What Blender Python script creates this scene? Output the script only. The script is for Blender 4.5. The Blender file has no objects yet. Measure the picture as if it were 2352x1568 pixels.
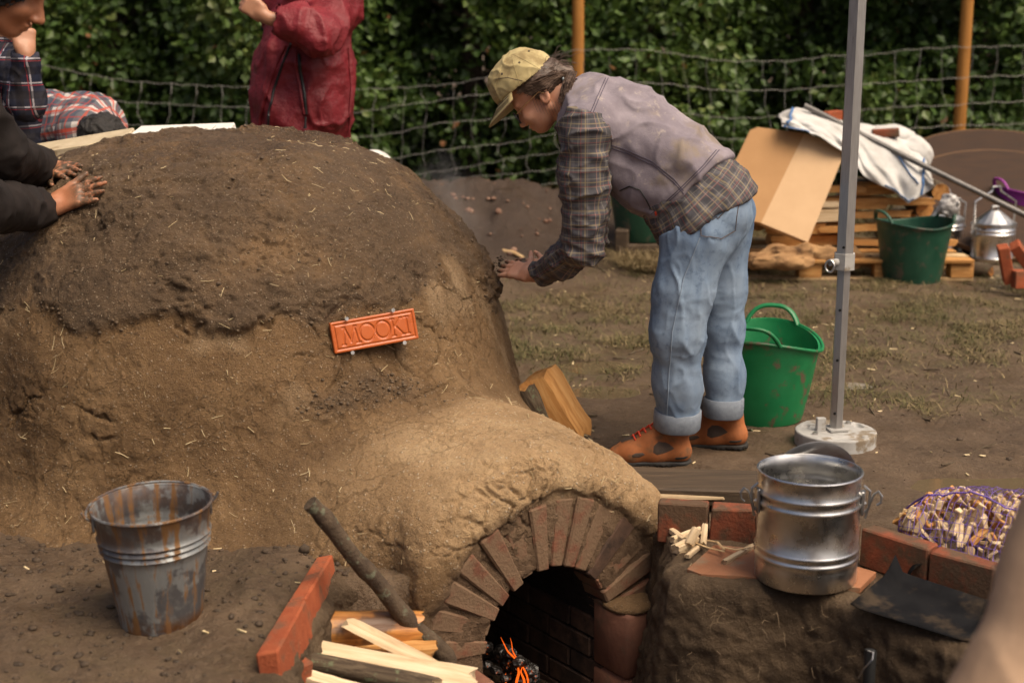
import bpy, bmesh, math, random
import numpy as np
from math import radians, sin, cos, pi, sqrt, atan2
from mathutils import Vector, Matrix
from mathutils.bvhtree import BVHTree
rng = np.random.default_rng(7); random.seed(7)
SC = bpy.context.scene; COL = SC.collection
# ------------------------------------------------------------------ camera, sky, sun, exposure
CAM_H, PITCH, FPX = 1.55, radians(12.5), 3267.0
cam_d = bpy.data.cameras.new('camera'); cam = bpy.data.objects.new('camera', cam_d); COL.objects.link(cam)
cam.location = (0, 0, CAM_H); cam.rotation_euler = (radians(90) - PITCH, 0, 0)
cam_d.lens = 50; cam_d.sensor_width = 36; cam_d.clip_end = 2000; cam_d.clip_start = .05
cam_d.dof.use_dof = True; cam_d.dof.focus_distance = 4.85; cam_d.dof.aperture_fstop = 2.6
SC.camera = cam
SUN_EL, SUN_AZ = radians(58), radians(128)          # azimuth clockwise from +Y (north)
w = bpy.data.worlds.new('World'); SC.world = w; w.use_nodes = True
nt = w.node_tree; sky = nt.nodes.new('ShaderNodeTexSky'); sky.sky_type = 'NISHITA'; sky.sun_disc = False
sky.sun_elevation = SUN_EL; sky.sun_rotation = SUN_AZ; sky.air_density = 0.7; sky.dust_density = 9.0; sky.ozone_density = 0.0
bgn = nt.nodes['Background']; nt.links.new(sky.outputs[0], bgn.inputs[0]); bgn.inputs[1].default_value = .12
sd = bpy.data.lights.new('sun', 'SUN'); sd.energy = 2.7; sd.angle = radians(48); sd.color = (1, .84, .62)
sun = bpy.data.objects.new('sun', sd); COL.objects.link(sun)
sv = Vector((sin(SUN_AZ) * cos(SUN_EL), cos(SUN_AZ) * cos(SUN_EL), sin(SUN_EL)))
sun.rotation_euler = sv.to_track_quat('Z', 'Y').to_euler()
vs = SC.view_settings; vs.view_transform = 'Standard'; vs.look = 'None'; vs.gamma = 1; vs.use_curve_mapping = False
vs.exposure = 0.28
SC.cycles.max_bounces = 6; SC.cycles.diffuse_bounces = 3; SC.cycles.glossy_bounces = 3; SC.cycles.transparent_max_bounces = 8
# ------------------------------------------------------------------ survey: where a sight line meets a depth or a height
SP, CP = sin(PITCH), cos(PITCH)
def ray(u, v):
    a = (u - 1176) / FPX; b = (784 - v) / FPX
    return np.array([a, CP + b * SP, -SP + b * CP])
def P(u, v, Y):
    d = ray(u, v); return np.array([0, 0, CAM_H]) + d * (Y / d[1])
def G(u, v, z=0.0):
    d = ray(u, v); return np.array([0, 0, CAM_H]) + d * ((z - CAM_H) / d[2])
# ------------------------------------------------------------------ noise
_T = np.random.default_rng(3).random((64, 64, 64)).astype(np.float32)
def vn(p, s=1.0, o=0.0):
    q = np.asarray(p, np.float32) * s + o + 1000.0
    i = np.floor(q).astype(np.int32); f = q - i; f = f * f * (3 - 2 * f)
    x0, y0, z0 = (i[:, 0] & 63, i[:, 1] & 63, i[:, 2] & 63); x1, y1, z1 = ((x0 + 1) & 63, (y0 + 1) & 63, (z0 + 1) & 63)
    fx, fy, fz = f[:, 0], f[:, 1], f[:, 2]
    a = _T[x0, y0, z0] * (1 - fx) + _T[x1, y0, z0] * fx; b = _T[x0, y1, z0] * (1 - fx) + _T[x1, y1, z0] * fx
    c = _T[x0, y0, z1] * (1 - fx) + _T[x1, y0, z1] * fx; d = _T[x0, y1, z1] * (1 - fx) + _T[x1, y1, z1] * fx
    return ((a * (1 - fy) + b * fy) * (1 - fz) + (c * (1 - fy) + d * fy) * fz) * 2 - 1
def fbm(p, s, oct=4, g=.5, o=0.0):
    r = 0; a = 1; t = 0
    for k in range(oct):
        r = r + a * vn(p, s, o + 17.3 * k); t += a; a *= g; s *= 2.03
    return r / t
def sstep(a, b, x):
    t = np.clip((x - a) / (b - a), 0, 1); return t * t * (3 - 2 * t)
def cellnoise(p, s, o=0.0):
    q = np.asarray(p, np.float32) * s + o + 500; i = np.floor(q).astype(np.int32); f = q - i
    f1 = np.full(len(q), 9., np.float32); f2 = f1.copy()
    for dx in (-1, 0, 1):
        for dy in (-1, 0, 1):
            for dz in (-1, 0, 1):
                c = [(i[:, 0] + dx) & 63, (i[:, 1] + dy) & 63, (i[:, 2] + dz) & 63]
                jx = _T[c[0], c[1], c[2]]; jy = _T[c[1], c[2], c[0]]; jz = _T[c[2], c[0], c[1]]
                d = np.sqrt((dx + jx - f[:, 0]) ** 2 + (dy + jy - f[:, 1]) ** 2 + (dz + jz - f[:, 2]) ** 2)
                n = d < f1; f2 = np.where(n, f1, np.minimum(f2, d)); f1 = np.where(n, d, f1)
    return f1, f2
# ------------------------------------------------------------------ distance fields and their surfaces
def smin(a, b, k):
    h = np.clip(.5 + .5 * (b - a) / k, 0, 1); return b * (1 - h) + a * h - k * h * (1 - h)
def smax(a, b, k): return -smin(-a, -b, k)
def cap(p, a, b, ra, rb):
    a = np.asarray(a, np.float32); b = np.asarray(b, np.float32); ba = b - a; pa = p - a
    t = np.clip(pa @ ba / max(float(ba @ ba), 1e-9), 0, 1)
    return np.linalg.norm(pa - t[:, None] * ba, axis=1) - (ra + (rb - ra) * t)
def ell(p, c, r, R=None):
    q = p - np.asarray(c, np.float32)
    if R is not None: q = q @ np.asarray(R, np.float32)          # columns of R are the local axes
    r = np.asarray(r, np.float32); k0 = np.linalg.norm(q / r, axis=1); k1 = np.linalg.norm(q / (r * r), axis=1)
    return k0 * (k0 - 1) / np.maximum(k1, 1e-6)
def rbox(p, c, h, r, R=None):
    q = p - np.asarray(c, np.float32)
    if R is not None: q = q @ np.asarray(R, np.float32)
    q = np.abs(q) - (np.asarray(h, np.float32) - r)
    return np.linalg.norm(np.maximum(q, 0), axis=1) + np.minimum(q.max(1), 0) - r
def chain(p, pts, k=.03, d=None):
    for a, b in zip(pts[:-1], pts[1:]):
        c = cap(p, a[0], b[0], a[1], b[1]); d = c if d is None else smin(d, c, k)
    return d
def surf(f, lo, hi, h, B=8):
    lo = np.asarray(lo, float); hi = np.asarray(hi, float)
    nb = np.ceil((hi - lo) / (h * B)).astype(int); n = nb * B
    ax = [lo[i] + (np.arange(nb[i]) + .5) * B * h for i in range(3)]
    g = np.stack(np.meshgrid(*ax, indexing='ij'), -1).reshape(-1, 3).astype(np.float32)
    d = f(g).reshape(nb); act = np.abs(d) < B * h * 1.25
    vol = np.repeat(np.repeat(np.repeat(np.where(d < 0, -1, 1).astype(np.float32), B, 0), B, 1), B, 2)
    ids = np.argwhere(act); off = np.stack(np.meshgrid(*[np.arange(B)] * 3, indexing='ij'), -1).reshape(-1, 3)
    for s in range(0, len(ids), 600):
        ii = (ids[s:s + 600, None, :] * B + off[None]).reshape(-1, 3)
        vol[ii[:, 0], ii[:, 1], ii[:, 2]] = f((lo + ii * h).astype(np.float32))
    s = vol < 0; c = np.zeros(n - 1, np.uint8)
    for a in (0, 1):
        for b in (0, 1):
            for e in (0, 1): c += s[a:n[0] - 1 + a, b:n[1] - 1 + b, e:n[2] - 1 + e]
    cells = np.argwhere((c > 0) & (c < 8)); idx = np.full(n - 1, -1, np.int32); idx[cells[:, 0], cells[:, 1], cells[:, 2]] = np.arange(len(cells))
    cor = [(a, b, e) for a in (0, 1) for b in (0, 1) for e in (0, 1)]
    val = {k: vol[cells[:, 0] + k[0], cells[:, 1] + k[1], cells[:, 2] + k[2]] for k in cor}
    acc = np.zeros((len(cells), 3)); cnt = np.zeros(len(cells))
    for a in cor:
        for x in range(3):
            if a[x] == 0:
                b = list(a); b[x] = 1; va, vb = val[a], val[tuple(b)]; m = (va < 0) != (vb < 0)
                t = np.where(m, va / np.where(m, va - vb, 1), 0); p = np.tile(np.array(a, float), (len(cells), 1)); p[:, x] = t
                acc[m] += p[m]; cnt[m] += 1
    V = lo + (cells + acc / cnt[:, None]) * h; F = []
    for x in range(3):
        sl0 = [slice(None)] * 3; sl1 = [slice(None)] * 3; sl0[x] = slice(0, -1); sl1[x] = slice(1, None)
        A = s[tuple(sl0)]; E = np.argwhere(A != s[tuple(sl1)]); y, z = (x + 1) % 3, (x + 2) % 3
        E = E[(E[:, y] > 0) & (E[:, z] > 0) & (E[:, y] < n[y] - 1) & (E[:, z] < n[z] - 1)]
        ins = A[E[:, 0], E[:, 1], E[:, 2]]; q = []
        for dy, dz in ((-1, -1), (0, -1), (0, 0), (-1, 0)):
            k = E.copy(); k[:, y] += dy; k[:, z] += dz; q.append(idx[k[:, 0], k[:, 1], k[:, 2]])
        q = np.stack(q, 1); q[~ins] = q[~ins][:, ::-1]; F.append(q)
    F = np.concatenate(F); F = F[(F >= 0).all(1)]
    return V, F
def normals(V, F):
    n = np.cross(V[F[:, 2]] - V[F[:, 0]], V[F[:, 3]] - V[F[:, 1]]); N = np.zeros_like(V)
    for i in range(4):
        for a in range(3): N[:, a] += np.bincount(F[:, i], n[:, a], len(V))
    return N / np.maximum(np.linalg.norm(N, axis=1, keepdims=True), 1e-12)
def relax(V, F, it=1, lam=.5):
    for _ in range(it):
        S = np.zeros_like(V); C = np.zeros(len(V))
        for i in range(4):
            for j in (1, 3):
                for a in range(3): S[:, a] += np.bincount(F[:, i], V[F[:, (i + j) % 4], a], len(V))
                C += np.bincount(F[:, i], None, len(V))
        V = V + lam * (S / np.maximum(C, 1)[:, None] - V)
    return V
def split4(V, F):
    n = len(V); E = np.concatenate([np.stack([F[:, i], F[:, (i + 1) % 4]], 1) for i in range(4)]); E.sort(axis=1)
    key = E[:, 0].astype(np.int64) * n + E[:, 1]; u, inv = np.unique(key, return_inverse=True)
    mid = (V[u // n] + V[u % n]) / 2; fc = V[F].mean(1); m = len(F); e = [n + inv[i * m:(i + 1) * m] for i in range(4)]; c = n + len(u) + np.arange(m)
    Q = np.concatenate([np.stack([F[:, i], e[i], c, e[(i + 3) % 4]], 1) for i in range(4)])
    return np.concatenate([V, mid, fc]), Q
# ------------------------------------------------------------------ objects
def mesh_np(name, V, F, mat=None, smooth=True, attrs=None, uv=None):
    me = bpy.data.meshes.new(name); F = np.asarray(F, np.int32); k = F.shape[1]
    me.vertices.add(len(V)); me.vertices.foreach_set('co', np.asarray(V, np.float32).ravel())
    me.loops.add(F.size); me.loops.foreach_set('vertex_index', F.ravel()); me.polygons.add(len(F))
    me.polygons.foreach_set('loop_start', np.arange(0, F.size, k, dtype=np.int32)); me.polygons.foreach_set('loop_total', np.full(len(F), k, np.int32))
    me.polygons.foreach_set('use_smooth', np.full(len(F), bool(smooth)))
    if attrs:
        for a, v in attrs.items():
            t = me.attributes.new(a, 'FLOAT', 'POINT'); t.data.foreach_set('value', np.asarray(v, np.float32))
    if uv is not None:
        L = me.uv_layers.new(name='UVMap'); L.data.foreach_set('uv', np.asarray(uv, np.float32)[F.ravel()].ravel())
    me.update(calc_edges=True); me.validate()
    if mat: me.materials.append(mat)
    return me
def link(name, me, parent=None, world=True):
    o = bpy.data.objects.new(name, me); COL.objects.link(o)
    if parent is not None:
        o.parent = parent
        if world:
            M = Matrix.Identity(4); q = parent
            chainp = []
            while q is not None: chainp.append(q); q = q.parent
            for q in reversed(chainp): M = M @ q.matrix_parent_inverse @ Matrix.LocRotScale(q.location, q.rotation_euler, q.scale)
            o.matrix_parent_inverse = M.inverted()
    return o
def tag(o, label=None, cat=None, group=None, kind=None):
    if label: o['label'] = label
    if cat: o['category'] = cat
    if group: o['group'] = group
    if kind: o['kind'] = kind
    return o
def thing(name, label, cat, loc=(0, 0, 0), group=None, rz=0):
    o = bpy.data.objects.new(name, None); COL.objects.link(o); o.location = tuple(float(x) for x in loc); o.rotation_euler = (0, 0, rz)
    o.empty_display_size = .05
    return tag(o, label, cat, group)
class MB:
    def __init__(s): s.v = []; s.f = []
    def add(s, V, F):
        b = len(s.v); s.v += [tuple(map(float, x)) for x in V]; s.f += [tuple(i + b for i in f) for f in F]; return s
    def box(s, c, sz, R=None, ch=.004, jit=0):
        # chamfered box
        h = [x / 2 for x in sz]; V = []; key = {}
        R = Matrix.Identity(3) if R is None else R; c = Vector(c)
        for sx in (-1, 1):
            for sy in (-1, 1):
                for sz_ in (-1, 1):
                    sg = (sx, sy, sz_); jv = Vector([random.uniform(-jit, jit) for _ in range(3)])
                    for a in range(3):
                        p = [sg[i] * (h[i] - (0 if i == a else min(ch, h[i] * .45))) for i in range(3)]
                        key[(sg, a)] = len(V); V.append(c + R @ (Vector(p) + jv))
        F = []
        for a in range(3):
            b, d = (a + 1) % 3, (a + 2) % 3
            for sa in (-1, 1):
                q = []
                for sb, sd_ in ((-1, -1), (1, -1), (1, 1), (-1, 1)):
                    sg = [0] * 3; sg[a] = sa; sg[b] = sb; sg[d] = sd_; q.append(key[(tuple(sg), a)])
                F.append(q if sa > 0 else q[::-1])
            for sb in (-1, 1):
                for sd_ in (-1, 1):
                    sg0 = [0] * 3; sg1 = [0] * 3; sg0[a] = -1; sg1[a] = 1; sg0[b] = sg1[b] = sb; sg0[d] = sg1[d] = sd_
                    q = [key[(tuple(sg0), b)], key[(tuple(sg1), b)], key[(tuple(sg1), d)], key[(tuple(sg0), d)]]
                    F.append(q if sb * sd_ < 0 else q[::-1])
        for sx in (-1, 1):
            for sy in (-1, 1):
                for sz_ in (-1, 1):
                    q = [key[((sx, sy, sz_), a)] for a in range(3)]
                    F.append(q if sx * sy * sz_ > 0 else q[::-1])
        return s.add(V, F)
    def tube(s, pts, r, n=8, capit=True, flat=1.0):
        pts = [Vector(tuple(map(float, p))) for p in pts]; m = len(pts); rs = r if isinstance(r, (list, tuple, np.ndarray)) else [r] * m
        V = []; up = Vector((0, 0, 1)); prev = None
        for i, p in enumerate(pts):
            t = (pts[min(i + 1, m - 1)] - pts[max(i - 1, 0)])
            if t.length < 1e-9: t = Vector((0, 0, 1))
            t.normalize()
            if prev is None: a = t.cross(up if abs(t.z) < .9 else Vector((1, 0, 0))).normalized()
            else: a = (prev - t * prev.dot(t)); a = a.normalized() if a.length > 1e-6 else t.cross(Vector((1, .3, .2))).normalized()
            prev = a; b = t.cross(a)
            for k in range(n):
                q = 2 * pi * k / n; V.append(p + (a * cos(q) + b * sin(q) * flat) * rs[i])
        F = [(i * n + k, i * n + (k + 1) % n, (i + 1) * n + (k + 1) % n, (i + 1) * n + k) for i in range(m - 1) for k in range(n)]
        if capit: F += [tuple(range(n))[::-1], tuple((m - 1) * n + k for k in range(n))]
        return s.add(V, F)
    def lathe(s, prof, n=48, c=(0, 0, 0), R=None, wob=None, close=False):
        V = []; R = Matrix.Identity(3) if R is None else R; c = Vector(tuple(map(float, c)))
        for j, (r, z) in enumerate(prof):
            for k in range(n):
                q = 2 * pi * k / n; rr = r * (1 + (wob(q, z) if wob else 0)); V.append(c + R @ Vector((rr * cos(q), rr * sin(q), z)))
        m = len(prof)
        F = [(i * n + k, i * n + (k + 1) % n, (i + 1) * n + (k + 1) % n, (i + 1) * n + k) for i in range(m - 1) for k in range(n)]
        return s.add(V, F)
    def grid(s, pts):
        m, n = len(pts), len(pts[0])
        return s.add([p for r in pts for p in r], [(i * n + j, i * n + j + 1, (i + 1) * n + j + 1, (i + 1) * n + j) for i in range(m - 1) for j in range(n - 1)])
    def mesh(s, name, mat=None, smooth=True, angle=None):
        me = bpy.data.meshes.new(name); me.from_pydata(s.v, [], s.f); me.update()
        bm = bmesh.new(); bm.from_mesh(me); bmesh.ops.recalc_face_normals(bm, faces=bm.faces); bm.to_mesh(me); bm.free()
        me.polygons.foreach_set('use_smooth', [bool(smooth)] * len(me.polygons))
        if smooth and angle: me.set_sharp_from_angle(angle=radians(angle))
        if mat: me.materials.append(mat)
        return me
    def build(s, name, mat=None, parent=None, smooth=True, angle=35, world=True):
        return link(name, s.mesh(name, mat, smooth, angle), parent, world)
def rot(ax, ang): return Matrix.Rotation(ang, 3, ax)
def frame(x, zhint=(0, 0, 1)):
    x = Vector(tuple(map(float, x))).normalized(); y = Vector(zhint).cross(x).normalized(); z = x.cross(y)
    return Matrix((x, y, z)).transposed()
def bvh_of(V, F): return BVHTree.FromPolygons([tuple(map(float, v)) for v in V], [tuple(map(int, f)) for f in F])
# ------------------------------------------------------------------ materials
class NB:
    def __init__(s, name):
        s.m = bpy.data.materials.new(name); s.m.use_nodes = True; s.t = s.m.node_tree; s.b = s.t.nodes['Principled BSDF']; s.tc = None
    def nd(s, typ, props=None, **ins):
        n = s.t.nodes.new('ShaderNode' + typ)
        for k, v in (props or {}).items(): setattr(n, k, v)
        for k, v in ins.items(): s.set(n.inputs[int(k[1:]) if k[0] == 'i' and k[1:].isdigit() else k], v)
        return n
    def set(s, sock, v):
        if isinstance(v, bpy.types.NodeSocket): s.t.links.new(v, sock)
        elif isinstance(v, (tuple, list)) and len(v) == 3 and sock.type == 'RGBA': sock.default_value = (*v, 1)
        else: sock.default_value = v
    def co(s, kind='Object'):
        if s.tc is None: s.tc = s.t.nodes.new('ShaderNodeTexCoord')
        return s.tc.outputs[kind]
    def mapv(s, scale=(1, 1, 1), vec=None, rot=(0, 0, 0), loc=(0, 0, 0)):
        return s.nd('Mapping', None, Vector=vec or s.co(), Scale=scale, Rotation=rot, Location=loc).outputs[0]
    def noise(s, scale, detail=5, rough=.6, vec=None, dist=0.0):
        return s.nd('TexNoise', None, Vector=vec or s.co(), Scale=scale, Detail=detail, Roughness=rough, Distortion=dist).outputs[0]
    def voro(s, scale, feature='F1', vec=None, out=0, rnd=1.0):
        return s.nd('TexVoronoi', {'feature': feature}, Vector=vec or s.co(), Scale=scale, Randomness=rnd).outputs[out]
    def wave(s, scale, vec=None, dist=2.0, detail=2, dscale=1.0, prof='SIN', direction='X'):
        return s.nd('TexWave', {'wave_profile': prof, 'bands_direction': direction}, Vector=vec or s.co(), Scale=scale, Distortion=dist, Detail=detail, **{'Detail Scale': dscale}).outputs[1]
    def ramp(s, fac, stops, ip='LINEAR'):
        n = s.nd('ValToRGB', None, Fac=fac); e = n.color_ramp.elements; n.color_ramp.interpolation = ip
        while len(e) < len(stops): e.new(.5)
        for x, (p, c) in zip(e, stops): x.position = p; x.color = (c, c, c, 1) if isinstance(c, (int, float)) else (*c, 1)
        return n.outputs[0]
    def mix(s, fac, a, b, mode='MIX'):
        n = s.nd('Mix', {'data_type': 'RGBA', 'blend_type': mode}); s.set(n.inputs[0], fac); s.set(n.inputs[6], a); s.set(n.inputs[7], b); return n.outputs[2]
    def math(s, op, a, b=0.0, c=0.0):
        n = s.nd('Math', {'operation': op}); s.set(n.inputs[0], a); s.set(n.inputs[1], b); s.set(n.inputs[2], c); return n.outputs[0]
    def rng(s, x, a, b, c=0.0, d=1.0):
        n = s.nd('MapRange', {'interpolation_type': 'SMOOTHSTEP'}); s.set(n.inputs[0], x)
        for i, v in enumerate((a, b, c, d)): s.set(n.inputs[i + 1], v)
        return n.outputs[0]
    def attr(s, name): return s.nd('Attribute', {'attribute_name': name}).outputs['Fac']
    def rand(s): return s.nd('ObjectInfo').outputs['Random']
    def sep(s, vec): return s.nd('SeparateXYZ', None, Vector=vec).outputs
    def bump(s, h, strength=.5, dist=.01, nrm=None):
        n = s.nd('Bump', None, Height=h, Strength=strength, Distance=dist)
        if nrm is not None: s.set(n.inputs['Normal'], nrm)
        return n.outputs[0]
    def out(s, color, rough=.7, metal=0.0, nrm=None, spec=.5, **kw):
        b = s.b; s.set(b.inputs['Base Color'], color); s.set(b.inputs['Roughness'], rough); s.set(b.inputs['Metallic'], metal); s.set(b.inputs['Specular IOR Level'], spec)
        if nrm is not None: s.set(b.inputs['Normal'], nrm)
        for k, v in kw.items(): s.set(b.inputs[k.replace('_', ' ')], v)
        return s.m
def simple(name, c1, c2, scale=12, rough=.7, metal=0.0, bump=.25, bd=.003, spec=.4, stretch=(1, 1, 1), dirt=None, dscale=6, bscale=None, dlo=.52, dhi=.68):
    """two-tone grain with fine relief and, if asked, patches of another colour"""
    n = NB(name); v = n.mapv(stretch, n.co()); f = n.noise(scale, 6, .62, v)
    c = n.mix(n.rng(f, .3, .7), c1, c2)
    c = n.mix(n.math('MULTIPLY', n.rand(), .35), c, tuple(x * .55 for x in c1))
    if dirt: c = n.mix(n.rng(n.noise(dscale, 6, .65), dlo, dhi), c, dirt)
    h = n.noise(bscale or scale * 5, 5, .6, v)
    return n.out(c, n.rng(f, .2, .8, rough - .1, min(1, rough + .1)), metal, n.bump(h, bump, bd), spec)
# ------------------------------------------------------------------ ground
DC = np.array([-1.12, 5.4]); TM = np.array([.118, 4.066]); TN = np.array([.588, -.809]); TT = np.array([.809, .588]); ZS = -.295; RI = .236
def tpt(t, s, z): q = TM + TT * t + TN * s; return np.array([q[0], q[1], z])
PIT_R = [G(1562, 1330)[:2], G(1640, 1344)[:2], G(1750, 1352)[:2], G(1900, 1366)[:2], G(1985, 1404)[:2], G(2110, 1448)[:2], G(2260, 1500)[:2], np.array([1.30, 3.12]), np.array([1.36, 2.55])]
PIT_L = [np.array([-.66, 2.55]), G(650, 1560)[:2], G(688, 1440)[:2], G(748, 1345)[:2]]
PIT = PIT_L + [np.array([-.22, 3.86]), tpt(-.30, -.06, 0)[:2], tpt(-.30, -1.05, 0)[:2], tpt(.30, -1.05, 0)[:2], tpt(.34, -.03, 0)[:2], np.array([.47, 4.33])] + PIT_R
def pit_in(x, y):
    """distance inside the pit outline (positive inside)"""
    pts = np.array(PIT); n = len(pts); d = np.full(x.shape, 9.); ins = np.zeros(x.shape, bool)
    for i in range(n):
        a, b = pts[i], pts[(i + 1) % n]; e = b - a
        t = np.clip(((x - a[0]) * e[0] + (y - a[1]) * e[1]) / (e @ e), 0, 1)
        d = np.minimum(d, np.hypot(x - a[0] - t * e[0], y - a[1] - t * e[1]))
        c = ((a[1] > y) != (b[1] > y)) & (x < e[0] * (y - a[1]) / (e[1] if abs(e[1]) > 1e-9 else 1e-9) + a[0]); ins ^= c
    return np.where(ins, d, -d)
PUD = [(*G(2290, 1112)[:2], .30, .11), (*G(1400, 895)[:2], .15, .10), (*G(1370, 838)[:2], .17, .13), (*G(1900, 880)[:2], .2, .08)]
BR1 = (G(740, 1320)[:2], G(622, 1530)[:2])
def gz(x, y):
    x = np.asarray(x, float); y = np.asarray(y, float); p = np.stack([x, y, 0 * x], -1).reshape(-1, 3)
    near = np.exp(-((y - 4.5) / 4) ** 2).ravel()
    mudz = .5 * sstep(-.3, -1.0, x.ravel()) * sstep(4.6, 4.0, y.ravel())
    z = .014 * fbm(p, 1.6, 3) + (.015 + .012 * mudz) * fbm(p, 7, 4) * near + (.010 + .014 * mudz) * np.abs(fbm(p, 28, 3, .6, o=9)) * near + .006 * mudz * fbm(p, 50, 2, o=19)
    z = z + .05 * fbm(p, .5, 2, o=3) * sstep(6.0, 10., y.ravel())
    z = z.reshape(x.shape)
    for cx, cy, rx, ry in PUD:
        q = np.hypot((x - cx) / rx, (y - cy) / ry) + .35 * fbm(p, 6, 3, o=5).reshape(x.shape)
        m = sstep(1.45, .75, q); z = z * (1 - .85 * sstep(2.2, 1.2, q)) - .020 * m
    for cx, cy, r, h in ((-.05, 9.9, .95, .36), (.40, 9.9, .40, .10), (-1.3, 10.0, 1.1, .30), (-2.6, 10.4, 1.2, .25)):
        q = np.hypot((x - cx) / r, (y - cy) / (r * .7)); z = z + h * np.exp(-q ** 2) * (1 + .35 * fbm(p, 4, 4, o=2).reshape(x.shape))
    a, b = BR1; e = b - a; t = np.clip(((x - a[0]) * e[0] + (y - a[1]) * e[1]) / (e @ e), -.2, 1.4)
    dd = (x - a[0] - t * e[0]) * -.9 + (y - a[1] - t * e[1]) * .1
    z = z + .030 * np.exp(-((dd - .13) / .10) ** 2) * sstep(4.3, 4.0, y) * (1 + .8 * fbm(p, 14, 3, o=8).reshape(x.shape))
    ins = pit_in(x, y); dep = np.where((x < -.14) & (y < 3.95), .30, .62)
    return z - dep * sstep(0.0, .022, ins)
def lines(*segs):
    r = []
    for a, b, st in segs: r += list(np.arange(a, b, st))
    return np.array(r + [segs[-1][1]])
gx = lines((-500, -60, 80), (-60, -9, 5), (-9, -2.4, .08), (-2.4, 2.4, .016), (2.4, 9, .08), (9, 60, 5), (60, 500, 80))
gy = lines((-60, -4, 8), (-4, 2.4, .2), (2.4, 2.95, .1), (2.95, 5.0, .013), (5.0, 6.4, .022), (6.4, 11, .045), (11, 15, .1), (15, 60, 3), (60, 600, 90))
X, Y = np.meshgrid(gx, gy, indexing='ij'); Z = gz(X, Y)
nx, ny = X.shape; I = np.arange(nx * ny).reshape(nx, ny)
GF = np.stack([I[:-1, :-1], I[1:, :-1], I[1:, 1:], I[:-1, 1:]], -1).reshape(-1, 4)
GV = np.stack([X, Y, Z], -1).reshape(-1, 3)
def grassy(x, y):
    p = np.stack([x, y, 0 * x], -1); n = fbm(p, 1.1, 4, o=4)
    g = sstep(6.0, 6.9, y) * sstep(9.9, 8.6, y) * .75 + sstep(.9, 1.7, x) * sstep(5.2, 6.0, y) * .55
    g = g + .9 * np.exp(-(((x - 1.95) / .5) ** 2 + ((y - 5.75) / .32) ** 2)) + .55 * np.exp(-(((x - .25) / .5) ** 2 + ((y - 6.9) / .8) ** 2)) + .9 * sstep(10.1, 10.8, y)
    g = g - .9 * np.exp(-((x + .2) / .9) ** 2 - ((y - 9.4) / .8) ** 2)
    return np.clip(g + .9 * n - .12, 0, 1)
gr = grassy(GV[:, 0], GV[:, 1])
n = NB('wet mud'); f = n.noise(3.2, 8, .68); f2 = n.noise(38, 5, .7); sp = n.voro(150)
c = n.ramp(f, [(.28, (.048, .029, .016)), (.5, (.098, .062, .035)), (.72, (.165, .110, .066))])
c = n.mix(n.rng(f2, .4, .75), c, (.13, .088, .054))
c = n.mix(n.math('MULTIPLY', n.attr('grass'), n.rng(n.noise(9, 5, .7), .40, .70)), c, (.100, .078, .034))
c = n.mix(n.math('MULTIPLY', n.rng(sp, .16, .05), n.rng(n.noise(30, 2), .52, .6)), c, (.27, .21, .14))
wet = n.rng(n.noise(1.7, 5, .6), .42, .62)
ro = n.math('SUBTRACT', .86, n.math('MULTIPLY', wet, .55))
c = n.mix(n.math('MULTIPLY', n.attr('peat'), .9), c, n.mix(n.noise(12, 5, .7), (.022, .014, .009), (.060, .036, .023)))
c = n.mix(n.math('MULTIPLY', n.rng(n.noise(120, 4, .75), .52, .66), .55), c, (.032, .020, .012))
h = n.math('ADD', n.noise(60, 6, .7), n.math('MULTIPLY', n.noise(220, 3, .6), .35))
MUD = n.out(c, ro, 0, n.bump(h, .9, .016), .35)
gme = mesh_np('ground', GV, GF, MUD, True, {'grass': gr, 'peat': np.clip(sum(np.exp(-(((GV[:, 0] - a) / (r * 1.1)) ** 2 + ((GV[:, 1] - b) / (r * .85)) ** 2)) for a, b, r in ((-.05, 9.8, .95), (.5, 9.6, .55), (-1.3, 9.9, 1.1), (-2.6, 10.3, 1.2))) * 1.5, 0, 1)}); ground = link('ground', gme); tag(ground, 'wet brown trampled mud with thin grass', None, None, 'structure')
n = NB('puddle water')
WATER = n.out(n.mix(n.noise(5, 3), (.10, .072, .042), (.13, .095, .058)), .06, 0, n.bump(n.noise(14, 2), .05, .004), .5)
for k, (cx, cy, rx, ry) in enumerate(PUD):
    m = MB(); m.add([(cx, cy, -.0115)] + [(cx + 1.35 * rx * cos(q), cy + 1.35 * ry * sin(q), -.0115) for q in np.linspace(0, 2 * pi, 25)[:-1]], [(0, i + 1, (i + 1) % 24 + 1) for i in range(24)])
    tag(m.build('puddle', WATER), None, None, None, 'structure')
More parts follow.
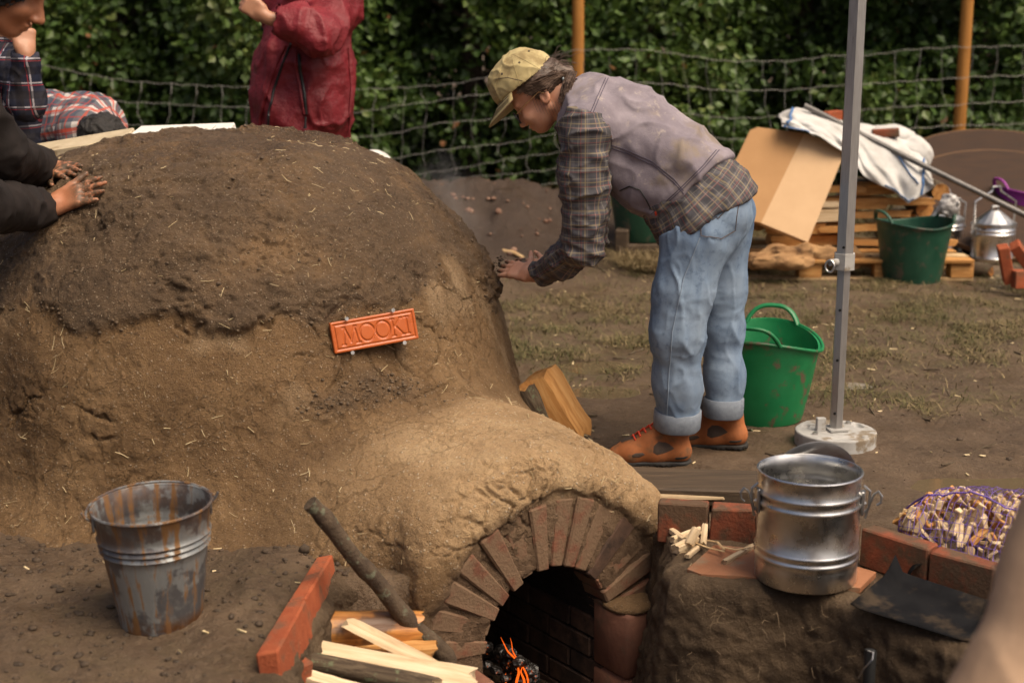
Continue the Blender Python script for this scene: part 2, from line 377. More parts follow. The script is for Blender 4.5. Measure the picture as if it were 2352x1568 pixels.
# ---- soil face of the stoking pit
n = NB('cut soil'); f = n.noise(5, 8, .7); c = n.ramp(f, [(.3, (.052, .034, .020)), (.52, (.105, .070, .041)), (.72, (.17, .118, .072))])
c = n.mix(n.rng(n.voro(90), .17, .06), c, (.20, .15, .10))
SOIL = n.out(c, .9, 0, n.bump(n.math('ADD', n.noise(45, 7, .72), n.math('MULTIPLY', n.voro(24), .5)), .9, .028), .25)
def soil_face(pts, z0, side, name, sl=.10):
    pts = np.array(pts); L = np.r_[0, np.cumsum(np.linalg.norm(np.diff(pts, axis=0), axis=1))]; s = np.arange(0, L[-1], .011)
    c = np.stack([np.interp(s, L, pts[:, 0]), np.interp(s, L, pts[:, 1])], 1)
    for _ in range(30): c[1:-1] = (c[:-2] + c[2:]) / 4 + c[1:-1] / 2
    t = np.gradient(c, axis=0); t /= np.linalg.norm(t, axis=1, keepdims=True); nn = np.stack([t[:, 1], -t[:, 0]], 1) * side
    prof = [(-.10, -.012), (-.07, .006), (-.05, .010), (-.035, .011), (-.02, .010), (-.008, .007), (.004, .0), (.014, -.008), (.022, -.018), (.028, -.03)] + [(.028 + sl * k / 55, -.03 - (z0 - .03) * k / 55) for k in range(1, 56)]
    V = np.array([[(*(c[i] + nn[i] * a), z) for a, z in prof] for i in range(len(c))]); m, k = V.shape[:2]; V = V.reshape(-1, 3)
    Ix = np.arange(m * k).reshape(m, k); F = np.stack([Ix[:-1, :-1], Ix[1:, :-1], Ix[1:, 1:], Ix[:-1, 1:]], -1).reshape(-1, 4)
    if side < 0: F = F[:, ::-1]
    N = normals(V, F); q = V * np.array([1, 1, .6]); a = np.tile(sstep(0, 12, np.arange(k)), m)
    d = .032 * fbm(q, 6, 5, .6, o=1) + .020 * fbm(V, 24, 4, .62) - .016 * sstep(.1, .5, fbm(V * np.array([1, 1, .25]), 11, 3, o=6)) - .012 * (1 - sstep(0, .12, cellnoise(V + .03 * fbm(V, 9, 2)[:, None], 11)[0]))
    V = V + N * (d * (.25 + .75 * a))[:, None]
    me = mesh_np(name, V, F, SOIL, True); return tag(link(name, me), 'dark crumbly cut soil face of the stoking pit', None, None, 'structure')
soil_face([np.array([.50, 4.36])] + PIT_R, .60, 1, 'pit_wall')
soil_face(PIT_L + [np.array([-.30, 3.95])], .32, 1, 'pit_wall', .0)
# ------------------------------------------------------------------ clay oven
def layer(p):
    th = np.arctan2(p[:, 1] - DC[1], p[:, 0] - DC[0]); c = np.stack([np.cos(th), np.sin(th), 0 * th], 1)
    zb = .60 + .11 * vn(c, 2.0, 4) + .07 * vn(c, 5, 2) + .06 * fbm(p, 8, 4)
    return sstep(-.020, .030, p[:, 2] - zb)
def dome_d(p):
    z = np.maximum(p[:, 2], 0); r = np.hypot(p[:, 0] - DC[0], p[:, 1] - DC[1])
    r2 = np.maximum(r - .10 * np.exp(-np.maximum(p[:, 2], -.05) / .10), .0)
    F = ((r2 / 1.135) ** 2.5 + (z / 1.145) ** 2.5 + 1e-9) ** .4
    return (F - 1) * 1.10 - .022 * layer(p) * sstep(-.25, .25, fbm(p, 2.6, 2, o=88)) - .020 * fbm(p, 2.2, 2)
def tun_d(p):
    q = p[:, :2] - TM; u = -(q @ TN); t = q @ TT; uu = np.clip(u, 0, 1.4)
    R = .60 + .085 * (uu / .9) + .01 * fbm(p, 4, 2, o=3); zc = ZS - .02 * uu; tl = np.where(t < 0, t / (1 + .42 * uu), t / (1 + .12 * uu))
    return np.hypot(tl, (p[:, 2] - zc)) - R
NKA = G(755, 1345)[:2]; _e = G(655, 1560)[:2] - NKA; NKN = np.array([-_e[1], _e[0]]) / np.linalg.norm(_e)
def oven_d(p):
    q = p[:, :2] - TM; s = q @ TN; t = q @ TT; z = p[:, 2]
    dd, dt = dome_d(p), tun_d(p); d = smin(dd, dt, .16)
    g = np.maximum(z + .03, d - .30); d = smin(d, g, .13)
    fr = s - .008 - .012 * fbm(p, 7, 3, o=7); d = smax(d, fr, .12)
    nk = np.maximum(np.maximum((p[:, 0] - NKA[0]) * -NKN[0] + (p[:, 1] - NKA[1]) * -NKN[1], p[:, 1] - 3.90), np.maximum(t + .475, -.33 - z)); d = smax(d, -nk, .07)
    r = np.hypot(t, z - ZS); ang = np.stack([t / (r + 1e-6), (z - ZS) / (r + 1e-6), 0 * t], 1)
    ring = np.maximum(np.maximum(r - (.455 + .030 * vn(ang, 3.1, 5) + .03 * fbm(p, 20, 3)), -.009 - s), ZS - .12 - z)
    d = smax(d, -ring, .022)
    op = np.where(z > ZS, r - RI - .008, np.abs(t) - RI - .008); op = np.maximum(op, -1.0 - s)
    return np.maximum(d, -op)
V, F = surf(oven_d, (-2.42, 3.72, -.60), (.72, 6.72, 1.28), .0125)
fc_ = V[F].mean(1); ft_ = (fc_[:, :2] - TM) @ TT; F = F[(fc_[:, 2] > -.045) | (fc_[:, 1] < 4.35) & (ft_ > -.95) | (np.abs(ft_) < .30) & (fc_[:, 1] < 5.2)]      # nothing of the buried footing
us_, F = np.unique(F, return_inverse=True); F = F.reshape(-1, 4); V = V[us_]
V = relax(V, F, 1, .4); bk_ = V[F][:, :, 1].mean(1) > 5.8; FB = F[bk_]; V, F = split4(V, F[~bk_]); F = np.concatenate([F, FB]); V = relax(V, F, 1, .5)
N = normals(V, F); fresh = layer(V); _ob = bvh_of(V, F)
HEAPS = [np.array(h[0]) for h in (_ob.ray_cast(Vector((0, 0, CAM_H)), Vector(ray(u, v)).normalized()) for u, v in ((742, 938), (770, 928), (795, 915), (838, 885), (865, 878), (890, 884), (925, 895), (850, 905))) if h[0]]
dd, dt = dome_d(V), tun_d(V); q = V[:, :2] - TM; s_ = q @ TN; t_ = q @ TT; r_ = np.hypot(t_, V[:, 2] - ZS)
isd = sstep(.20, -.05, dd - dt); fresh = fresh * sstep(.04, .0, dd)
inside = sstep(RI + .02, RI + .008, r_) * (V[:, 2] > ZS) + sstep(RI + .02, RI + .008, np.abs(t_)) * (V[:, 2] <= ZS); soot = np.clip(inside * sstep(.0, -.06, s_), 0, 1)
dry = sstep(.07, .30, dd + .05 * fbm(V, 4, 3)) * sstep(-.72, -.22, t_ + .16 * fbm(V, 3, 3, o=3)) * sstep(-.06, .10, V[:, 2] + .05 * fbm(V, 6, 2)) * (1 - soot)  # paler dry clay, with the lit patch on the tunnel put into the colour
seam = np.exp(-((dd - dt) / .07) ** 2) * sstep(.6, .3, V[:, 2])
wv = V + np.stack([.05 * fbm(V, 4.5, 4, .6, o=k) + .022 * fbm(V, 21, 3, o=k + 9) for k in (1, 2, 3)], 1)
f1, f2 = cellnoise(wv, 5.2); cr = 1 - sstep(.0, .05, f2 - f1); f1b, f2b = cellnoise(wv, 12, 31); cr2 = 1 - sstep(0, .12, f2b - f1b)
mk = sstep(-.05, .12, fbm(V, 2.4, 3, o=11)); mk2 = sstep(-.06, .10, fbm(V, 3.3, 3, o=23))
lump = np.abs(fbm(V, 8, 4, o=5)); fl = fbm(V * np.array([1, 1, 2.2]), 13, 4, o=40)
shelf = sstep(-.04, .08, fl); pit_ = sstep(.25, .6, fbm(V, 34, 3, o=9)); smooth = sstep(-.12, .30, fbm(V, 2.1, 3, o=13))
d = .010 * fbm(V, 4, 3, o=30) + .008 * fbm(V, 24, 5, .62)
d += fresh * ((1 - .65 * smooth) * (.034 * (lump - .2) + .014 * (shelf - .5) * sstep(-.1, .3, fbm(V, 2.9, 2, o=77)) + .010 * fbm(V, 50, 3)) - .010 * pit_ * (1 - smooth))
lowd = (1 - fresh) * (1 - soot)
d += lowd * (-.015 * cr * mk * (.5 + .5 * isd) - .012 * cr2 * mk2 * dry - .008 * cr2 * mk2 * (1 - dry) * mk)
d += lowd * sstep(-.14, .02, s_) * .014 * (np.abs(fbm(V, 13, 4, o=3)) - .15)
d += (1 - soot) * seam * .010 * fbm(V, 25, 3)
hp = np.zeros(len(V))
for hx in HEAPS: hp = np.maximum(hp, np.exp(-(((V - hx) ** 2).sum(1)) / (2 * .038 ** 2)))
hp = hp * sstep(.12, .4, hp + .5 * fbm(V, 16, 3, o=70)); d += hp * (.010 + .030 * np.abs(fbm(V, 24, 4, .65, o=71)))
fresh = np.maximum(fresh, .95 * hp); dry = dry * (1 - hp)
V = V + N * d[:, None]; OV, OF = V, F
crk = np.clip(cr * mk * lowd + cr2 * mk2 * dry, 0, 1)
n = NB('oven clay'); f = n.noise(2.6, 7, .66); fine = n.noise(70, 6, .7); A = {k: n.attr(k) for k in ('fresh', 'dry', 'soot', 'streak', 'mortar')}
low = n.ramp(f, [(.30, (.130, .074, .033)), (.5, (.205, .120, .054)), (.70, (.30, .185, .088))])
top = n.ramp(n.noise(3.4, 7, .7), [(.28, (.068, .042, .023)), (.5, (.126, .079, .043)), (.68, (.215, .128, .061))])
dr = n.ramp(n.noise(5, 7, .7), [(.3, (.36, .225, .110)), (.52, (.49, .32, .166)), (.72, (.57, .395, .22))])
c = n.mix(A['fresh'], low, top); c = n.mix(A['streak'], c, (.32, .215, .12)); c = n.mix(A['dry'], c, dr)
c = n.mix(n.math('MULTIPLY', n.rng(n.noise(130, 4, .75), .54, .66), .6), c, n.mix(A['dry'], (.055, .034, .018), (.20, .125, .065)))
c = n.mix(n.math('MULTIPLY', n.rng(n.noise(95, 4, .75, n.mapv(loc=(3, 5, 7))), .56, .68), .5), c, n.mix(A['dry'], (.30, .20, .115), (.62, .46, .29)))
c = n.mix(n.math('MULTIPLY', n.rng(fine, .45, .75), .45), c, n.mix(A['dry'], (.095, .062, .036), (.24, .155, .085)))
v1 = n.voro(62); spk = n.math('MULTIPLY', n.rng(v1, .25, .15), n.rng(n.noise(40, 1), .47, .53)); c = n.mix(n.math('MULTIPLY', spk, n.math('ADD', .35, n.math('MULTIPLY', A['dry'], .6))), c, (.62, .50, .36))
v2 = n.voro(120); spk2 = n.math('MULTIPLY', n.rng(v2, .24, .14), n.rng(n.noise(55, 1), .52, .58)); c = n.mix(n.math('MULTIPLY', spk2, .6), c, (.52, .42, .30))
c = n.mix(n.math('MULTIPLY', A['mortar'], .85), c, n.mix(n.noise(30, 4), (.085, .050, .030), (.20, .125, .074)))
c = n.mix(A['soot'], c, (.030, .021, .016))
sheen = n.math('MULTIPLY', n.math('MULTIPLY', A['fresh'], n.rng(n.noise(1.5, 4, .6), .47, .6)), n.rng(n.sep(n.co())[2], .75, .95))
ro = n.math('SUBTRACT', n.math('SUBTRACT', .84, n.math('MULTIPLY', A['fresh'], .20)), n.math('MULTIPLY', sheen, .40))
h = n.math('ADD', n.noise(55, 8, .74), n.math('MULTIPLY', n.noise(200, 4, .7), .5)); h = n.math('ADD', h, n.math('MULTIPLY', spk, .35))
wp_ = n.nd('VectorMath', {'operation': 'MULTIPLY_ADD'}); n.set(wp_.inputs[0], n.nd('TexNoise', None, Vector=n.co(), Scale=7.0, Detail=5, Roughness=.65).outputs[1]); n.set(wp_.inputs[1], (.16, .16, .16)); n.set(wp_.inputs[2], n.co())
def crack(sc, wd, lo, off): return n.math('MULTIPLY', n.rng(n.voro(sc, 'DISTANCE_TO_EDGE', wp_.outputs[0]), wd, 0.0), n.rng(n.noise(2.3, 3, .6, n.mapv(loc=off)), lo, lo + .10))
ck = n.math('MAXIMUM', crack(7.5, .040, .50, (1, 2, 3)), n.math('MULTIPLY', crack(15, .055, .53, (4, 1, 8)), .7)); ck = n.math('MULTIPLY', ck, n.math('SUBTRACT', 1, n.math('MULTIPLY', A['fresh'], .75)))
hb = n.bump(ck, 1.0, -.045)
CLAY = n.out(c, ro, 0, n.bump(h, 1.0, .020, hb), .32)
th = np.arctan2(V[:, 1] - DC[1], V[:, 0] - DC[0])
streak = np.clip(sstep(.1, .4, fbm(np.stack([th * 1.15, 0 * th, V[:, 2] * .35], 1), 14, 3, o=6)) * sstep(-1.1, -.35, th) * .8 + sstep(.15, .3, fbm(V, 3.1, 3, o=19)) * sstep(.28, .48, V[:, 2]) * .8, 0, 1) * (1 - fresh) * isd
oven = thing('clay_oven', 'large domed clay oven with a brick arched firing tunnel at its front', 'clay oven', (*DC, 0))
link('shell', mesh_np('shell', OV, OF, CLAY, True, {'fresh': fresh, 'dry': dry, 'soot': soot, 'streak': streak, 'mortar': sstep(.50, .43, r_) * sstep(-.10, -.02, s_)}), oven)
oven_bvh = bvh_of(OV, OF)
def on_oven(u, v):
    d = Vector(ray(u, v)).normalized(); h = oven_bvh.ray_cast(Vector((0, 0, CAM_H)), d); return (h[0], h[1]) if h[0] else (None, None)
# straw and crumbs stuck to the shell
vis = np.where((N[:, 1] < .25) & (V[:, 2] > -.02) & (soot < .1))[0]
def shards(name, idx, L, W, mat, out=.002, par=oven, jitter=.35):
    k = len(idx); p = V[idx]; nn = N[idx]; t = np.cross(nn, rng.normal(size=(k, 3))); t /= np.linalg.norm(t, axis=1, keepdims=True); b = np.cross(nn, t)
    l = (L[0] + (L[1] - L[0]) * rng.random(k) ** 2)[:, None] / 2; ww = (W[0] + (W[1] - W[0]) * rng.random(k))[:, None] / 2; bend = nn * (rng.normal(size=(k, 1)) * jitter * l); c = p + nn * out
    A_ = [c - t * l + bend, c + nn * .001, c + t * l * (.7 + .3 * rng.random((k, 1))) + bend * .6]; vv = []
    for a in A_: vv += [a - b * ww + nn * 0, a + b * ww, a + nn * ww * 1.2]
    vv = np.stack(vv, 1).reshape(-1, 3); f = []
    for i in (0, 3): f += [(i, i + 1, i + 4, i + 3), (i + 1, i + 2, i + 5, i + 4), (i + 2, i, i + 3, i + 5)]
    ff = (np.array(f)[None] + (np.arange(k) * 9)[:, None, None]).reshape(-1, 4)
    return tag(link(name, mesh_np(name, vv, ff, mat, False), par), kind='stuff')
STRAW = simple('dry straw', (.50, .38, .20), (.66, .54, .33), 30, .7)
w_ = np.clip(.25 + 1.0 * (1 - fresh[vis]) + .5 * dry[vis], 0, 2); shards('straw', rng.choice(vis[fbm(V[vis], 3, 3, o=90) > -.05], 480), (.008, .055), (.0010, .0026), STRAW)
def clods(name, pts, r, mat, par=None, flat=.7):
    t = bmesh.new(); bmesh.ops.create_icosphere(t, subdivisions=1, radius=1); bv = np.array([v.co for v in t.verts]); bf = np.array([[v.index for v in f.verts] for f in t.faces]); t.free()
    k = len(pts); rr = r[0] + (r[1] - r[0]) * rng.random(k) ** 2.5
    vv = bv[None] * (1 + .45 * (rng.random((k, len(bv), 1)) - .5)) * (rr[:, None, None] * (.7 + .6 * rng.random((k, 1, 3)))) * np.array([1, 1, flat]) + np.asarray(pts)[:, None]
    ff = (bf[None] + (np.arange(k) * len(bv))[:, None, None]).reshape(-1, 3)
    return tag(link(name, mesh_np(name, vv.reshape(-1, 3), ff, mat, True), par), kind='stuff')
CLOD = simple('mud clods', (.045, .030, .018), (.085, .056, .034), 20, .8, 0, .6, .006)
zb = np.abs(layer(V[vis]) - .5) < .45
cand = vis[zb]; p1 = rng.choice(cand, 260); top_ = vis[(fresh[vis] > .8)]; p2 = rng.choice(top_, 320)
heap = []
for u, v, k, sp_ in ((770, 925, 40, 26), (850, 880, 45, 40), (900, 895, 30, 40), (730, 940, 12, 20), (1000, 905, 14, 40), (1060, 915, 10, 30), (820, 900, 14, 40)):
    for _ in range(k):
        c_ = on_oven(u + random.gauss(0, sp_), v + random.gauss(0, sp_ * .4))[0]
        if c_: heap.append(c_)
heap = np.array(heap)
clods('mud_crumbs', np.concatenate([V[p1], V[p2], heap]), (.002, .009), simple('damp clay crumbs', (.075, .050, .030), (.13, .088, .052), 20, .8, 0, .6, .006), oven)
# voussoirs and the brick lining
BRICK = simple('fired brick', (.135, .054, .034), (.205, .084, .050), 22, .88, 0, .7, .006, .2, dirt=(.155, .098, .060), dscale=14, dlo=.32, dhi=.54)
SBRICK = simple('sooty brick', (.060, .036, .026), (.105, .060, .040), 18, .9, 0, .6, .004, .2, dirt=(.028, .020, .016), dscale=7, dlo=.48, dhi=.66)
NVB = 14; ARCHROT = Matrix(((TT[0], TN[0], 0), (TT[1], TN[1], 0), (0, 0, 1)))
for k in range(NVB):
    a = radians(4 + 172 * (k + .5) / NVB) + random.gauss(0, .012); ra = .214 + random.gauss(0, .004); m = MB()
    rd = Vector((cos(a), 0, sin(a))); tg = Vector((-sin(a), 0, cos(a))); fr = Vector((0, 1, 0)); R = ARCHROT @ Matrix((rd, fr, tg)).transposed()
    cc = tpt(cos(a) * (RI + ra / 2), -.060 + random.gauss(0, .006), ZS + sin(a) * (RI + ra / 2)); RR = R @ rot('X', random.gauss(0, .02)); m.box(cc, (ra, .115, .056 + random.gauss(0, .001)), RR, .005, .002); ci = Vector(cc); ti = RR @ Vector((0, 0, 1)); m.v = [tuple(Vector(q) + ti * ((Vector(q) - ci).dot(ti) * (.55 * (Vector(q) - ci).dot(RR @ Vector((1, 0, 0))) / ra))) for q in m.v]; m.build('brick', BRICK if random.random() < .75 else SBRICK, oven, False)
for row in range(5):
    for k in range(5):
        s0 = -.085 - .222 * k + (.11 if row % 2 else 0); zc = ZS - .005 - .037 - .073 * row; L = .214
        if s0 + .107 > -.03: L = .214 - (s0 + .107 + .03); s0 = -.03 - L / 2
        MB().box(tpt(RI + .018 + random.gauss(0, .0015), s0, zc), (.05, L, .066), ARCHROT, .004, .001).build('brick', SBRICK, oven, False)
        if k < 2: MB().box(tpt(-RI - .018, s0, zc), (.05, L, .066), ARCHROT, .004, .001).build('brick', SBRICK, oven, False)
PBRICK = simple('brown pier brick', (.155, .066, .042), (.235, .105, .065), 14, .8, 0, .5, .004, .3, dirt=(.10, .062, .040), dscale=8)
for z in (-.345, -.565): MB().box(tpt(RI + .062, .012, z), (.148, .17, .216), ARCHROT, .012, .002).build('brick', PBRICK, oven, True, 80)
def lump(name, c, r, mat, par=None, seed=0, amp=.28, h=.012, sc=9):
    c = np.asarray(c, float); V_, F_ = surf(lambda p: ell(p, c, r) + amp * min(r) * fbm(p, sc, 3, o=seed), c - np.array(r) * 1.5, c + np.array(r) * 1.5, h)
    return link(name, mesh_np(name, V_, F_, mat), par)
lump('mud_cap', tpt(RI + .066, .012, -.234), (.092, .10, .020), CLAY, oven, 3)
for t, s, z, rz in ((-.375, .05, -.330, .05), (-.385, .055, -.400, -.04), (-.38, .05, -.470, .02)): MB().box(tpt(t, s, z), (.17, .13, .066), ARCHROT @ rot('Z', rz), .006, .002).build('brick', PBRICK, oven, False)
MB().box(tpt(0, -.98, -.3), (.5, .06, .6), ARCHROT).build('back_wall', SBRICK, oven, False)
MB().box(tpt(.03, -.38, -.035), (.16, .20, .028), ARCHROT @ rot('Z', .5) @ rot('X', .25), .006, .004).build('fallen_brick', SBRICK, oven, False)
# ------------------------------------------------------------------ fire
fire = thing('fire', 'small orange flame over black coals just inside the brick arch', 'fire', tpt(-.1, -.12, -.45))
n = NB('burning charcoal'); e_ = n.rng(n.noise(26, 4, .7), .62, .72); COAL = n.out((.010, .008, .007), .45, 0, n.bump(n.voro(60), .8, .01), .5, Emission_Color=(1, .16, .02, 1), Emission_Strength=n.math('MULTIPLY', e_, .8))
for k in range(64):
    u, v = random.uniform(1105, 1232), random.uniform(1470, 1640); c_ = P(u, max(v, 1470 + (u - 1140) * .9), 4.10 + random.uniform(-.03, .12))
    r = random.uniform(.016, .030); b = bmesh.new(); bmesh.ops.create_icosphere(b, subdivisions=2, radius=r)
    for v in b.verts: v.co = v.co * (1 + .35 * float(vn(np.array([v.co]), 55, k * 3.1)[0])); v.co.z *= .75
    me = bpy.data.meshes.new('coal'); b.to_mesh(me); b.free(); me.materials.append(COAL); o = link('coal', me, fire); o.location = c_
n = NB('flame'); zf = n.attr('heat'); n.out((0, 0, 0), 1, 0, None, 0, Emission_Color=n.ramp(zf, [(0, (1, .13, .01)), (.45, (1, .25, .03)), (1, (1, .40, .09))]), Emission_Strength=n.math('ADD', 1.2, n.math('MULTIPLY', zf, 3.6))); FLAME = n.m
def flame(path, r, name='flame'):
    m = MB(); pts = [P(*p, 4.07) for p in path]; k = len(pts); tt = np.linspace(0, 1, 28); q = np.array([[np.interp(x, np.linspace(0, 1, k), [p[j] for p in pts]) for j in range(3)] for x in tt])
    for _ in range(3): q[1:-1] = (q[:-2] + 2 * q[1:-1] + q[2:]) / 4
    rr = [r * (sin(pi * min(1, x * .75 + .22)) ** .9) * (1 - x) ** .4 + .0006 for x in tt]; m.tube(q, rr, 8, flat=.6); me = m.mesh(name, FLAME)
    at = me.attributes.new('heat', 'FLOAT', 'POINT'); at.data.foreach_set('value', np.repeat(1 - np.abs(tt * 2 - .9), 8).clip(0, 1).astype(np.float32)); return link(name, me, fire)
flame([(1210, 1600), (1214, 1567), (1210, 1548), (1200, 1528), (1186, 1510), (1176, 1492), (1176, 1478), (1172, 1464)], .0042)
flame([(1188, 1600), (1186, 1565), (1192, 1545), (1190, 1530), (1196, 1518)], .0075)
flame([(1206, 1590), (1204, 1560), (1196, 1542), (1200, 1528)], .0060)
flame([(1190, 1520), (1180, 1508), (1166, 1495), (1158, 1478), (1150, 1462)], .0040)
flame([(1160, 1600), (1164, 1572), (1158, 1556), (1162, 1545)], .004)
# ------------------------------------------------------------------ name plate
pc, pn = on_oven(851, 760); pn = Vector((.36, -.90, .20)).normalized()
TERRA = simple('glazed terracotta', (.44, .095, .018), (.53, .125, .026), 9, .30, 0, .10, .002, .55)
px = Vector((0, 0, 1)).cross(pn).normalized(); py = pn.cross(px)
ca, sa = cos(radians(5.5)), sin(radians(5.5)); px, py = px * ca + py * sa, py * ca - px * sa
PW, PH = .288, .102
STR = {'M': [((0, 0), (.17, 1)), ((.17, 1), (.5, .12)), ((.5, .12), (.83, 1)), ((.83, 1), (1, 0)), ((-.10, 0), (.10, 0)), ((.86, 0), (1.12, 0)), ((.05, 1), (.2, 1)), ((.8, 1), (.95, 1))],
       'K': [((.1, 0), (.1, 1)), ((.1, .42), (.85, 1)), ((.32, .58), (.95, 0)), ((-.03, 0), (.23, 0)), ((-.03, 1), (.23, 1)), ((.75, 1), (.95, 1)), ((.82, 0), (1.05, 0))],
       'I': [((.5, 0), (.5, 1)), ((.3, 0), (.7, 0)), ((.3, 1), (.7, 1))]}
segs = []; x = -.108; hh = .055
for ch, wd, adv in (('M', .050, .058), ('O', .049, .053), ('O', .049, .056), ('K', .038, .038), ('I', .028, .03)):
    if ch == 'O':
        q = [(x + wd / 2 + wd / 2 * cos(a), hh / 2 * sin(a)) for a in np.linspace(0, 2 * pi, 25)]; segs += list(zip(q[:-1], q[1:]))
    else: segs += [((x + a[0] * wd, (a[1] - .5) * hh), (x + b[0] * wd, (b[1] - .5) * hh)) for a, b in STR[ch]]
    x += adv
bw, bh = PW / 2 - .012, PH / 2 - .012
segs_b = [((-bw, -bh), (bw, -bh)), ((bw, -bh), (bw, bh)), ((bw, bh), (-bw, bh)), ((-bw, bh), (-bw, -bh))]
def plate_d(p):
    d = rbox(p, (0, 0, 0), (PW / 2, PH / 2, .010), .004)
    for (a, b), r, zt in [(s, .0036, .0102) for s in segs] + [(s, .0034, .0105) for s in segs_b]:
        d = smax(d, -cap(p, (*a, zt), (*b, zt), r, r), .0012)
    return d
V_, F_ = surf(plate_d, (-PW / 2 - .006, -PH / 2 - .006, -.016), (PW / 2 + .006, PH / 2 + .006, .016), .0015)
B3 = np.array([px, py, pn]); o3 = np.array(pc) + np.array(pn) * .042
sign = thing('name_plate', 'orange terracotta plaque stamped MOOKI pinned to the front of the clay dome', 'sign', pc)
link('plate', mesh_np('plate', V_ @ B3 + o3, F_, TERRA), sign)
STEEL = simple('bare steel', (.45, .44, .42), (.62, .60, .58), 40, .35, .9, .1, .001)
for a, b in ((-.088, .055), (.070, .056), (-.088, -.056), (.090, -.055)):
    c_ = Vector(o3) + px * a + py * b; m = MB(); m.tube([c_ - pn * .05, c_ + pn * .018], .0022, 8); m.tube([c_ + pn * .018, c_ + pn * .0205], .0065, 10); m.build('nail', STEEL, sign)
V_, F_ = surf(lambda p: rbox(p, (0, 0, -.030), (PW / 2 - .006, PH / 2 - .006, .026), .02) + .006 * fbm(p, 30, 3), (-.17, -.07, -.08), (.17, .07, .02), .005); k_ = len(V_); link('mud_bed', mesh_np('mud_bed', V_ @ B3 + o3, F_, CLAY, True, {'fresh': np.zeros(k_), 'dry': np.zeros(k_) + .25, 'soot': np.zeros(k_), 'streak': np.zeros(k_)}), oven)
# mud bed the plate is pressed into
SLAB = simple('pale stone slab', (.42, .34, .22), (.55, .46, .32), 16, .8, 0, .5, .004, .3, dirt=(.26, .19, .11), dscale=8); SLABW = simple('white stone slab', (.60, .58, .53), (.70, .68, .62), 20, .7, 0, .3, .002)
def slab(name, a, b, wd, thk, mat, label, tilt=0):
    a, b = np.asarray(a), np.asarray(b); R = frame(b - a) @ rot('X', tilt); m = MB(); m.box((a + b) / 2, (np.linalg.norm(b - a), wd, thk), R, .004, .002); return tag(m.build(name, mat, None, False), label, 'stone slab')
slab('stone_slab', P(60, 356, 5.62), P(302, 316, 5.66), .22, .042, SLAB, 'narrow buff stone slab lying on the dome top beside the bent plaid back', .1)
slab('stone_slab', P(308, 309, 5.75), P(532, 301, 5.78), .30, .030, SLABW, 'thin white stone slab lying at the very top of the dome', .06)
# ------------------------------------------------------------------ materials for things
GALV = simple('new galvanised steel', (.66, .65, .63), (.82, .81, .79), 14, .30, 1, .12, .0012, .5, bscale=260)
GALVD = simple('dull galvanised steel', (.42, .42, .42), (.55, .55, .55), 18, .38, 1, .1, .001)
n = NB('rusty zinc'); zz = n.sep(n.co())
stv = n.mapv((17, 17, 1.2)); st = n.noise(2.2, 6, .6, stv); pa = n.noise(7, 5, .55)
c = n.mix(n.rng(pa, .46, .50), (.24, .25, .25), (.115, .113, .118)); c = n.mix(n.math('MULTIPLY', n.rng(n.noise(24, 4), .5, .7), .5), c, (.32, .32, .30))
c = n.mix(n.rng(st, .50, .60), c, (.16, .080, .028)); ruz = n.math('ADD', n.rng(zz[2], .055, .012), n.math('MULTIPLY', n.rng(zz[2], .21, .30), .45)); c = n.mix(n.math('MULTIPLY', n.rng(n.noise(14, 6, .7), .38, .58), ruz), c, (.12, .052, .018))
RUSTY = n.out(c, n.rng(st, .4, .7, .42, .75), n.rng(st, .50, .60, .55, .0), n.bump(n.noise(90, 5), .3, .002), .4)
WOODP = simple('pale split wood', (.52, .34, .17), (.72, .53, .30), 9, .75, 0, .5, .003, .25, stretch=(1, 1, 1), dirt=(.40, .24, .11), dscale=11)
n = NB('split wood'); gv = n.mapv((2.5, 34, 34)); g = n.noise(1.6, 6, .62, gv, .4)
c = n.ramp(g, [(.3, (.40, .275, .15)), (.5, (.62, .465, .285)), (.7, (.74, .60, .41))]); SPLIT = n.out(c, .72, 0, n.bump(g, .6, .005), .25)
n = NB('wet split wood'); gv = n.mapv((2.5, 34, 34)); g = n.noise(1.6, 6, .62, gv, .4)
c = n.ramp(g, [(.28, (.13, .045, .012)), (.5, (.40, .16, .035)), (.72, (.56, .27, .075))]); c = n.mix(n.rng(n.noise(7, 4), .52, .64), c, (.11, .05, .02)); WETWOOD = n.out(c, .42, 0, n.bump(g, .6, .005), .45)
n = NB('orange split wood'); gv = n.mapv((3, 26, 26)); g = n.noise(1.8, 6, .62, gv, .5)
c = n.ramp(g, [(.28, (.25, .11, .030)), (.5, (.46, .22, .065)), (.72, (.58, .34, .13))]); c = n.mix(n.rng(n.noise(16, 4), .66, .74), c, (.20, .10, .04)); OWOOD = n.out(c, .7, 0, n.bump(g, .6, .005), .3)
n = NB('bark'); gv = n.mapv((7, 40, 40)); g = n.noise(1.5, 6, .7, gv, .8)
c = n.ramp(g, [(.3, (.030, .021, .014)), (.5, (.085, .060, .038)), (.7, (.15, .115, .075))]); c = n.mix(n.rng(n.noise(30, 4), .58, .66), c, (.13, .14, .08)); BARK = n.out(c, .85, 0, n.bump(g, .9, .008), .25)
n = NB('dark sleeper'); gv = n.mapv((3, 40, 40)); g = n.noise(1.5, 6, .65, gv, .4)
c = n.ramp(g, [(.3, (.035, .024, .015)), (.6, (.075, .050, .030)), (.8, (.11, .078, .048))]); SLEEPER = n.out(c, .7, 0, n.bump(g, .6, .005), .35)
EBRICK = simple('orange red brick', (.26, .062, .026), (.37, .100, .042), 24, .88, 0, .7, .005, .2, dirt=(.16, .070, .040), dscale=12, dlo=.48, dhi=.66)
EBRICKD = simple('muddy red brick', (.17, .050, .026), (.27, .078, .038), 20, .85, 0, .7, .005, .25, dirt=(.10, .060, .036), dscale=9, dlo=.40, dhi=.58)
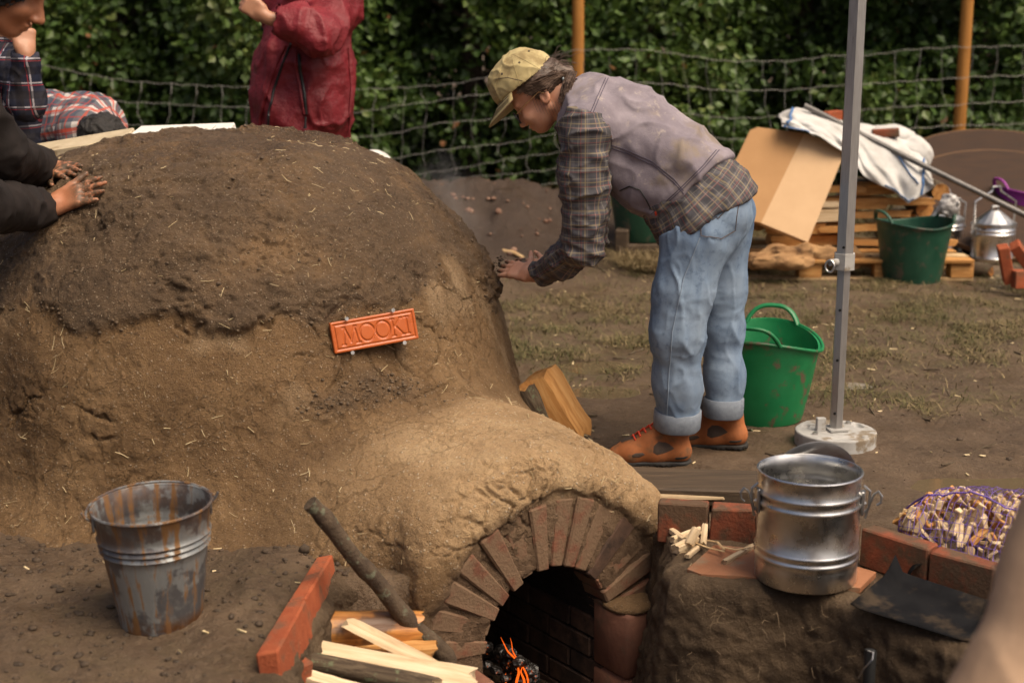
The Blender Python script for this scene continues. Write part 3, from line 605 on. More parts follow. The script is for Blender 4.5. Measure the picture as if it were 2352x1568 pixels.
TILE = simple('broken terracotta tile', (.27, .115, .055), (.37, .165, .085), 14, .7, 0, .4, .003, .3, dirt=(.23, .155, .095), dscale=9)
def rubber(name, a, b, dirt): return simple(name, a, b, 8, .45, 0, .08, .002, .45, dirt=dirt, dscale=11, dlo=.55, dhi=.66)
GREEN = rubber('bright green rubber', (.006, .16, .050), (.012, .215, .07), (.11, .085, .05)); DGREEN = rubber('dark green rubber', (.006, .046, .026), (.012, .065, .036), (.07, .065, .045))
PURPLE = rubber('magenta rubber', (.20, .018, .20), (.26, .03, .25), (.16, .05, .13)); BLUE = rubber('blue plastic', (.006, .03, .20), (.01, .05, .28), (.03, .05, .15))
BLACKM = simple('black enamel', (.006, .006, .007), (.012, .012, .013), 12, .85, 0, .1, .001, .08, dirt=(.050, .036, .024), dscale=9, dlo=.50, dhi=.72)
BLACKP = simple('black plastic', (.010, .010, .010), (.02, .02, .02), 12, .5, 0, .1, .001, .45)
GREYM = simple('grey aluminium', (.36, .35, .345), (.44, .43, .42), 30, .36, .75, .05, .0006, .5, stretch=(9, 9, .5))
GREYD = simple('scuffed grey concrete', (.34, .33, .31), (.47, .46, .44), 10, .75, 0, .35, .003, .3, dirt=(.18, .14, .095), dscale=9, dlo=.5, dhi=.62)
WIRE = simple('weathered fence wire', (.20, .19, .17), (.28, .27, .25), 20, .55, .3, .1, .001)
POSTM = simple('stained timber post', (.30, .125, .022), (.40, .18, .04), 5, .7, 0, .3, .003, .3, stretch=(8, 8, .6), dirt=(.12, .055, .018), dscale=8, dlo=.6, dhi=.68)
CARD = simple('brown cardboard', (.37, .205, .090), (.42, .24, .11), 4, .85, 0, .1, .001, .2); CARDL = simple('pale cardboard', (.50, .33, .185), (.55, .37, .215), 4, .85, 0, .1, .001, .2)  # right panel paler than the left, meeting at the fold
n = NB('white woven bag'); wv_ = n.noise(260, 2, .5); c = n.mix(n.rng(n.noise(6, 5), .35, .7), (.52, .51, .49), (.38, .365, .34)); BAGW = n.out(c, .8, 0, n.bump(wv_, .25, .001), .25)
BAGB = simple('blue woven trim', (.05, .13, .30), (.09, .2, .42), 60, .7); BROWND = simple('dark plywood', (.035, .018, .010), (.055, .029, .016), 6, .75, 0, .2, .002, .3, stretch=(1, 1, 8)); BROWNE = simple('plywood edge', (.12, .062, .028), (.17, .09, .04), 10, .75)
NETM = simple('purple net', (.10, .060, .30), (.17, .10, .42), 30, .6)
# ------------------------------------------------------------------ pieces of firewood
def log(name, a, b, r, mat, label, cat='log', group=None, sides=None, par=None, seed=0, endmat=None, bend=0.0, n_=12):
    """split or round billet; the grain runs along local x"""
    a, b = Vector(tuple(map(float, a))), Vector(tuple(map(float, b))); L = (b - a).length; R = frame(b - a); rnd = random.Random(seed); m = MB()
    if sides: outl = [(y * r, z * r) for y, z in sides]
    else: outl = [(r * cos(2 * pi * k / n_), r * sin(2 * pi * k / n_)) for k in range(n_)]
    o2 = []
    if sides:
        for i, p in enumerate(outl):
            q = outl[(i + 1) % len(outl)]
            for t in (0, .33, .66): o2.append((p[0] + (q[0] - p[0]) * t + rnd.uniform(-.04, .04) * r, p[1] + (q[1] - p[1]) * t + rnd.uniform(-.04, .04) * r))
        outl = o2
    k = len(outl); st = 9; V = []; 
    for i in range(st):
        x = L * i / (st - 1); e = .93 if i in (0, st - 1) else 1; by = bend * sin(pi * i / (st - 1)); jy, jz = rnd.gauss(0, .015) * r, rnd.gauss(0, .015) * r
        V += [(x + (rnd.uniform(-.05, .05) * min(L, .3) if i in (0, st - 1) else 0), y * e * (1 + rnd.uniform(-.02, .02)) + jy + by, z * e * (1 + rnd.uniform(-.02, .02)) + jz) for y, z in outl]
    F = [(i * k + j, i * k + (j + 1) % k, (i + 1) * k + (j + 1) % k, (i + 1) * k + j) for i in range(st - 1) for j in range(k)] + [tuple(range(k))[::-1], tuple((st - 1) * k + j for j in range(k))]
    m.add(V, F); me = m.mesh(name, mat, True, 38)
    if endmat: me.materials.append(endmat); [setattr(p, 'material_index', 1) for p in me.polygons if len(p.vertices) > 4]
    o = link(name, me, par, False) if par else link(name, me); o.matrix_world = Matrix.Translation(a) @ R.to_4x4()
    if label: tag(o, label, cat, group)
    return o
WEDGE = [(-1, -.55), (.9, -.6), (.35, .85)]; QUART = [(-.8, -.7), (.9, -.75), (.95, .55), (.1, .95), (-.85, .6)]; FLAT = [(-1, -.4), (1, -.45), (1, .3), (-.9, .45)]
# billet leaning on the dome
log('firewood_log', P(1232, 866, 5.20), G(1318, 1012, .02), .094, OWOOD, 'thick split log leaning against the right side of the clay dome', 'log', None, [(-.75, -.9), (.55, -.75), (.95, .2), (.35, .95), (-.8, .55)], None, 4)
log('firewood_log', P(1204, 888, 5.15), G(1272, 1015, .02), .050, BARK, 'bark covered left side of the thick log leaning on the dome', 'log', None, None, None, 5, OWOOD)  # bark side of the leaning log, built as a separate piece
# pile in the brick nook
fw = 'firewood in the brick nook'
log('firewood_log', P(694, 1444, 3.70), P(964, 1440, 3.76), .056, WETWOOD, 'wet orange brown log under the pale split sticks by the nook bricks', 'log', fw, [(-.9, -.6), (.9, -.65), (1, .1), (.55, .72), (-.05, .95), (-.65, .7), (-1, .05)], None, 7, OWOOD)
log('firewood_log', P(800, 1500, 3.66), P(1000, 1492, 3.66), .040, OWOOD, 'short orange log beneath the pale sticks, its sawn end facing the arch', 'log', fw, FLAT, None, 8)
log('firewood_log', P(664, 1478, 3.58), P(1088, 1554, 3.50), .030, SPLIT, 'long pale split stick on top of the nook pile, pointing at the arch', 'log', fw, WEDGE, None, 9, None, -.012)
log('firewood_log', P(680, 1512, 3.52), P(1000, 1575, 3.46), .026, BARK, 'bark sided stick directly below the long pale split stick', 'log', fw, None, None, 10, SPLIT)
log('firewood_log', P(800, 1428, 3.66), P(1000, 1530, 3.56), .020, SPLIT, 'tapered pale stick with a bark edge crossing over the wet orange log', 'log', fw, WEDGE, None, 11)
log('firewood_log', P(690, 1550, 3.42), P(860, 1600, 3.36), .030, SPLIT, 'pale split stick lowest in the nook pile, cut by the bottom of the photo', 'log', fw, FLAT, None, 12)
log('firewood_log', P(720, 1535, 3.66), P(1040, 1590, 3.66), .05, BARK, 'dark bark log buried beneath the other nook firewood', 'log', fw, None, None, 13, OWOOD)
m = MB(); a, b = P(712, 1160, 3.62), P(1030, 1525, 3.78); pts = [a + (b - a) * t + np.array([.006 * sin(9 * t), 0, .008 * sin(14 * t + 1)]) for t in np.linspace(0, 1, 26)]
m.tube(pts, [.0225 + .003 * t + .004 * (abs(sin(11 * t + .5)) ** 14) + random.gauss(0, .0006) for t in np.linspace(0, 1, 26)], 12); tag(m.build('branch', simple('mossy bark', (.045, .030, .020), (.095, .066, .042), 18, .85, 0, 1, .006, .25, dirt=(.12, .12, .08), dscale=26, dlo=.56, dhi=.64)), 'bark covered branch propped diagonally against the tunnel beside the firewood', 'branch')
# ------------------------------------------------------------------ bricks at the edges of the pit
def brick_at(c, R, parent=None, mat=EBRICK, name='brick', sz=(.215, .065, .1025), label=None, group=None, ch=.0045):
    o = MB().box(c, sz, R, ch, .0038).build(name, mat, parent, False)
    if label: tag(o, label, 'brick', group)
    return o
nook = thing('brick_edging', 'line of bright terracotta bricks edging the firewood nook', 'brick edging', G(690, 1420))
a, b = G(750, 1300, .03), G(618, 1530, .03)
L_ = np.linalg.norm(b - a); R = frame(b - a)
for k in range(2):
    t = (k + .5) / 2; c_ = a + (b - a) * t; brick_at(c_ - np.array([0, 0, .02]), R @ rot('X', .12), nook, EBRICK, sz=(L_ / 2 - .006, .050, .11))
brick_at(P(655, 1542, 3.42), frame(P(690, 1568, 3.36) - P(610, 1520, 3.44)), nook, EBRICK, sz=(.14, .06, .1))
edge = thing('brick_edging', 'row of muddy red bricks on edge behind the shiny steel bucket', 'brick edging', G(1760, 1250))
row = [(1512, 1238), (1632, 1248), (1742, 1256), (1860, 1272), (1975, 1290), (2020, 1300)]
for k in range(4):
    a, b = G(*row[k], -.01), G(*row[k + 1], -.01); c_ = (a + b) / 2 + np.array([0, .03, .056]); brick_at(c_, frame(b - a) @ rot('X', random.gauss(0, .05)), edge, EBRICKD, sz=(np.linalg.norm(b - a) - .006, .066, .128 - .012 * k))
pts = [G(1985, 1300), G(2140, 1352), G(2290, 1398), G(2440, 1450)]
for k in range(3):
    a, b = pts[k], pts[k + 1]; brick_at((a + b) / 2 + np.array([.01, .03, .056 - .004 * k]), frame(b - a), edge, EBRICKD, sz=(np.linalg.norm(b - a) - .006, .066, .115))
tag(MB().box(G(1612, 1118, .05) , (.72, .24, .055), frame(G(1780, 1120) - G(1440, 1108)) @ rot('X', -.03), .006, .004).build('plank', SLEEPER, None, False), 'dark wet sleeper plank lying by the boots behind the red bricks', 'plank')
tag(MB().box(P(1580, 1139, 4.42), (.235, .05, .014), frame(np.array([1, -.03, 0])), .003, .002).build('wood_strip', simple('weathered batten', (.30, .21, .12), (.40, .30, .18), 12, .85, 0, .4, .003), None, False), 'thin weathered batten resting on top of the red brick row', 'batten')
# broken tile under the bucket
m = MB(); ol = [G(1578, 1318, .004), G(1640, 1262, .004), G(1760, 1272, .004), G(1890, 1290, .004), G(2012, 1325, .004), G(1975, 1362, .004), G(1860, 1352, .004), G(1700, 1334, .004), G(1610, 1330, .004)]
k = len(ol); m.add([(x, y, .004) for x, y, _ in ol] + [(x, y, .020) for x, y, _ in ol], [tuple(range(k))[::-1], tuple(range(k, 2 * k))] + [(i, (i + 1) % k, k + (i + 1) % k, k + i) for i in range(k)])
tag(m.build('terracotta_tile', TILE, None, False), 'broken flat terracotta tile under the shiny steel bucket on the pit edge', 'tile')
ZT = .0205
# ------------------------------------------------------------------ buckets
def ring(m, c, r, rt, n=48, tilt=None): 
    pts = [Vector(tuple(c)) + ((tilt or Matrix.Identity(3)) @ Vector((r * cos(q), r * sin(q), 0))) for q in np.linspace(0, 2 * pi, n + 1)]; return m.tube(pts, rt, 8, False)
bc = G(1849, 1322, ZT); bc[2] = ZT; bk = thing('ash_bucket', 'shiny new galvanised steel bucket standing on the broken tile at the pit edge', 'bucket', bc)
RB = .143; H = .315
prof = [(0, .004), (RB - .010, .004), (RB - .004, 0), (RB, .004), (RB, .055)]
for z in (.075, .098, .228, .258): prof += [(RB, z - .008), (RB + .0022, z - .005), (RB + .0042, z), (RB + .0022, z + .005), (RB, z + .008)]
prof = prof[:5] + sorted(prof[5:], key=lambda t: t[1]) + [(RB, H - .004), (RB + .003, H), (RB + .001, H + .003), (RB - .0025, H), (RB - .0025, H - .03)]
for z in (.258, .228, .098, .075): prof += [(RB - .0015, z + .008), (RB + .001, z), (RB - .0015, z - .008)]
prof += [(RB - .002, .012), (0, .012)]
m = MB(); m.lathe(prof, 72, (0, 0, 0)); o = m.build('bucket_body', GALV, bk, True, 50, False)
m = MB(); ring(m, (0, 0, H + .001), RB + .001, .0036, 64); m.build('rim', GALV, bk, world=False)
for sx, ang in ((-1, radians(188)), (1, radians(-18))):
    d = Vector((cos(ang), sin(ang), 0)); tv = Vector((-sin(ang), cos(ang), 0)); up = Vector((0, 0, 1)); m = MB()
    m.box(d * (RB + .006) + up * .235, (.010, .030, .07), frame(d), .003); m.tube([d * (RB + .004) + up * .20, d * (RB + .022) + up * .22, d * (RB + .024) + up * .27, d * (RB + .006) + up * .285], .0035, 8); m.build('bucket_lug', GALVD, bk, world=False)
    m = MB(); hk = [d * (RB + .014) + up * .19, d * (RB + .022) + up * .225, d * (RB + .034) + up * .262, d * (RB + .046) + up * .272, d * (RB + .056) + up * .258, d * (RB + .054) + up * .240, d * (RB + .044) + up * .232]; m.tube(hk, .0036, 8); m.build('handle_hook', GALVD, bk, world=False)
m = MB(); pts = [Vector(((RB + .012) * cos(q), (RB + .012) * sin(q), .235 - .10 * sin(pi * (q - radians(-18)) / radians(206)))) for q in np.linspace(radians(-18), radians(188), 30)]; m.tube(pts, .0038, 8); m.build('bail_handle', GALVD, bk, world=False)
# its lid, propped behind
ld = thing('bucket_lid', 'round steel lid propped on edge behind the shiny bucket', 'lid', bc + np.array([.02, .19, .15])); R = Matrix((Vector((1, .25, 0)).normalized(), Vector((0, -.26, 1)).normalized(), Vector((.25, -1, -.26)).normalized())).transposed()
m = MB(); m.lathe([(0, .014), (.05, .013), (.13, .004), (.150, .002), (.153, 0), (.150, -.003), (.13, 0), (0, .008)], 56, (.025, .0, .055), R); m.build('lid_plate', simple('dull lid steel', (.20, .20, .205), (.28, .28, .285), 12, .42, 1, .1, .001), ld, True, 50, False)
m = MB(); m.tube([Vector((.025, 0, .055)) + R @ Vector(p) for p in ((-.03, 0, .013), (-.03, 0, .035), (.03, 0, .035), (.03, 0, .013))], .005, 8); m.build('handle', GALVD, ld, world=False)
# old rusty pail
oc = G(372, 1420, 0); ob = thing('old_bucket', 'old rust streaked zinc bucket standing on the mud left of the tunnel', 'bucket', oc); ob.rotation_euler = (radians(1.5), radians(-2), .3)
R0, R1, H = .106, .152, .325
def rr(z): return R0 + (R1 - R0) * z / H
prof = [(0, .012), (R0 - .004, .012), (R0 - .001, 0), (R0 + .001, 0), (R0 + .003, .012)]
for z in (.03, .12, .19, .207, .216, .224, .233, .241, .250, .258, .268): prof.append((rr(z) + (.0062 if z in (.216, .233, .250) else 0), z))
prof += [(rr(H) - .001, H - .006), (rr(H) + .004, H), (rr(H), H + .004), (rr(H) - .003, H), (rr(.258) - .003, .258), (rr(.25) + .001, .25), (rr(.242) - .003, .242), (rr(.233) + .001, .233), (rr(.224) - .003, .224), (rr(.02) - .003, .02), (0, .02)]
m = MB(); m.lathe(prof, 64, wob=lambda q, z: .010 * cos(2 * q + .6) + .006 * cos(3 * q)); m.build('bucket_body', RUSTY, ob, True, 60, False)
m = MB(); pts = [Vector(((rr(H) + .001) * (1 + .010 * cos(2 * q + .6) + .006 * cos(3 * q)) * cos(q), (rr(H) + .001) * (1 + .010 * cos(2 * q + .6) + .006 * cos(3 * q)) * sin(q), H + .001)) for q in np.linspace(0, 2 * pi, 60)]; m.tube(pts, .0042, 8, False); m.build('rim', RUSTY, ob, world=False)
m = MB(); m.lathe([(0, .175), (.05, .178), (.09, .174), (rr(.17) - .005, .17)], 40, wob=lambda q, z: .0); m.build('mud_slurry', simple('dark slurry', (.018, .013, .009), (.034, .025, .017), 20, .75, 0, .6, .006, .2), ob, world=False)
for q0 in (radians(5), radians(185)):
    d = Vector((cos(q0), sin(q0), 0)); up = Vector((0, 0, 1)); m = MB(); m.box(d * (rr(.3) + .003) + up * .302, (.006, .036, .045), frame(d), .002); m.tube([d * rr(.31) + up * .300, d * (rr(.31) + .010) + up * .31, d * (rr(.31) + .020) + up * .318, d * (rr(.31) + .026) + up * .332], .0036, 8); m.build('bucket_lug', RUSTY, ob, world=False)
m = MB(); pts = [Vector(((rr(H) + .014) * cos(q), (rr(H) + .014) * sin(q), .318 + .012 * sin(q - radians(5)))) for q in np.linspace(radians(5), radians(185), 30)]; m.tube(pts, .0034, 8); m.build('bail_handle', RUSTY, ob, world=False)
# ------------------------------------------------------------------ flexible tubs
def tub(name, c, r0, r1, h, mat, label, ang, cat='tub', dip=.045):
    t = thing(name, label, cat, c); m = MB(); N_ = 72; rows = 14; V = []
    def top(q): return h - dip * (1 - abs(cos(q - ang)) ** 1.6) 
    for side in (1, 0):
        for j in range(rows + 1):
            f = j / rows
            for k in range(N_):
                q = 2 * pi * k / N_; z = top(q) * (f if side else 1 - f); zz = z / h; r = r0 + (r1 - r0) * zz ** .85 - (0 if side else .006); r *= 1 + .012 * cos(2 * (q - ang)) * zz
                if side and f > .93: r += .006
                V.append((r * cos(q), r * sin(q), max(z, .0 if side else .008)))
    R_ = 2 * rows + 2; F = [(i * N_ + k, i * N_ + (k + 1) % N_, (i + 1) * N_ + (k + 1) % N_, (i + 1) * N_ + k) for i in range(R_ - 1) for k in range(N_)]
    V += [(0, 0, .0), (0, 0, .008)]; b = len(V); F += [(b - 2, (k + 1) % N_, k) for k in range(N_)] + [(b - 1, (R_ - 1) * N_ + k, (R_ - 1) * N_ + (k + 1) % N_) for k in range(N_)]
    m.add(V, F); m.build('tub_body', mat, t, True, 50, False)
    m = MB(); m.tube([Vector(((r1 + .002) * (1 + .012 * cos(2 * (q - ang))) * cos(q), (r1 + .002) * (1 + .012 * cos(2 * (q - ang))) * sin(q), top(q))) * 1.0 for q in np.linspace(0, 2 * pi, 72)], .007, 8, False); m.build('rim', mat, t, world=False)
    for s in (0, pi):
        m = MB(); aw = .46; pts = []
        for x in np.linspace(-1, 1, 17):
            q = ang + s + x * aw; e = max(0, 1 - abs(x) ** 3.2); pts.append(Vector(((r1 + .010 * e + .002) * cos(q), (r1 + .010 * e + .002) * sin(q), top(q) - .004 + .062 * e)))
        m.tube(pts, .0125, 10, True, .7); m.build('handle', mat, t, world=False)
    return t
tub('rubber_tub', G(1744, 955), .168, .240, .355, GREEN, 'bright green rubber tub with mud smears standing behind the woman in jeans', radians(70), dip=.06)
tub('rubber_tub', G(2092, 652), .165, .228, .40, DGREEN, 'dark green rubber tub in front of the woodpile, nearest to the steel pails', radians(195), dip=.035)
tub('rubber_tub', P(1476, 549, 9.3), .165, .228, .36, DGREEN, 'dark green rubber tub far behind the woman, seen below her vest', radians(20))
tub('rubber_tub', G(2350, 560), .17, .225, .42, PURPLE, 'magenta rubber tub at the right edge behind the lidded pails', radians(10))
# ------------------------------------------------------------------ tent leg and its weight
pb = G(1918, 1022); tl = thing('tent_pole', 'tall grey aluminium tent pole standing in the round weight', 'tent pole', pb)
def hexa(m, r, z0, z1, c=(0, 0), n=6, ph=.35): V = [(c[0] + r * cos(ph + 2 * pi * k / n), c[1] + r * sin(ph + 2 * pi * k / n), z) for z in (z0, z1) for k in range(n)]; m.add(V, [tuple(range(n))[::-1], tuple(range(n, 2 * n))] + [(k, (k + 1) % n, n + (k + 1) % n, n + k) for k in range(n)]); return m
hexa(MB(), .0335, .71, 2.6).build('upper_tube', GREYM, tl, False, None, False); hexa(MB(), .0265, .0, .74).build('lower_tube', GREYM, tl, False, None, False)
m = hexa(MB(), .0415, .675, .735); m.build('clamp', GREYD, tl, False, None, False)
m = MB(); m.tube([(-.03, -.02, .705), (-.062, -.035, .705)], .013, 10); m.build('clamp_knob', GREYD, tl, world=False)
m = MB(); m.tube([Vector((-.062, -.04, .692)) + Vector((.017 * cos(q) * .8, .017 * cos(q) * -.6, .021 * sin(q))) for q in np.linspace(0, 2 * pi, 20)], .0042, 8, False); m.build('pull_ring', STEEL, tl, world=False)
HOLE = NB('hole dark').out((.004, .004, .004), .9)
for z in (.13, .335, .525, .70 + .06): m = MB(); m.tube([(-.0125, -.0215 - (.008 if z > .71 else 0), z), (-.0135, -.0245 - (.008 if z > .71 else 0), z)], .0052, 10); m.build('pin_hole', HOLE, tl, world=False)
wt = thing('tent_weight', 'round scuffed grey weight plate at the foot of the tent leg', 'weight', pb); wt.rotation_euler = (0, 0, .2)
V_, F_ = surf(lambda p: smax(smax(np.maximum(np.hypot(p[:, 0], p[:, 1]) - .152, np.abs(p[:, 2] - .030) - .030) , -cap(p, (-.05, -.10, .066), (.05, -.10, .066), .016, .016), .004), -np.minimum(cap(p, (.11, .03, .062), (.11, .06, .062), .016, .016), cap(p, (-.10, .06, .062), (-.08, .09, .062), .014, .014)), .004) + .0022 * fbm(p, 30, 3), (-.17, -.17, -.02), (.17, .17, .08), .0045)
link('weight_plate', mesh_np('weight_plate', V_, F_, GREYD), wt, False)
MB().box((-.062, .0, .085), (.036, .02, .055), None, .003).build('grip_block', GREYD, wt, True, 35, False); m = MB(); m.box((.0, .0, .066), (.075, .075, .012), None, .003); m.build('socket', GREYD, wt, True, 35, False)
for x, y in ((.085, .075), (-.10, -.04)): m = MB(); m.tube([(x, y, .055), (x, y, .068)], .011, 10); m.build('bolt', STEEL, wt, world=False)
# ------------------------------------------------------------------ dustpan, pipe
dp = thing('dustpan', 'dirty black metal dustpan lying on the pit edge right of the steel bucket', 'dustpan', G(2090, 1385))
A = [G(1952, 1392, .03), G(2232, 1478, .012), G(2300, 1418, .02), G(2052, 1336, .02)]       # mouth left, mouth right, back right, back left
A = [Vector(x) for x in A]; g1 = []
for j in range(9):
    f = j / 8; ro_ = []
    for i in range(13):
        s = i / 12; p = (A[0].lerp(A[1], s)).lerp(A[3].lerp(A[2], s), f); e = max(0, abs(s - .5) * 2 - .82) / .18; ro_.append(p + Vector((0, 0, .045 * (e ** 1.2) * (.15 + .85 * f) + .036 * max(0, (f - .80) / .20) ** 1.1)))
    g1.append(ro_)
m = MB(); m.grid(g1); o = m.build('pan', BLACKM, dp, True, None, True); sm = o.modifiers.new('t', 'SOLIDIFY'); sm.thickness = .0025
m = MB(); bk_ = (A[3] + A[2]) / 2; pts = [Vector(P(2130 + 46 * cos(q), 1336 - 46 * sin(q), 3.80)) for q in np.linspace(-.35, pi + .35, 16)]; 
for s in (0,):
    V_ = []
    for p in pts: V_ += [p + Vector((0, -.011, 0)), p + Vector((0, .011, 0)), p + Vector((0, .011, .003)), p + Vector((0, -.011, .003))]
    m.add(V_, [(4 * i + a, 4 * i + (a + 1) % 4, 4 * i + 4 + (a + 1) % 4, 4 * i + 4 + a) for i in range(len(pts) - 1) for a in range(4)])
m.build('loop_handle', BLACKM, dp)
pp = thing('pipe_stub', 'short black plastic pipe with a wire tie standing against the pit wall', 'pipe', P(1990, 1640, 3.42)); m = MB(); a, b = P(1990, 1640, 3.42), P(2000, 1492, 3.44); m.tube([a, b], .016, 16, False); m.tube([b, b - (b - a) * .3], .013, 16, True); m.build('tube', BLACKP, pp)
m = MB(); m.tube([P(1972, 1556, 3.415), P(1985, 1534, 3.40), P(2004, 1514, 3.40), P(2006, 1498, 3.42), P(1990, 1494, 3.44)], .0025, 8); m.build('wire_tie', GALVD, pp)
# ------------------------------------------------------------------ kindling by the bucket
kd = 'kindling beside the steel bucket'
KL = [((1530, 1208, .02), (1572, 1240, .03), .011, 'long pale kindling stick nearest the arch, pointing at the red bricks'), ((1545, 1240, .02), (1608, 1216, .035), .013, 'kindling stick lying across the nearest pale one'), ((1582, 1250, .035), (1600, 1214, .075), .014, 'chunky kindling block standing in the middle of the small pile'),
      ((1616, 1250, .03), (1620, 1205, .07), .010, 'slim upright kindling stick leaning on the red bricks'), ((1552, 1262, .022), (1600, 1240, .03), .019, 'fattest kindling block at the front of the small pile'), ((1578, 1278, .022), (1612, 1250, .02), .008, 'thin kindling stick poking out below the fattest block'),
      ((1664, 1290, .026), (1728, 1254, .026), .009, 'kindling stick lying alone on the tile against the steel bucket')]
for i, (a, b, r, lb) in enumerate(KL): log('kindling', G(*a), G(*b), r, SPLIT, lb, 'kindling', kd, QUART, None, 40 + i)
for i, (pts, lb) in enumerate((([(1596, 1246), (1630, 1258), (1664, 1266)], 'long thin wood splinter curving towards the bucket'), ([(1622, 1240), (1648, 1244), (1664, 1262)], 'curled flat wood shaving near the bucket'), ([(1655, 1255), (1690, 1262), (1724, 1256)], 'pale bent splinter touching the steel bucket'))):
    m = MB(); m.tube([G(*q, .028 + .006 * j) for j, q in enumerate(pts)], .004, 6, True, .5); tag(m.build('splinter', WOODP), lb, 'splinter', kd)
# net sack of kindling
bg = thing('net_sack', 'purple net sack stuffed with kindling lying on the mud at the right', 'sack', G(2210, 1290))
bc_ = [G(2085, 1205, .06), G(2210, 1212, .085), G(2340, 1236, .09), G(2480, 1268, .085)]
def sack_r(t, a): return (.062 + .048 * sstep(0, .25, np.array([t]))[0] - .0 * t) * (1 + .10 * sin(3 * a + 6 * t))
NA, NL = 30, 34; cl = np.array([[np.interp(t, [0, .33, .66, 1], [q[j] for q in bc_]) for j in range(3)] for t in np.linspace(-.06, 1, NL)]); ax_ = Vector(bc_[3] - bc_[0]).normalized(); yv = Vector((0, 0, 1)).cross(ax_).normalized(); zv = ax_.cross(yv)
def sp(i, k):
    a = 2 * pi * k / NA; t = i / (NL - 1); r = 1.34 * sack_r(t, a) * (1 + .06 * float(_T[i % 64, k % 64, 5]) ) * (.55 + .45 * min(1, i / 7)); p = Vector(cl[i]) + yv * (r * 1.35 * cos(a)) + zv * (r * (.70 if sin(a) < 0 else .80) * sin(a)); p.z = max(p.z, .004); return p
net = MB(); S_ = [[sp(i, k) for k in range(NA)] for i in range(NL)]
for k in range(NA): net.tube([S_[i][(k + (i // 9)) % NA] for i in range(NL)], .0009, 3, False)
for i in range(0, NL, 1): net.tube([S_[i][k % NA] + ax_ * (.004 * (k % 2)) for k in range(NA + 1)], .0009, 3, False)
tag(net.build('net', NETM, bg), kind='stuff')
for kk, off in ((int(NA * .80), 1), (int(NA * .33), 2)):
    net2 = MB(); net2.tube([S_[i][kk] + Vector((0, -.003, .004 + .010 * sin(i * .5))) for i in range(1, NL)], [.0034 - .0015 * i / NL for i in range(1, NL)], 6); net2.build('gathered_net', NETM, bg)
for k in range(290):
    t = random.uniform(.06, .99); i = int(t * (NL - 1)); a = random.uniform(.1, pi - .1) if random.random() < .85 else random.uniform(pi, 2 * pi); e = random.uniform(.62, .92); p = Vector(cl[i]) + (S_[i][int(a / (2 * pi) * NA)] - Vector(cl[i])) * e
    d = (zv * random.gauss(.8, .3) + yv * random.gauss(0, .5) + ax_ * random.gauss(0, .35)).normalized(); h = random.uniform(.016, .046)
    pa, pb_ = p - d * h, p + d * h * .55; pa.z = max(pa.z, .012); log('kindling', pa, pb_, random.uniform(.008, .013), SPLIT, None, sides=QUART, par=bg, seed=200 + k) if k < 0 else None
    o = MB().box((pa + pb_) / 2, ((pb_ - pa).length, random.uniform(.008, .026), random.uniform(.007, .018)), frame(pb_ - pa, (random.random(), random.random(), 1)), .002, .003).build('kindling', random.choice((SPLIT, SPLIT, WOODP, OWOOD)), bg, False)
m = MB(); m.tube([P(2118, 1182, 4.05), P(2142, 1206, 4.03), P(2166, 1232, 4.02)], .006, 6, True, .4); m.build('label_strip', BAGW, bg)
# ------------------------------------------------------------------ hedge trees
n = NB('hedge leaf'); tn = n.attr('tint')
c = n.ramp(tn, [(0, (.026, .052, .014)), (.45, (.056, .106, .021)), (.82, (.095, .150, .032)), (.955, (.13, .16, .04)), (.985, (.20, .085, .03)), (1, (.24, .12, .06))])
LEAF = n.out(c, .48, 0, None, .45, Transmission_Weight=0.0, Subsurface_Weight=0.0)
tr = n.t.nodes.new('ShaderNodeBsdfTranslucent'); n.t.links.new(n.mix(.5, c, (.10, .16, .02)), tr.inputs[0]); mx = n.t.nodes.new('ShaderNodeMixShader'); mx.inputs[0].default_value = .25
n.t.links.new(n.b.outputs[0], mx.inputs[1]); n.t.links.new(tr.outputs[0], mx.inputs[2]); n.t.links.new(mx.outputs[0], n.t.nodes['Material Output'].inputs[0])
TRUNK = simple('hedge bark', (.03, .022, .015), (.07, .05, .035), 20, .9, 0, .6, .01)
def leaves(cent, rad, per, size, tint0):
    """leaf sprays round the given clump centres; every leaf a folded quad"""
    k = len(cent) * per; c = np.repeat(cent, per, 0); r = np.repeat(rad, per); d = rng.normal(size=(k, 3)); d /= np.linalg.norm(d, axis=1, keepdims=True)
    p = c + d * (r * rng.random(k) ** .45)[:, None] * np.array([1.15, .8, .75]); ax = d + rng.normal(size=(k, 3)) * .7 + np.array([0, -.2, -.35]); ax /= np.linalg.norm(ax, axis=1, keepdims=True)
    nr = np.cross(ax, rng.normal(size=(k, 3))); nr += np.array([0, -.45, .55]); nr -= ax * (nr * ax).sum(1, keepdims=True); nr /= np.linalg.norm(nr, axis=1, keepdims=True); b = np.cross(nr, ax)
    s = (size * (.65 + .7 * rng.random(k)))[:, None]; ww = .40 * s
    v = np.stack([p, p + ax * s * .45 + b * ww + nr * s * .10, p + ax * s, p + ax * s * .45 - b * ww + nr * s * .10], 1).reshape(-1, 3)
    f = (np.arange(k) * 4)[:, None] + np.arange(4)[None]; t = np.repeat(np.clip(np.repeat(tint0, per) + rng.normal(size=k) * .16, 0, .95), 1); t = np.where(rng.random(k) < .006, .99, t)
    return v, f, np.repeat(t, 4)
HT = [(-7.6, 14.6, 5.0), (-5.6, 14.0, 4.6), (-3.9, 14.4, 5.2), (-2.1, 13.9, 4.7), (-.4, 14.5, 5.4), (1.3, 14.0, 4.8), (2.9, 14.4, 5.0), (4.6, 13.9, 4.6), (6.3, 14.5, 5.1), (8.1, 14.3, 4.9)]
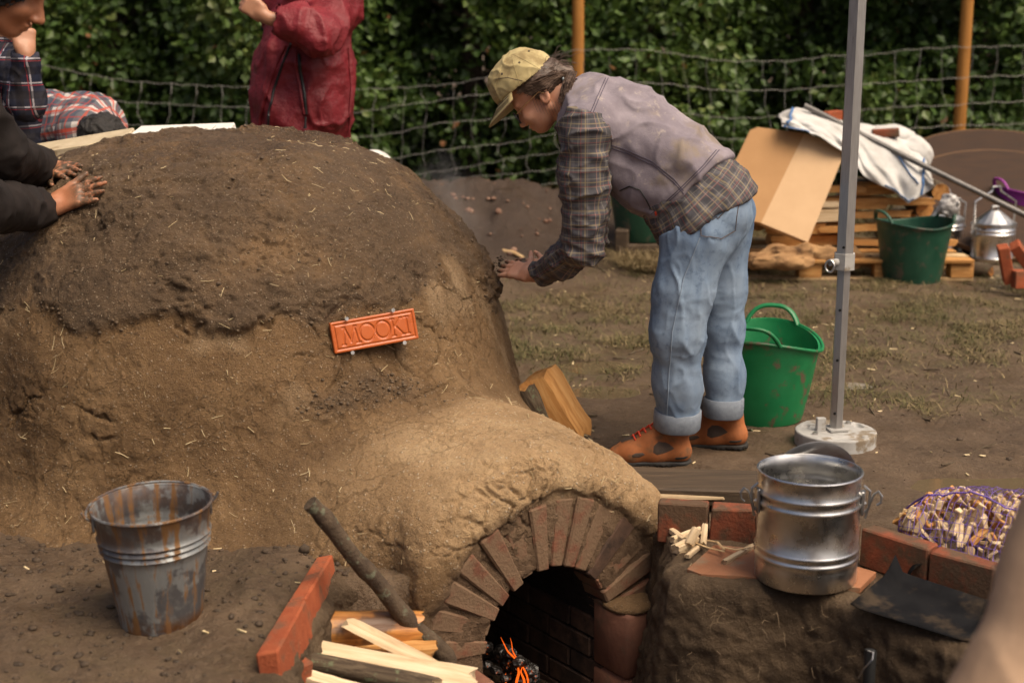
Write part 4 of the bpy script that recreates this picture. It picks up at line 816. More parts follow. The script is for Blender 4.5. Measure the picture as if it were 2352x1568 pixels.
hl = ['first hedge tree from the left edge, behind the blue plaid sleeve', 'hedge tree above the back of the person in red and white plaid', 'hedge tree between the bent plaid back and the red jacket', 'hedge tree directly behind the raised red sleeve', 'hedge tree right of the red jacket, left of the khaki cap',
      'hedge tree behind the khaki cap and the orange fence post', 'hedge tree above the purple grey vest', 'hedge tree over the leaning cardboard sheet', 'hedge tree behind the tent leg and the right hand fence post', 'last hedge tree at the right edge beyond the round boards']
for i, (tx, ty, th_) in enumerate(HT):
    t = thing('hedge_tree', hl[i], 'tree', (tx, ty, 0), 'leafy trees forming the hedge behind the fence'); m = MB()
    m.tube([(tx, ty, -.1), (tx + random.gauss(0, .1), ty, th_ * .4), (tx + random.gauss(0, .2), ty, th_ * .85)], [.13, .10, .03], 10); m.build('trunk', TRUNK, t)
    for k in range(14):
        m = MB()
        a = random.uniform(0, 2 * pi); z = random.uniform(.3, th_ * .7); r = random.uniform(.6, 1.1); m.tube([(tx, ty, z), (tx + .5 * r * cos(a), ty + .5 * r * sin(a) * .7, z + .25), (tx + r * cos(a), ty + r * sin(a) * .7, z + random.uniform(.2, .6))], [.03, .02, .006], 5)
        m.build('branch', TRUNK, t)
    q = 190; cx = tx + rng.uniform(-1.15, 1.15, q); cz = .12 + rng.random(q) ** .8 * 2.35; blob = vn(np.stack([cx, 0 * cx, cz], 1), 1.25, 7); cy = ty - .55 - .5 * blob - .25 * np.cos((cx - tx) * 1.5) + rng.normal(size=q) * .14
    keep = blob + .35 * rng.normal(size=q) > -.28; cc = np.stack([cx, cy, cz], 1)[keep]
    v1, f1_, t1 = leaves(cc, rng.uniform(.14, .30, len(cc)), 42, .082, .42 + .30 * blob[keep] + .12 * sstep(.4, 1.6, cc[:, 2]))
    q = 90; c2 = np.stack([tx + rng.uniform(-1.2, 1.2, q), ty + rng.uniform(-.3, .6, q), rng.uniform(0, 2.6, q)], 1); v2, f2_, t2 = leaves(c2, rng.uniform(.25, .4, q), 34, .11, np.full(q, .1))  # inner sprays tinted darker, deep shade put into the leaf colour
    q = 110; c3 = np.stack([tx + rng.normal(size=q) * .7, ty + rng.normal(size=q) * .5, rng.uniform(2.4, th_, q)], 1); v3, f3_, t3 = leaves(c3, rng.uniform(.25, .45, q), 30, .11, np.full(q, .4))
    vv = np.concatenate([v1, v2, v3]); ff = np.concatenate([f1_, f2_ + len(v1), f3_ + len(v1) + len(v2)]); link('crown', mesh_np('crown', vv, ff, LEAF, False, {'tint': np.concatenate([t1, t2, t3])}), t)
q = 520; c4 = np.stack([rng.uniform(-10, 10.5, q), rng.uniform(15.3, 16.4, q), rng.uniform(0, 5.2, q)], 1); v4, f4, t4 = leaves(c4, rng.uniform(.4, .7, q), 46, .26, np.full(q, .12))  # low tint paints the deep shade of the hedge gaps into these leaves
c5 = np.stack([rng.uniform(-10, 10.5, 260), rng.uniform(15.2, 15.9, 260), rng.uniform(0, .7, 260)], 1); v5, f5, t5 = leaves(c5, rng.uniform(.3, .5, 260), 40, .22, np.full(260, .15)); f4 = np.concatenate([f4, f5 + len(v4)]); v4 = np.concatenate([v4, v5]); t4 = np.concatenate([t4, t5])
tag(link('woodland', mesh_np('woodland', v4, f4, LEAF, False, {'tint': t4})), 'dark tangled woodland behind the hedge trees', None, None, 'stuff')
# ------------------------------------------------------------------ stock fence
fence = thing('wire_fence', 'sagging square mesh wire fence on orange timber posts before the hedge', 'fence', (0, 11.6, 0)); FY = 11.6
SX = [-260, 90, 300, 560, 820, 1045, 1180, 1325, 1500, 1700, 1890, 2210, 2480]
SO = np.array([[140, 0, 58, 112, 160, 205, 245, 280], [150, 0, 58, 112, 160, 205, 245, 280], [186, 0, 50, 104, 150, 195, 235, 265], [200, 0, 46, 96, 140, 182, 220, 250], [208, 0, 52, 112, 165, 205, 230, 255], [193, 0, 30, 86, 150, 194, 217, 250],
               [160, 0, 52, 112, 168, 205, 240, 272], [112, 0, 70, 130, 186, 232, 270, 304], [117, 0, 74, 136, 190, 236, 274, 308], [146, 0, 66, 128, 178, 222, 262, 300], [132, 0, 68, 128, 178, 222, 262, 300], [108, 0, 70, 130, 182, 228, 268, 305], [100, 0, 70, 130, 182, 228, 268, 305]], float)
def strand(j, u):
    top = np.interp(u, SX, SO[:, 0]); return top + (np.interp(u, SX, SO[:, j + 1]) if j else 0)
us = np.arange(-240, 2470, 14.0); fl_ = {}
for j in range(7):
    y = strand(j, us)
    for _ in range(6): y[1:-1] = (y[:-2] + 2 * y[1:-1] + y[2:]) / 4
    y = y + 3.2 * vn(np.stack([us * .011, np.full_like(us, j * 3.3), 0 * us], 1), 1) + 1.4 * np.sin(us * 2 * pi / 58.0 + j); fl_[j] = y
    m = MB(); m.tube([P(u, v, FY + .05 * sin(u * .004 + j)) for u, v in zip(us, y)], .0021, 5, False); m.build('horizontal_wire', WIRE, fence)
for k, u0 in enumerate(np.arange(-210, 2450, 59.5)):
    m = MB(); pts = []; du = random.gauss(0, 4)
    for j in range(7):
        u = u0 + du + random.gauss(0, 4.5) + 8 * float(vn(np.array([[u0 * .02, j * .6, 3.]]), 1)[0]); v = np.interp(u, us, fl_[j]); pts.append(P(u, v, FY + .05 * sin(u * .004 + j) - .004))
        if j < 6: v2_ = np.interp(u, us, fl_[j + 1]); pts.append(P(u + random.gauss(0, 2.5), (v + v2_) / 2, FY - .004))
    m.tube(pts, .0017, 5, False); m.build('vertical_wire', WIRE, fence)
for u, v in ((1325, 100), (2207, 200), (-420, 150)):
    p = P(u, v, FY + .09); m = MB(); m.tube([(p[0], p[1], -.3), (p[0] + .01, p[1], 1.0), (p[0] + .005, p[1], 2.35)], [.052, .05, .047], 16); m.build('post', POSTM, fence)
# ------------------------------------------------------------------ woodpile corner
pal = thing('pallet', 'low timber pallet holding up the woodpile behind the leaning cardboard', 'pallet', G(1850, 585)); Yp = 9.05
x0, x1 = P(1640, 560, Yp)[0], P(2190, 560, Yp)[0]
for k in range(3):
    for x in np.linspace(x0 + .07, x1 - .07, 4): MB().box((x, Yp - .38 + .42 * k, .085), (.14, .10, .09), None, .004, .003).build('block', OWOOD, pal, False)
    MB().box(((x0 + x1) / 2, Yp - .38 + .42 * k, .028), (x1 - x0, .10, .022), None, .003, .002).build('board', WOODP, pal, False)
for k in range(6): MB().box(((x0 + x1) / 2 + random.gauss(0, .01), Yp - .40 + .17 * k, .143), (x1 - x0, .11, .022), None, .003, .002).build('board', WOODP if k % 2 else OWOOD, pal, False)
wp = 'split logs stacked in the woodpile'; k = 0
rows = [(.20, [(1850, .46), (2005, .42), (2130, .36)]), (.285, [(1830, .40), (1960, .46), (2100, .42)]), (.37, [(1880, .44), (2030, .40)]), (.45, [(1850, .42), (1965, .40), (2085, .40)]), (.535, [(1900, .5), (2025, .46)])]
nm = ['lowest', 'second lowest', 'third', 'middle', 'fifth', 'sixth', 'topmost']; ps = ['left', 'middle', 'right']
for r_i, (z, lg) in enumerate(rows):
    for c_i, (u, L) in enumerate(lg):
        p = P(u, 500, 9.06 + .02 * random.random()); pos = ps[c_i] if len(lg) == 3 else ('left', 'right')[c_i]
        log('firewood_log', (p[0] - L / 2, p[1] + random.gauss(0, .03), z + random.gauss(0, .006)), (p[0] + L / 2 * random.uniform(.75, 1.1), p[1] + random.gauss(0, .06), z + random.gauss(0, .012)), .050, OWOOD if random.random() < .7 else SPLIT, f'{pos} split log in the {nm[r_i]} row of the woodpile under the white bag', 'log', wp, FLAT if k % 3 else QUART, None, 60 + k); k += 1
for i in range(14):
    p = P(1700 + 34 * i, 500, 9.25 + .1 * (i % 3)); log('firewood_log', (p[0], p[1] - .15, .20 + .1 * (i % 5)), (p[0] + .02, p[1] + .2, .20 + .1 * (i % 5)), .06, BARK, f'bark covered round log in deep shade behind the woodpile, {["lowest", "low", "middle", "upper", "highest"][i % 5]} row, {["left", "middle", "right"][i // 5]} end', 'log', 'round logs at the back of the woodpile', None, None, 90 + i, OWOOD)
# cardboard sheet
cb = thing('cardboard_sheet', 'big brown cardboard sheet with a lighter right half leaning on the woodpile', 'cardboard', P(1800, 540, 8.7))
def cpt(u, v): return P(u, v, 8.62 + .42 * (560 - v) / 270)
fold = [(1848, 306), (1748, 512)]
for nm_, pol, mt in (('left_panel', [(1600, 470), (1693, 363), (1723, 299), (1740, 292), (1848, 306), (1748, 512), (1728, 507)], CARD), ('right_panel', [(1848, 306), (1905, 325), (1934, 342), (1940, 352), (1856, 556), (1748, 512)], CARDL)):
    a = [Vector(cpt(*q)) for q in pol]; nr = Vector((.12, -.85, .5)).normalized(); b = [p - nr * .035 for p in a]; kk = len(a); m = MB(); m.add(a + b, [tuple(range(kk)), tuple(range(kk, 2 * kk))[::-1]] + [(i, (i + 1) % kk, kk + (i + 1) % kk, kk + i) for i in range(kk)]); m.build(nm_, mt, cb, False)
# white bulk bag
bag = thing('bulk_bag', 'crumpled white woven sack with blue edging draped over the woodpile', 'sack', P(1960, 380, 9.1))
tops = np.array([(1788, 262), (1818, 249), (1860, 254), (1947, 279), (2010, 288), (2056, 291), (2100, 312), (2126, 345), (2128, 385)], float); bots = np.array([(1796, 290), (1840, 300), (1872, 308), (1935, 348), (1985, 408), (2056, 443), (2086, 468), (2120, 446), (2148, 430)], float)
NU, NV = 60, 24; g2 = []
def bagpt(s, f):
    j = s * (len(tops) - 1); t = np.array([np.interp(j, range(len(tops)), tops[:, i]) for i in (0, 1)]); b = np.array([np.interp(j, range(len(tops)), bots[:, i]) for i in (0, 1)]); q = t + (b - t) * f
    Yd = 9.30 - .42 * f - .10 * sin(pi * f); Yd += .055 * float(fbm(np.array([[s * 6, f * 2.5, 0]]), 1.3, 3, .55)[0]) + .05 * float(abs(vn(np.array([[s * 9 - f * 3, f * 1.2, 4.]]), 1.2)[0])); return Vector(P(q[0] + 2.5 * float(vn(np.array([[s * 20, f * 9, 1.]]), 1)[0]), q[1] + 3 * float(vn(np.array([[s * 18, f * 6, 9.]]), 1)[0]), Yd))
for i in range(NU): g2.append([bagpt(i / (NU - 1), j / (NV - 1)) for j in range(NV)])
m = MB(); m.grid(g2); o = m.build('bag_cloth', BAGW, bag, True, None); md = o.modifiers.new('t', 'SOLIDIFY'); md.thickness = .006; md = o.modifiers.new('s', 'SUBSURF'); md.levels = md.render_levels = 1
def trim(path, r=.010):
    m = MB(); pts = [bagpt(*q) + Vector((0, -.012, .004)) for q in path]; m.tube(pts, r, 6, True, .5); m.build('blue_trim', BAGB, bag)
trim([(.02 + .11 * (1 - abs(t - .0)), t) for t in np.linspace(0, 1, 12)][::-1]); trim([(t, .97) for t in np.linspace(.04, .2, 10)]); trim([(.40 + .42 * t, .25 + .5 * t * t) for t in np.linspace(0, 1, 20)], .007); trim([(.86, t) for t in np.linspace(.2, .98, 14)], .008); trim([(t, .97) for t in np.linspace(.58, .80, 12)], .007)
lump('folded_end', P(2085, 352, 9.28), (.17, .12, .11), BAGW, bag, 6, .35, .012, 8); lump('folded_end', P(2035, 312, 9.34), (.20, .12, .07), BAGW, bag, 9, .3, .012, 8)
brick_at(P(2034, 305, 9.20), frame((1, -.2, .03)) , None, EBRICKD, label='dark red brick lying on top of the white sack', sz=(.17, .1, .05)); brick_at(P(1912, 266, 9.35), frame((1, .4, .05)), None, EBRICK, label='small orange brick end showing above the white sack beside the tent leg', sz=(.11, .08, .06))
m = MB(); m.tube([P(1848, 243, 9.25), P(2100, 370, 8.98), P(2352, 493, 8.72), P(2500, 560, 8.6)], .019, 12); tag(m.build('metal_pole', simple('dark steel pole', (.10, .095, .09), (.17, .16, .15), 12, .5, .6, .1, .001)), 'long dark metal pole lying slantwise across the white sack down to the right', 'pole')
# round boards
for (u, v, Y_, r, lb) in ((2330, 420, 10.5, .86, 'taller dark brown round board leaning at the back behind the pails'), (2340, 468, 10.15, .82, 'lower dark brown round board leaning in front of the taller one')):
    c_ = P(u, v, Y_); R = rot('X', radians(22)); t = thing('round_board', lb, 'board', c_, 'dark round boards leaning at the right'); m = MB(); m.lathe([(0, .016), (r - .004, .016), (r, .012), (r, -.012), (r - .004, -.016), (0, -.016)], 72, c_, R); m.build('disc', BROWND, t, True, 30)
    m = MB(); m.lathe([(r - .012, .0165), (r + .0015, .0165), (r + .0015, -.0165), (r - .012, -.0165)], 72, c_, R); m.build('edge_band', BROWNE, t, True, 30)
# lidded pails
def pail(c, label, rz, knob=True, bail=.24):
    t = thing('lidded_pail', label, 'pail', c, 'galvanised pails with lids by the woodpile', rz); r, h = .140, .245
    pr = [(0, .0), (r - .002, 0), (r, .004)]
    for z in (.03, .19, .215): pr += [(r, z - .009), (r + .006, z), (r, z + .009)]
    pr += [(r, h), (r + .005, h + .003), (r, h + .006)]; m = MB(); m.lathe(pr, 48); m.build('pail_body', GALV, t, True, 50, False)
    m = MB(); m.lathe([(r + .009, h - .008), (r + .009, h + .012), (r - .004, h + .018), (.035, h + .095), (0, h + .098)], 16); m.build('lid', GALVD, t, False, None, False)
    m = MB(); m.tube([(-.026, 0, h + .094), (-.026, 0, h + .122), (.026, 0, h + .122), (.026, 0, h + .094)], .008, 8); m.build('lid_handle', GALVD, t, world=False)
    for s in (-1, 1): m = MB(); m.box((s * (r + .008), 0, .2), (.02, .035, .06), None, .004); m.tube([(s * (r + .02), 0, .17), (s * (r + .034), 0, .19), (s * (r + .02), 0, .215)], .008, 8); m.build('lug', GALVD, t, world=False)
    m = MB(); e = h + bail - .1; m.tube([(-r - .022, 0, .2), (-r - .026, 0, e + .02), (-r * .25, 0, e + .085), (-.03, 0, e + .115), (.03, 0, e + .115), (r * .3, 0, e + .08), (r + .026, 0, e + .01), (r + .022, 0, .2)], .0065, 8); m.build('bail_handle', GALV, t, world=False)
pail(G(2277, 598), 'lidded galvanised pail standing between the dark green tub and magenta tub', .35); pail(G(2160, 585), 'lidded galvanised pail half hidden behind the dark green tub', .2, True, .20)
lump('plastic_bag', P(2180, 472, 8.62), (.075, .05, .065), simple('crumpled clear plastic', (.42, .40, .38), (.60, .58, .56), 20, .25, 0, .8, .006, .6), None, 5, .75, .006, 20); tag(COL.objects['plastic_bag'], 'crumpled pale plastic bag on the half hidden pail', 'plastic bag')
tub('plastic_tub', G(2262, 530), .13, .17, .33, BLUE, 'blue plastic tub almost hidden behind the front lidded pail', 0.4, dip=.02)
log('firewood_log', G(2185, 612, .05), G(2278, 622, .045), .045, BARK, 'short round log on the ground between the dark green tub and leaning bricks', 'log', None, None, None, 120, WETWOOD)
a_ = 'bricks leaning at the right edge'
brick_at(P(2310, 606, 8.25), frame((.28, .08, -1), (.9, -.2, .3)), None, EBRICK, label='orange brick leaning steeply beside the short round log', group=a_, sz=(.225, .105, .065)); brick_at(P(2352, 592, 8.42), frame((.62, .1, -.75), (.6, -.3, .6)), None, EBRICK, label='orange brick behind the steep one, cut by the photo edge', group=a_, sz=(.215, .1025, .065)); brick_at(P(2366, 640, 8.20), frame((1, .2, 0)), None, EBRICK, label='orange brick lying flat lowest at the photo edge', group=a_)
# gnarled driftwood
dw = [P(1735, 598, 8.6), P(1790, 585, 8.62), P(1850, 576, 8.62), P(1900, 582, 8.65), P(1960, 592, 8.7), P(2010, 600, 8.72)]; dwr = [.055, .06, .048, .045, .05, .03]
V_, F_ = surf(lambda p: np.minimum(chain(p, list(zip(dw, dwr)), .04), chain(p, [(P(1740, 606, 8.5), .04), (P(1800, 602, 8.5), .045), (P(1860, 604, 8.55), .03)], .03)) + .034 * fbm(p * np.array([.22, 1, 1]), 26, 4), (1.35, 8.35, -.05), (2.4, 8.9, .35), .010)
tag(link('driftwood', mesh_np('driftwood', V_, F_, simple('gnarled wood', (.16, .080, .034), (.42, .25, .115), 9, .8, 0, .8, .008, .2, stretch=(.5, 1, 1), dirt=(.10, .055, .028), dscale=12))), 'gnarled orange brown log lying before the pallet under the cardboard', 'log')
tag(MB().box((P(1476, 549, 9.3)[0], 9.3, P(1476, 549, 9.3)[2] / 2 - .004), (.44, .36, P(1476, 549, 9.3)[2] - .004), rot('Z', .2), .008, .006).build('wooden_block', simple('grey brown timber', (.05, .034, .022), (.095, .065, .040), 14, .85, 0, .5, .004, stretch=(1, 6, 6)), None, False), 'dark weathered wooden block under the far green tub behind the woman', 'block')
tag(MB().box(P(1428, 572, 9.15), (.09, .12, .26), rot('Z', -.2), .008, .006).build('wooden_block', SLEEPER, None, False), 'upright timber offcut left of the dark block behind the woman', 'block')
m = MB(); m.tube([P(1135, 566, 9.2), P(1160, 578, 9.1), P(1180, 580, 9.05), P(1202, 592, 9.0)], [.012, .016, .013, .012], 8); tag(m.build('stick', WOODP), 'pale crooked stick lying on the dark soil heap behind the oven', 'stick')
V_, F_ = surf(lambda p: ell(p, P(870, 368, 7.5), (.075, .06, .05), np.array(rot('Y', .35))) + .016 * fbm(p, 14, 3), P(870, 368, 7.5) - .15, P(870, 368, 7.5) + .15, .008)
tag(link('white_cloth', mesh_np('white_cloth', V_, F_, BAGW)), 'small white crumpled cloth showing over the right shoulder of the dome', 'cloth')
MB_ = None
# ------------------------------------------------------------------ grass, litter, rubble
n = NB('trampled grass'); tn = n.attr('tint'); GRASS = n.out(n.ramp(tn, [(0, (.050, .052, .018)), (.35, (.085, .078, .028)), (.65, (.15, .112, .052)), (1, (.27, .20, .105))]), .75, 0, None, .25)
def blades(k, cx, cy, hgt, lean, w_, tint, name, lab):
    x, y = cx, cy; z = gz(x, y); k = len(x); a = rng.uniform(0, 2 * pi, k); h = hgt * (.5 + rng.random(k)); l = lean * (.3 + rng.random(k)); d = np.stack([np.cos(a), np.sin(a)], 1); s = np.stack([-np.sin(a), np.cos(a)], 1) * w_
    b = np.stack([x, y, z - .004], 1); v = []
    for t, ww in ((0, 1), (.55, .8), (1, .12)):
        c = b + np.stack([d[:, 0] * l * t ** 1.6 * h, d[:, 1] * l * t ** 1.6 * h, h * (t - .35 * t * t * np.minimum(l, 1.6))], 1); o_ = np.c_[s * ww, 0 * a]; v += [c - o_, c + o_]
    v = np.stack(v, 1).reshape(-1, 3); f = np.array([[0, 1, 3, 2], [2, 3, 5, 4]]); f = (f[None] + (np.arange(k) * 6)[:, None, None]).reshape(-1, 4)
    return tag(link(name, mesh_np(name, v, f, GRASS, False, {'tint': np.repeat(np.clip(tint + rng.normal(size=k) * .22, 0, 1), 6)})), lab, None, None, 'stuff')
xs = rng.uniform(-.6, 4.2, 260000); ys = 5.0 + rng.random(260000) ** 1.1 * 6.2; g = grassy(xs, ys) * (.12 + .88 * sstep(-.02, .22, fbm(np.stack([xs, ys, 0 * xs], 1), 3.6, 4, .6, o=60))); kp = rng.random(len(xs)) < g * .62; xs, ys = xs[kp], ys[kp]
blades(0, xs, ys, .042, 1.9, .0021, .48 + .3 * fbm(np.stack([xs, ys, 0 * xs], 1), 2.2, 3, o=33), 'grass', 'thin trampled olive and straw coloured grass on the mud')
xs = rng.uniform(-8, 8, 16000); ys = rng.uniform(10.5, 12.6, 16000); blades(0, xs, ys, .20, .8, .004, .45 + .4 * fbm(np.stack([xs, ys, 0 * xs], 1), 1.2, 3), 'grass', 'long rough grass along the foot of the wire fence')
k = 2600; ang = rng.uniform(0, 2 * pi, k); rr_ = rng.random(k) ** .5; blades(0, 1.0 + .34 * rr_ * np.cos(ang), 9.0 + .25 * rr_ * np.sin(ang), .12, 1.6, .0025, np.full(k, .95), 'straw', 'heap of dry straw on the ground behind the woman')
def litter(name, lab, k, xr, yr, L, W, mat, H=.004):
    m = MB(); cnt = 0
    while cnt < k:
        x, y = random.uniform(*xr), random.uniform(*yr)
        if (x + 1.12) ** 2 + (y - 5.4) ** 2 < 1.25 or pit_in(np.array([x]), np.array([y]))[0] > -.03 or (x < .45 and y < 4.6 and x > -.6): continue
        z = float(gz(np.array([x]), np.array([y]))[0]); l = random.uniform(*L); m.box((x, y, z + H * .5), (l, random.uniform(*W), H), rot('Z', random.uniform(0, 6.3)) @ rot('Y', random.gauss(0, .12)), .001, .001); cnt += 1
    return tag(m.build(name, mat, None, False), lab, None, None, 'stuff')
litter('wood_chips', 'pale wood chips and bits of straw scattered over the mud', 420, (-2.2, 3.6), (3.25, 9), (.008, .04), (.002, .008), STRAW)
litter('twigs', 'dark broken twigs lying about on the wet mud', 130, (-.2, 3.6), (4.4, 9), (.03, .13), (.004, .009), BARK, .007)
k = 900; xx = rng.uniform(-2.4, 3.2, k); yy = rng.uniform(3.2, 7.5, k); ok = (pit_in(xx, yy) < -.02) & ((xx + 1.12) ** 2 + (yy - 5.4) ** 2 > 1.3) & ~((xx > -.55) & (xx < .5) & (yy < 5)); xx, yy = xx[ok], yy[ok]
clods('clods', np.stack([xx, yy, gz(xx, yy) + .001], 1), (.003, .014), CLOD, None, .5); tag(COL.objects['clods'], 'small clods of mud trodden into the wet ground')
k = 1500; xx = rng.uniform(-2.3, -.45, k); yy = rng.uniform(3.15, 4.3, k); ok = (pit_in(xx, yy) < -.02) & ((xx + 1.12) ** 2 + (yy - 5.4) ** 2 > 1.35); xx, yy = xx[ok], yy[ok]; clods('clods', np.stack([xx, yy, gz(xx, yy) + .001], 1), (.002, .015), CLOD, None, .5); tag(COL.objects['clods.001'], 'crumbly mud clods round the old rusty bucket')
k = 160; q0 = rng.normal(size=(k, 2)) * np.array([.055, .075]); xx = -.52 + q0[:, 0]; yy = 4.08 + q0[:, 1]; clods('clods', np.stack([xx, yy, gz(xx, yy) + .01], 1), (.006, .024), CLOD); tag(COL.objects['clods.002'], 'dark heap of crumbly mud at the end of the nook bricks')
k = 110; xx = rng.normal(size=k) * .8 - .1; yy = 9.55 + rng.normal(size=k) * .35; RUB = simple('rubble', (.11, .050, .030), (.26, .16, .11), 6, .85, 0, .4, .004); clods('rubble', np.stack([xx, yy, gz(xx, yy) + .005], 1), (.008, .032), RUB); tag(COL.objects['rubble'], 'brick bits and stones strewn over the soil heap behind the oven')

# roots hanging from the lip of the pit
m = MB(); pr_ = np.array(PIT_R[:6])
for k in range(48):
    t = random.uniform(.2, 4.6); i = int(t); p = pr_[i] + (pr_[i + 1] - pr_[i]) * (t - i); e = pr_[i + 1] - pr_[i]; nn_ = np.array([e[1], -e[0]]); nn_ /= np.linalg.norm(nn_); z = random.uniform(-.10, -.005) if random.random() < .7 else random.uniform(-.28, -.1); q = np.array([*(p + nn_ * (.055 - .15 * min(0, z))), z]); pts = [q]; d = np.array([random.gauss(0, .5) + nn_[0], random.gauss(0, .5) + nn_[1], random.gauss(-.3, .5)])
    for j in range(4): d = d + rng.normal(size=3) * .5; q = q + d / np.linalg.norm(d) * random.uniform(.006, .016); pts.append(q)
    m.tube(pts, [.0011, .0010, .0009, .0007, .0004], 3)
tag(m.build('roots', simple('dry rootlets', (.13, .088, .05), (.22, .155, .09), 30, .85), None), 'thin dry rootlets sticking out of the cut soil face', None, None, 'stuff')
# ------------------------------------------------------------------ people
def skin(name, a, b, mud=None):
    n = NB(name); f = n.noise(16, 5, .6); c = n.mix(n.rng(f, .35, .7), a, b)
    if mud is not None: c = n.mix(n.math('MULTIPLY', n.attr('mud'), n.rng(n.noise(60, 4, .7), .35, .55)), c, (.075, .050, .030))
    return n.out(c, .46, 0, n.bump(n.noise(220, 4, .6), .15, .002), .42, Subsurface_Weight=.10, Subsurface_Radius=(.012, .005, .003), Subsurface_Scale=.5)
SKIN = skin('fair skin', (.50, .235, .140), (.58, .31, .205), 1); SKINT = skin('tanned skin', (.34, .135, .068), (.42, .19, .105), 1); SKINP = skin('pale skin', (.33, .155, .085), (.40, .20, .12), 1)
def plaid(name, base, bands, wear=.0, rough=.85):
    """bands: (direction 0/1, period, offset, width, colour, strength)"""
    n = NB(name); uv = n.sep(n.co('UV')); c = base
    for d, per, off, wd, col, st in bands:
        x = n.math('FRACT', n.math('ADD', n.math('DIVIDE', uv[d], per), off)); m = n.math('LESS_THAN', n.math('ABSOLUTE', n.math('SUBTRACT', x, .5)), wd / per / 2); c = n.mix(n.math('MULTIPLY', m, st), c, col)
    c = n.mix(n.math('MULTIPLY', n.rng(n.noise(9, 5), .4, .7), .22), c, (.10, .085, .07)); return n.out(c, rough, 0, n.bump(n.noise(420, 2, .5), .2, .001), .2)
PLAIDW = plaid('grey brown plaid flannel', (.088, .083, .090), [(0, .050, .0, .020, (.050, .049, .056), .7), (1, .050, .0, .020, (.050, .049, .056), .7), (0, .050, .5, .0050, (.26, .205, .115), .5), (1, .050, .5, .0042, (.26, .205, .115), .5), (0, .050, .22, .0028, (.20, .055, .05), .5), (1, .050, .22, .0028, (.20, .055, .05), .5), (0, .029, .75, .003, (.26, .23, .19), .3), (1, .029, .75, .003, (.26, .23, .19), .3)])
PLAIDR = plaid('red white plaid', (.46, .42, .40), [(0, .11, .0, .058, (.035, .045, .07), .85), (1, .11, .0, .052, (.035, .045, .07), .72), (0, .11, .5, .012, (.50, .06, .03), .8), (1, .11, .5, .009, (.42, .06, .03), .75), (1, .11, .02, .008, (.40, .05, .03), .6), (0, .055, .3, .006, (.30, .03, .03), .6)])
PLAIDB = plaid('navy plaid', (.012, .015, .032), [(0, .095, .5, .006, (.45, .42, .45), .7), (1, .095, .5, .006, (.45, .42, .45), .7), (0, .095, .60, .004, (.28, .03, .04), .8), (1, .095, .60, .004, (.28, .03, .04), .8), (0, .095, .0, .03, (.006, .006, .012), .7), (1, .095, .0, .03, (.006, .006, .012), .7)])
n = NB('worn mauve canvas'); f = n.noise(5, 6, .65); c = n.mix(n.rng(f, .35, .68), (.175, .150, .172), (.27, .235, .258)); c = n.mix(n.math('MULTIPLY', n.rng(n.noise(15, 7, .72), .55, .66), .75), c, (.34, .29, .255)); c = n.mix(n.rng(n.noise(3.1, 5, .65), .56, .70), c, (.205, .165, .135))
VEST = n.out(c, .9, 0, n.bump(n.math('ADD', n.noise(24, 5, .6), n.math('MULTIPLY', n.noise(300, 2), .3)), .5, .006), .15)
n = NB('faded denim'); f = n.noise(6, 6, .65, n.mapv((1, 1, .35))); c = n.mix(n.rng(f, .3, .7), (.110, .165, .255), (.215, .285, .375)); c = n.mix(n.math('MULTIPLY', n.rng(n.noise(38, 6, .7), .5, .7), .5), c, (.065, .098, .16)); c = n.mix(n.math('MULTIPLY', n.rng(n.noise(2.2, 4), .50, .68), .45), c, (.25, .30, .36))
DENIM = n.out(c, .88, 0, n.bump(n.math('ADD', n.noise(30, 5, .6), n.math('MULTIPLY', n.noise(500, 2), .3)), .4, .004), .15)
DENIMC = simple('denim inside', (.17, .195, .235), (.24, .27, .31), 40, .9, 0, .3, .002, .15); DSTITCH = simple('dark stitching', (.085, .060, .05), (.11, .08, .065), 50, .9); DSEAM = simple('denim seam', (.20, .26, .34), (.25, .31, .39), 50, .9); VSTITCH = simple('violet stitching', (.06, .05, .075), (.08, .065, .095), 60, .9)
LEATHER = simple('orange leather', (.27, .090, .030), (.37, .130, .046), 12, .72, 0, .35, .003, .25, dirt=(.15, .075, .036), dscale=11, dlo=.50, dhi=.66); MESHB = simple('dark boot mesh', (.055, .036, .026), (.075, .05, .036), 60, .8); SOLE = simple('rubber sole', (.012, .012, .012), (.04, .034, .028), 14, .7, 0, .3, .003); LACE = simple('red lace', (.55, .05, .02), (.62, .07, .03), 40, .7)
CAPM = simple('khaki cap cloth', (.43, .345, .165), (.52, .43, .23), 6, .85, 0, .25, .002, .15, dirt=(.27, .205, .10), dscale=9, dlo=.52, dhi=.66); CAPU = simple('cap underside', (.25, .13, .08), (.30, .16, .10), 8, .85); CORD = simple('rust corduroy', (.24, .075, .035), (.32, .11, .05), 30, .9, 0, .4, .003)
n = NB('brown hair'); g = n.noise(2.0, 4, .6, n.mapv((20, 20, 60))); HAIR = n.out(n.ramp(g, [(.3, (.035, .022, .015)), (.5, (.080, .050, .035)), (.7, (.17, .118, .088))]), .48, 0, n.bump(n.noise(90, 3), .5, .004), .4)
DHAIR = simple('dark hair', (.010, .009, .008), (.035, .030, .027), 60, .5, 0, .8, .006, .4)
n = NB('red rain shell'); f = n.noise(5, 5, .6); c = n.mix(n.rng(f, .35, .7), (.125, .008, .012), (.18, .014, .020)); REDJ = n.out(c, n.rng(n.noise(3, 4), .4, .65, .46, .70), 0, n.bump(n.noise(16, 6, .66), .8, .016), .35)
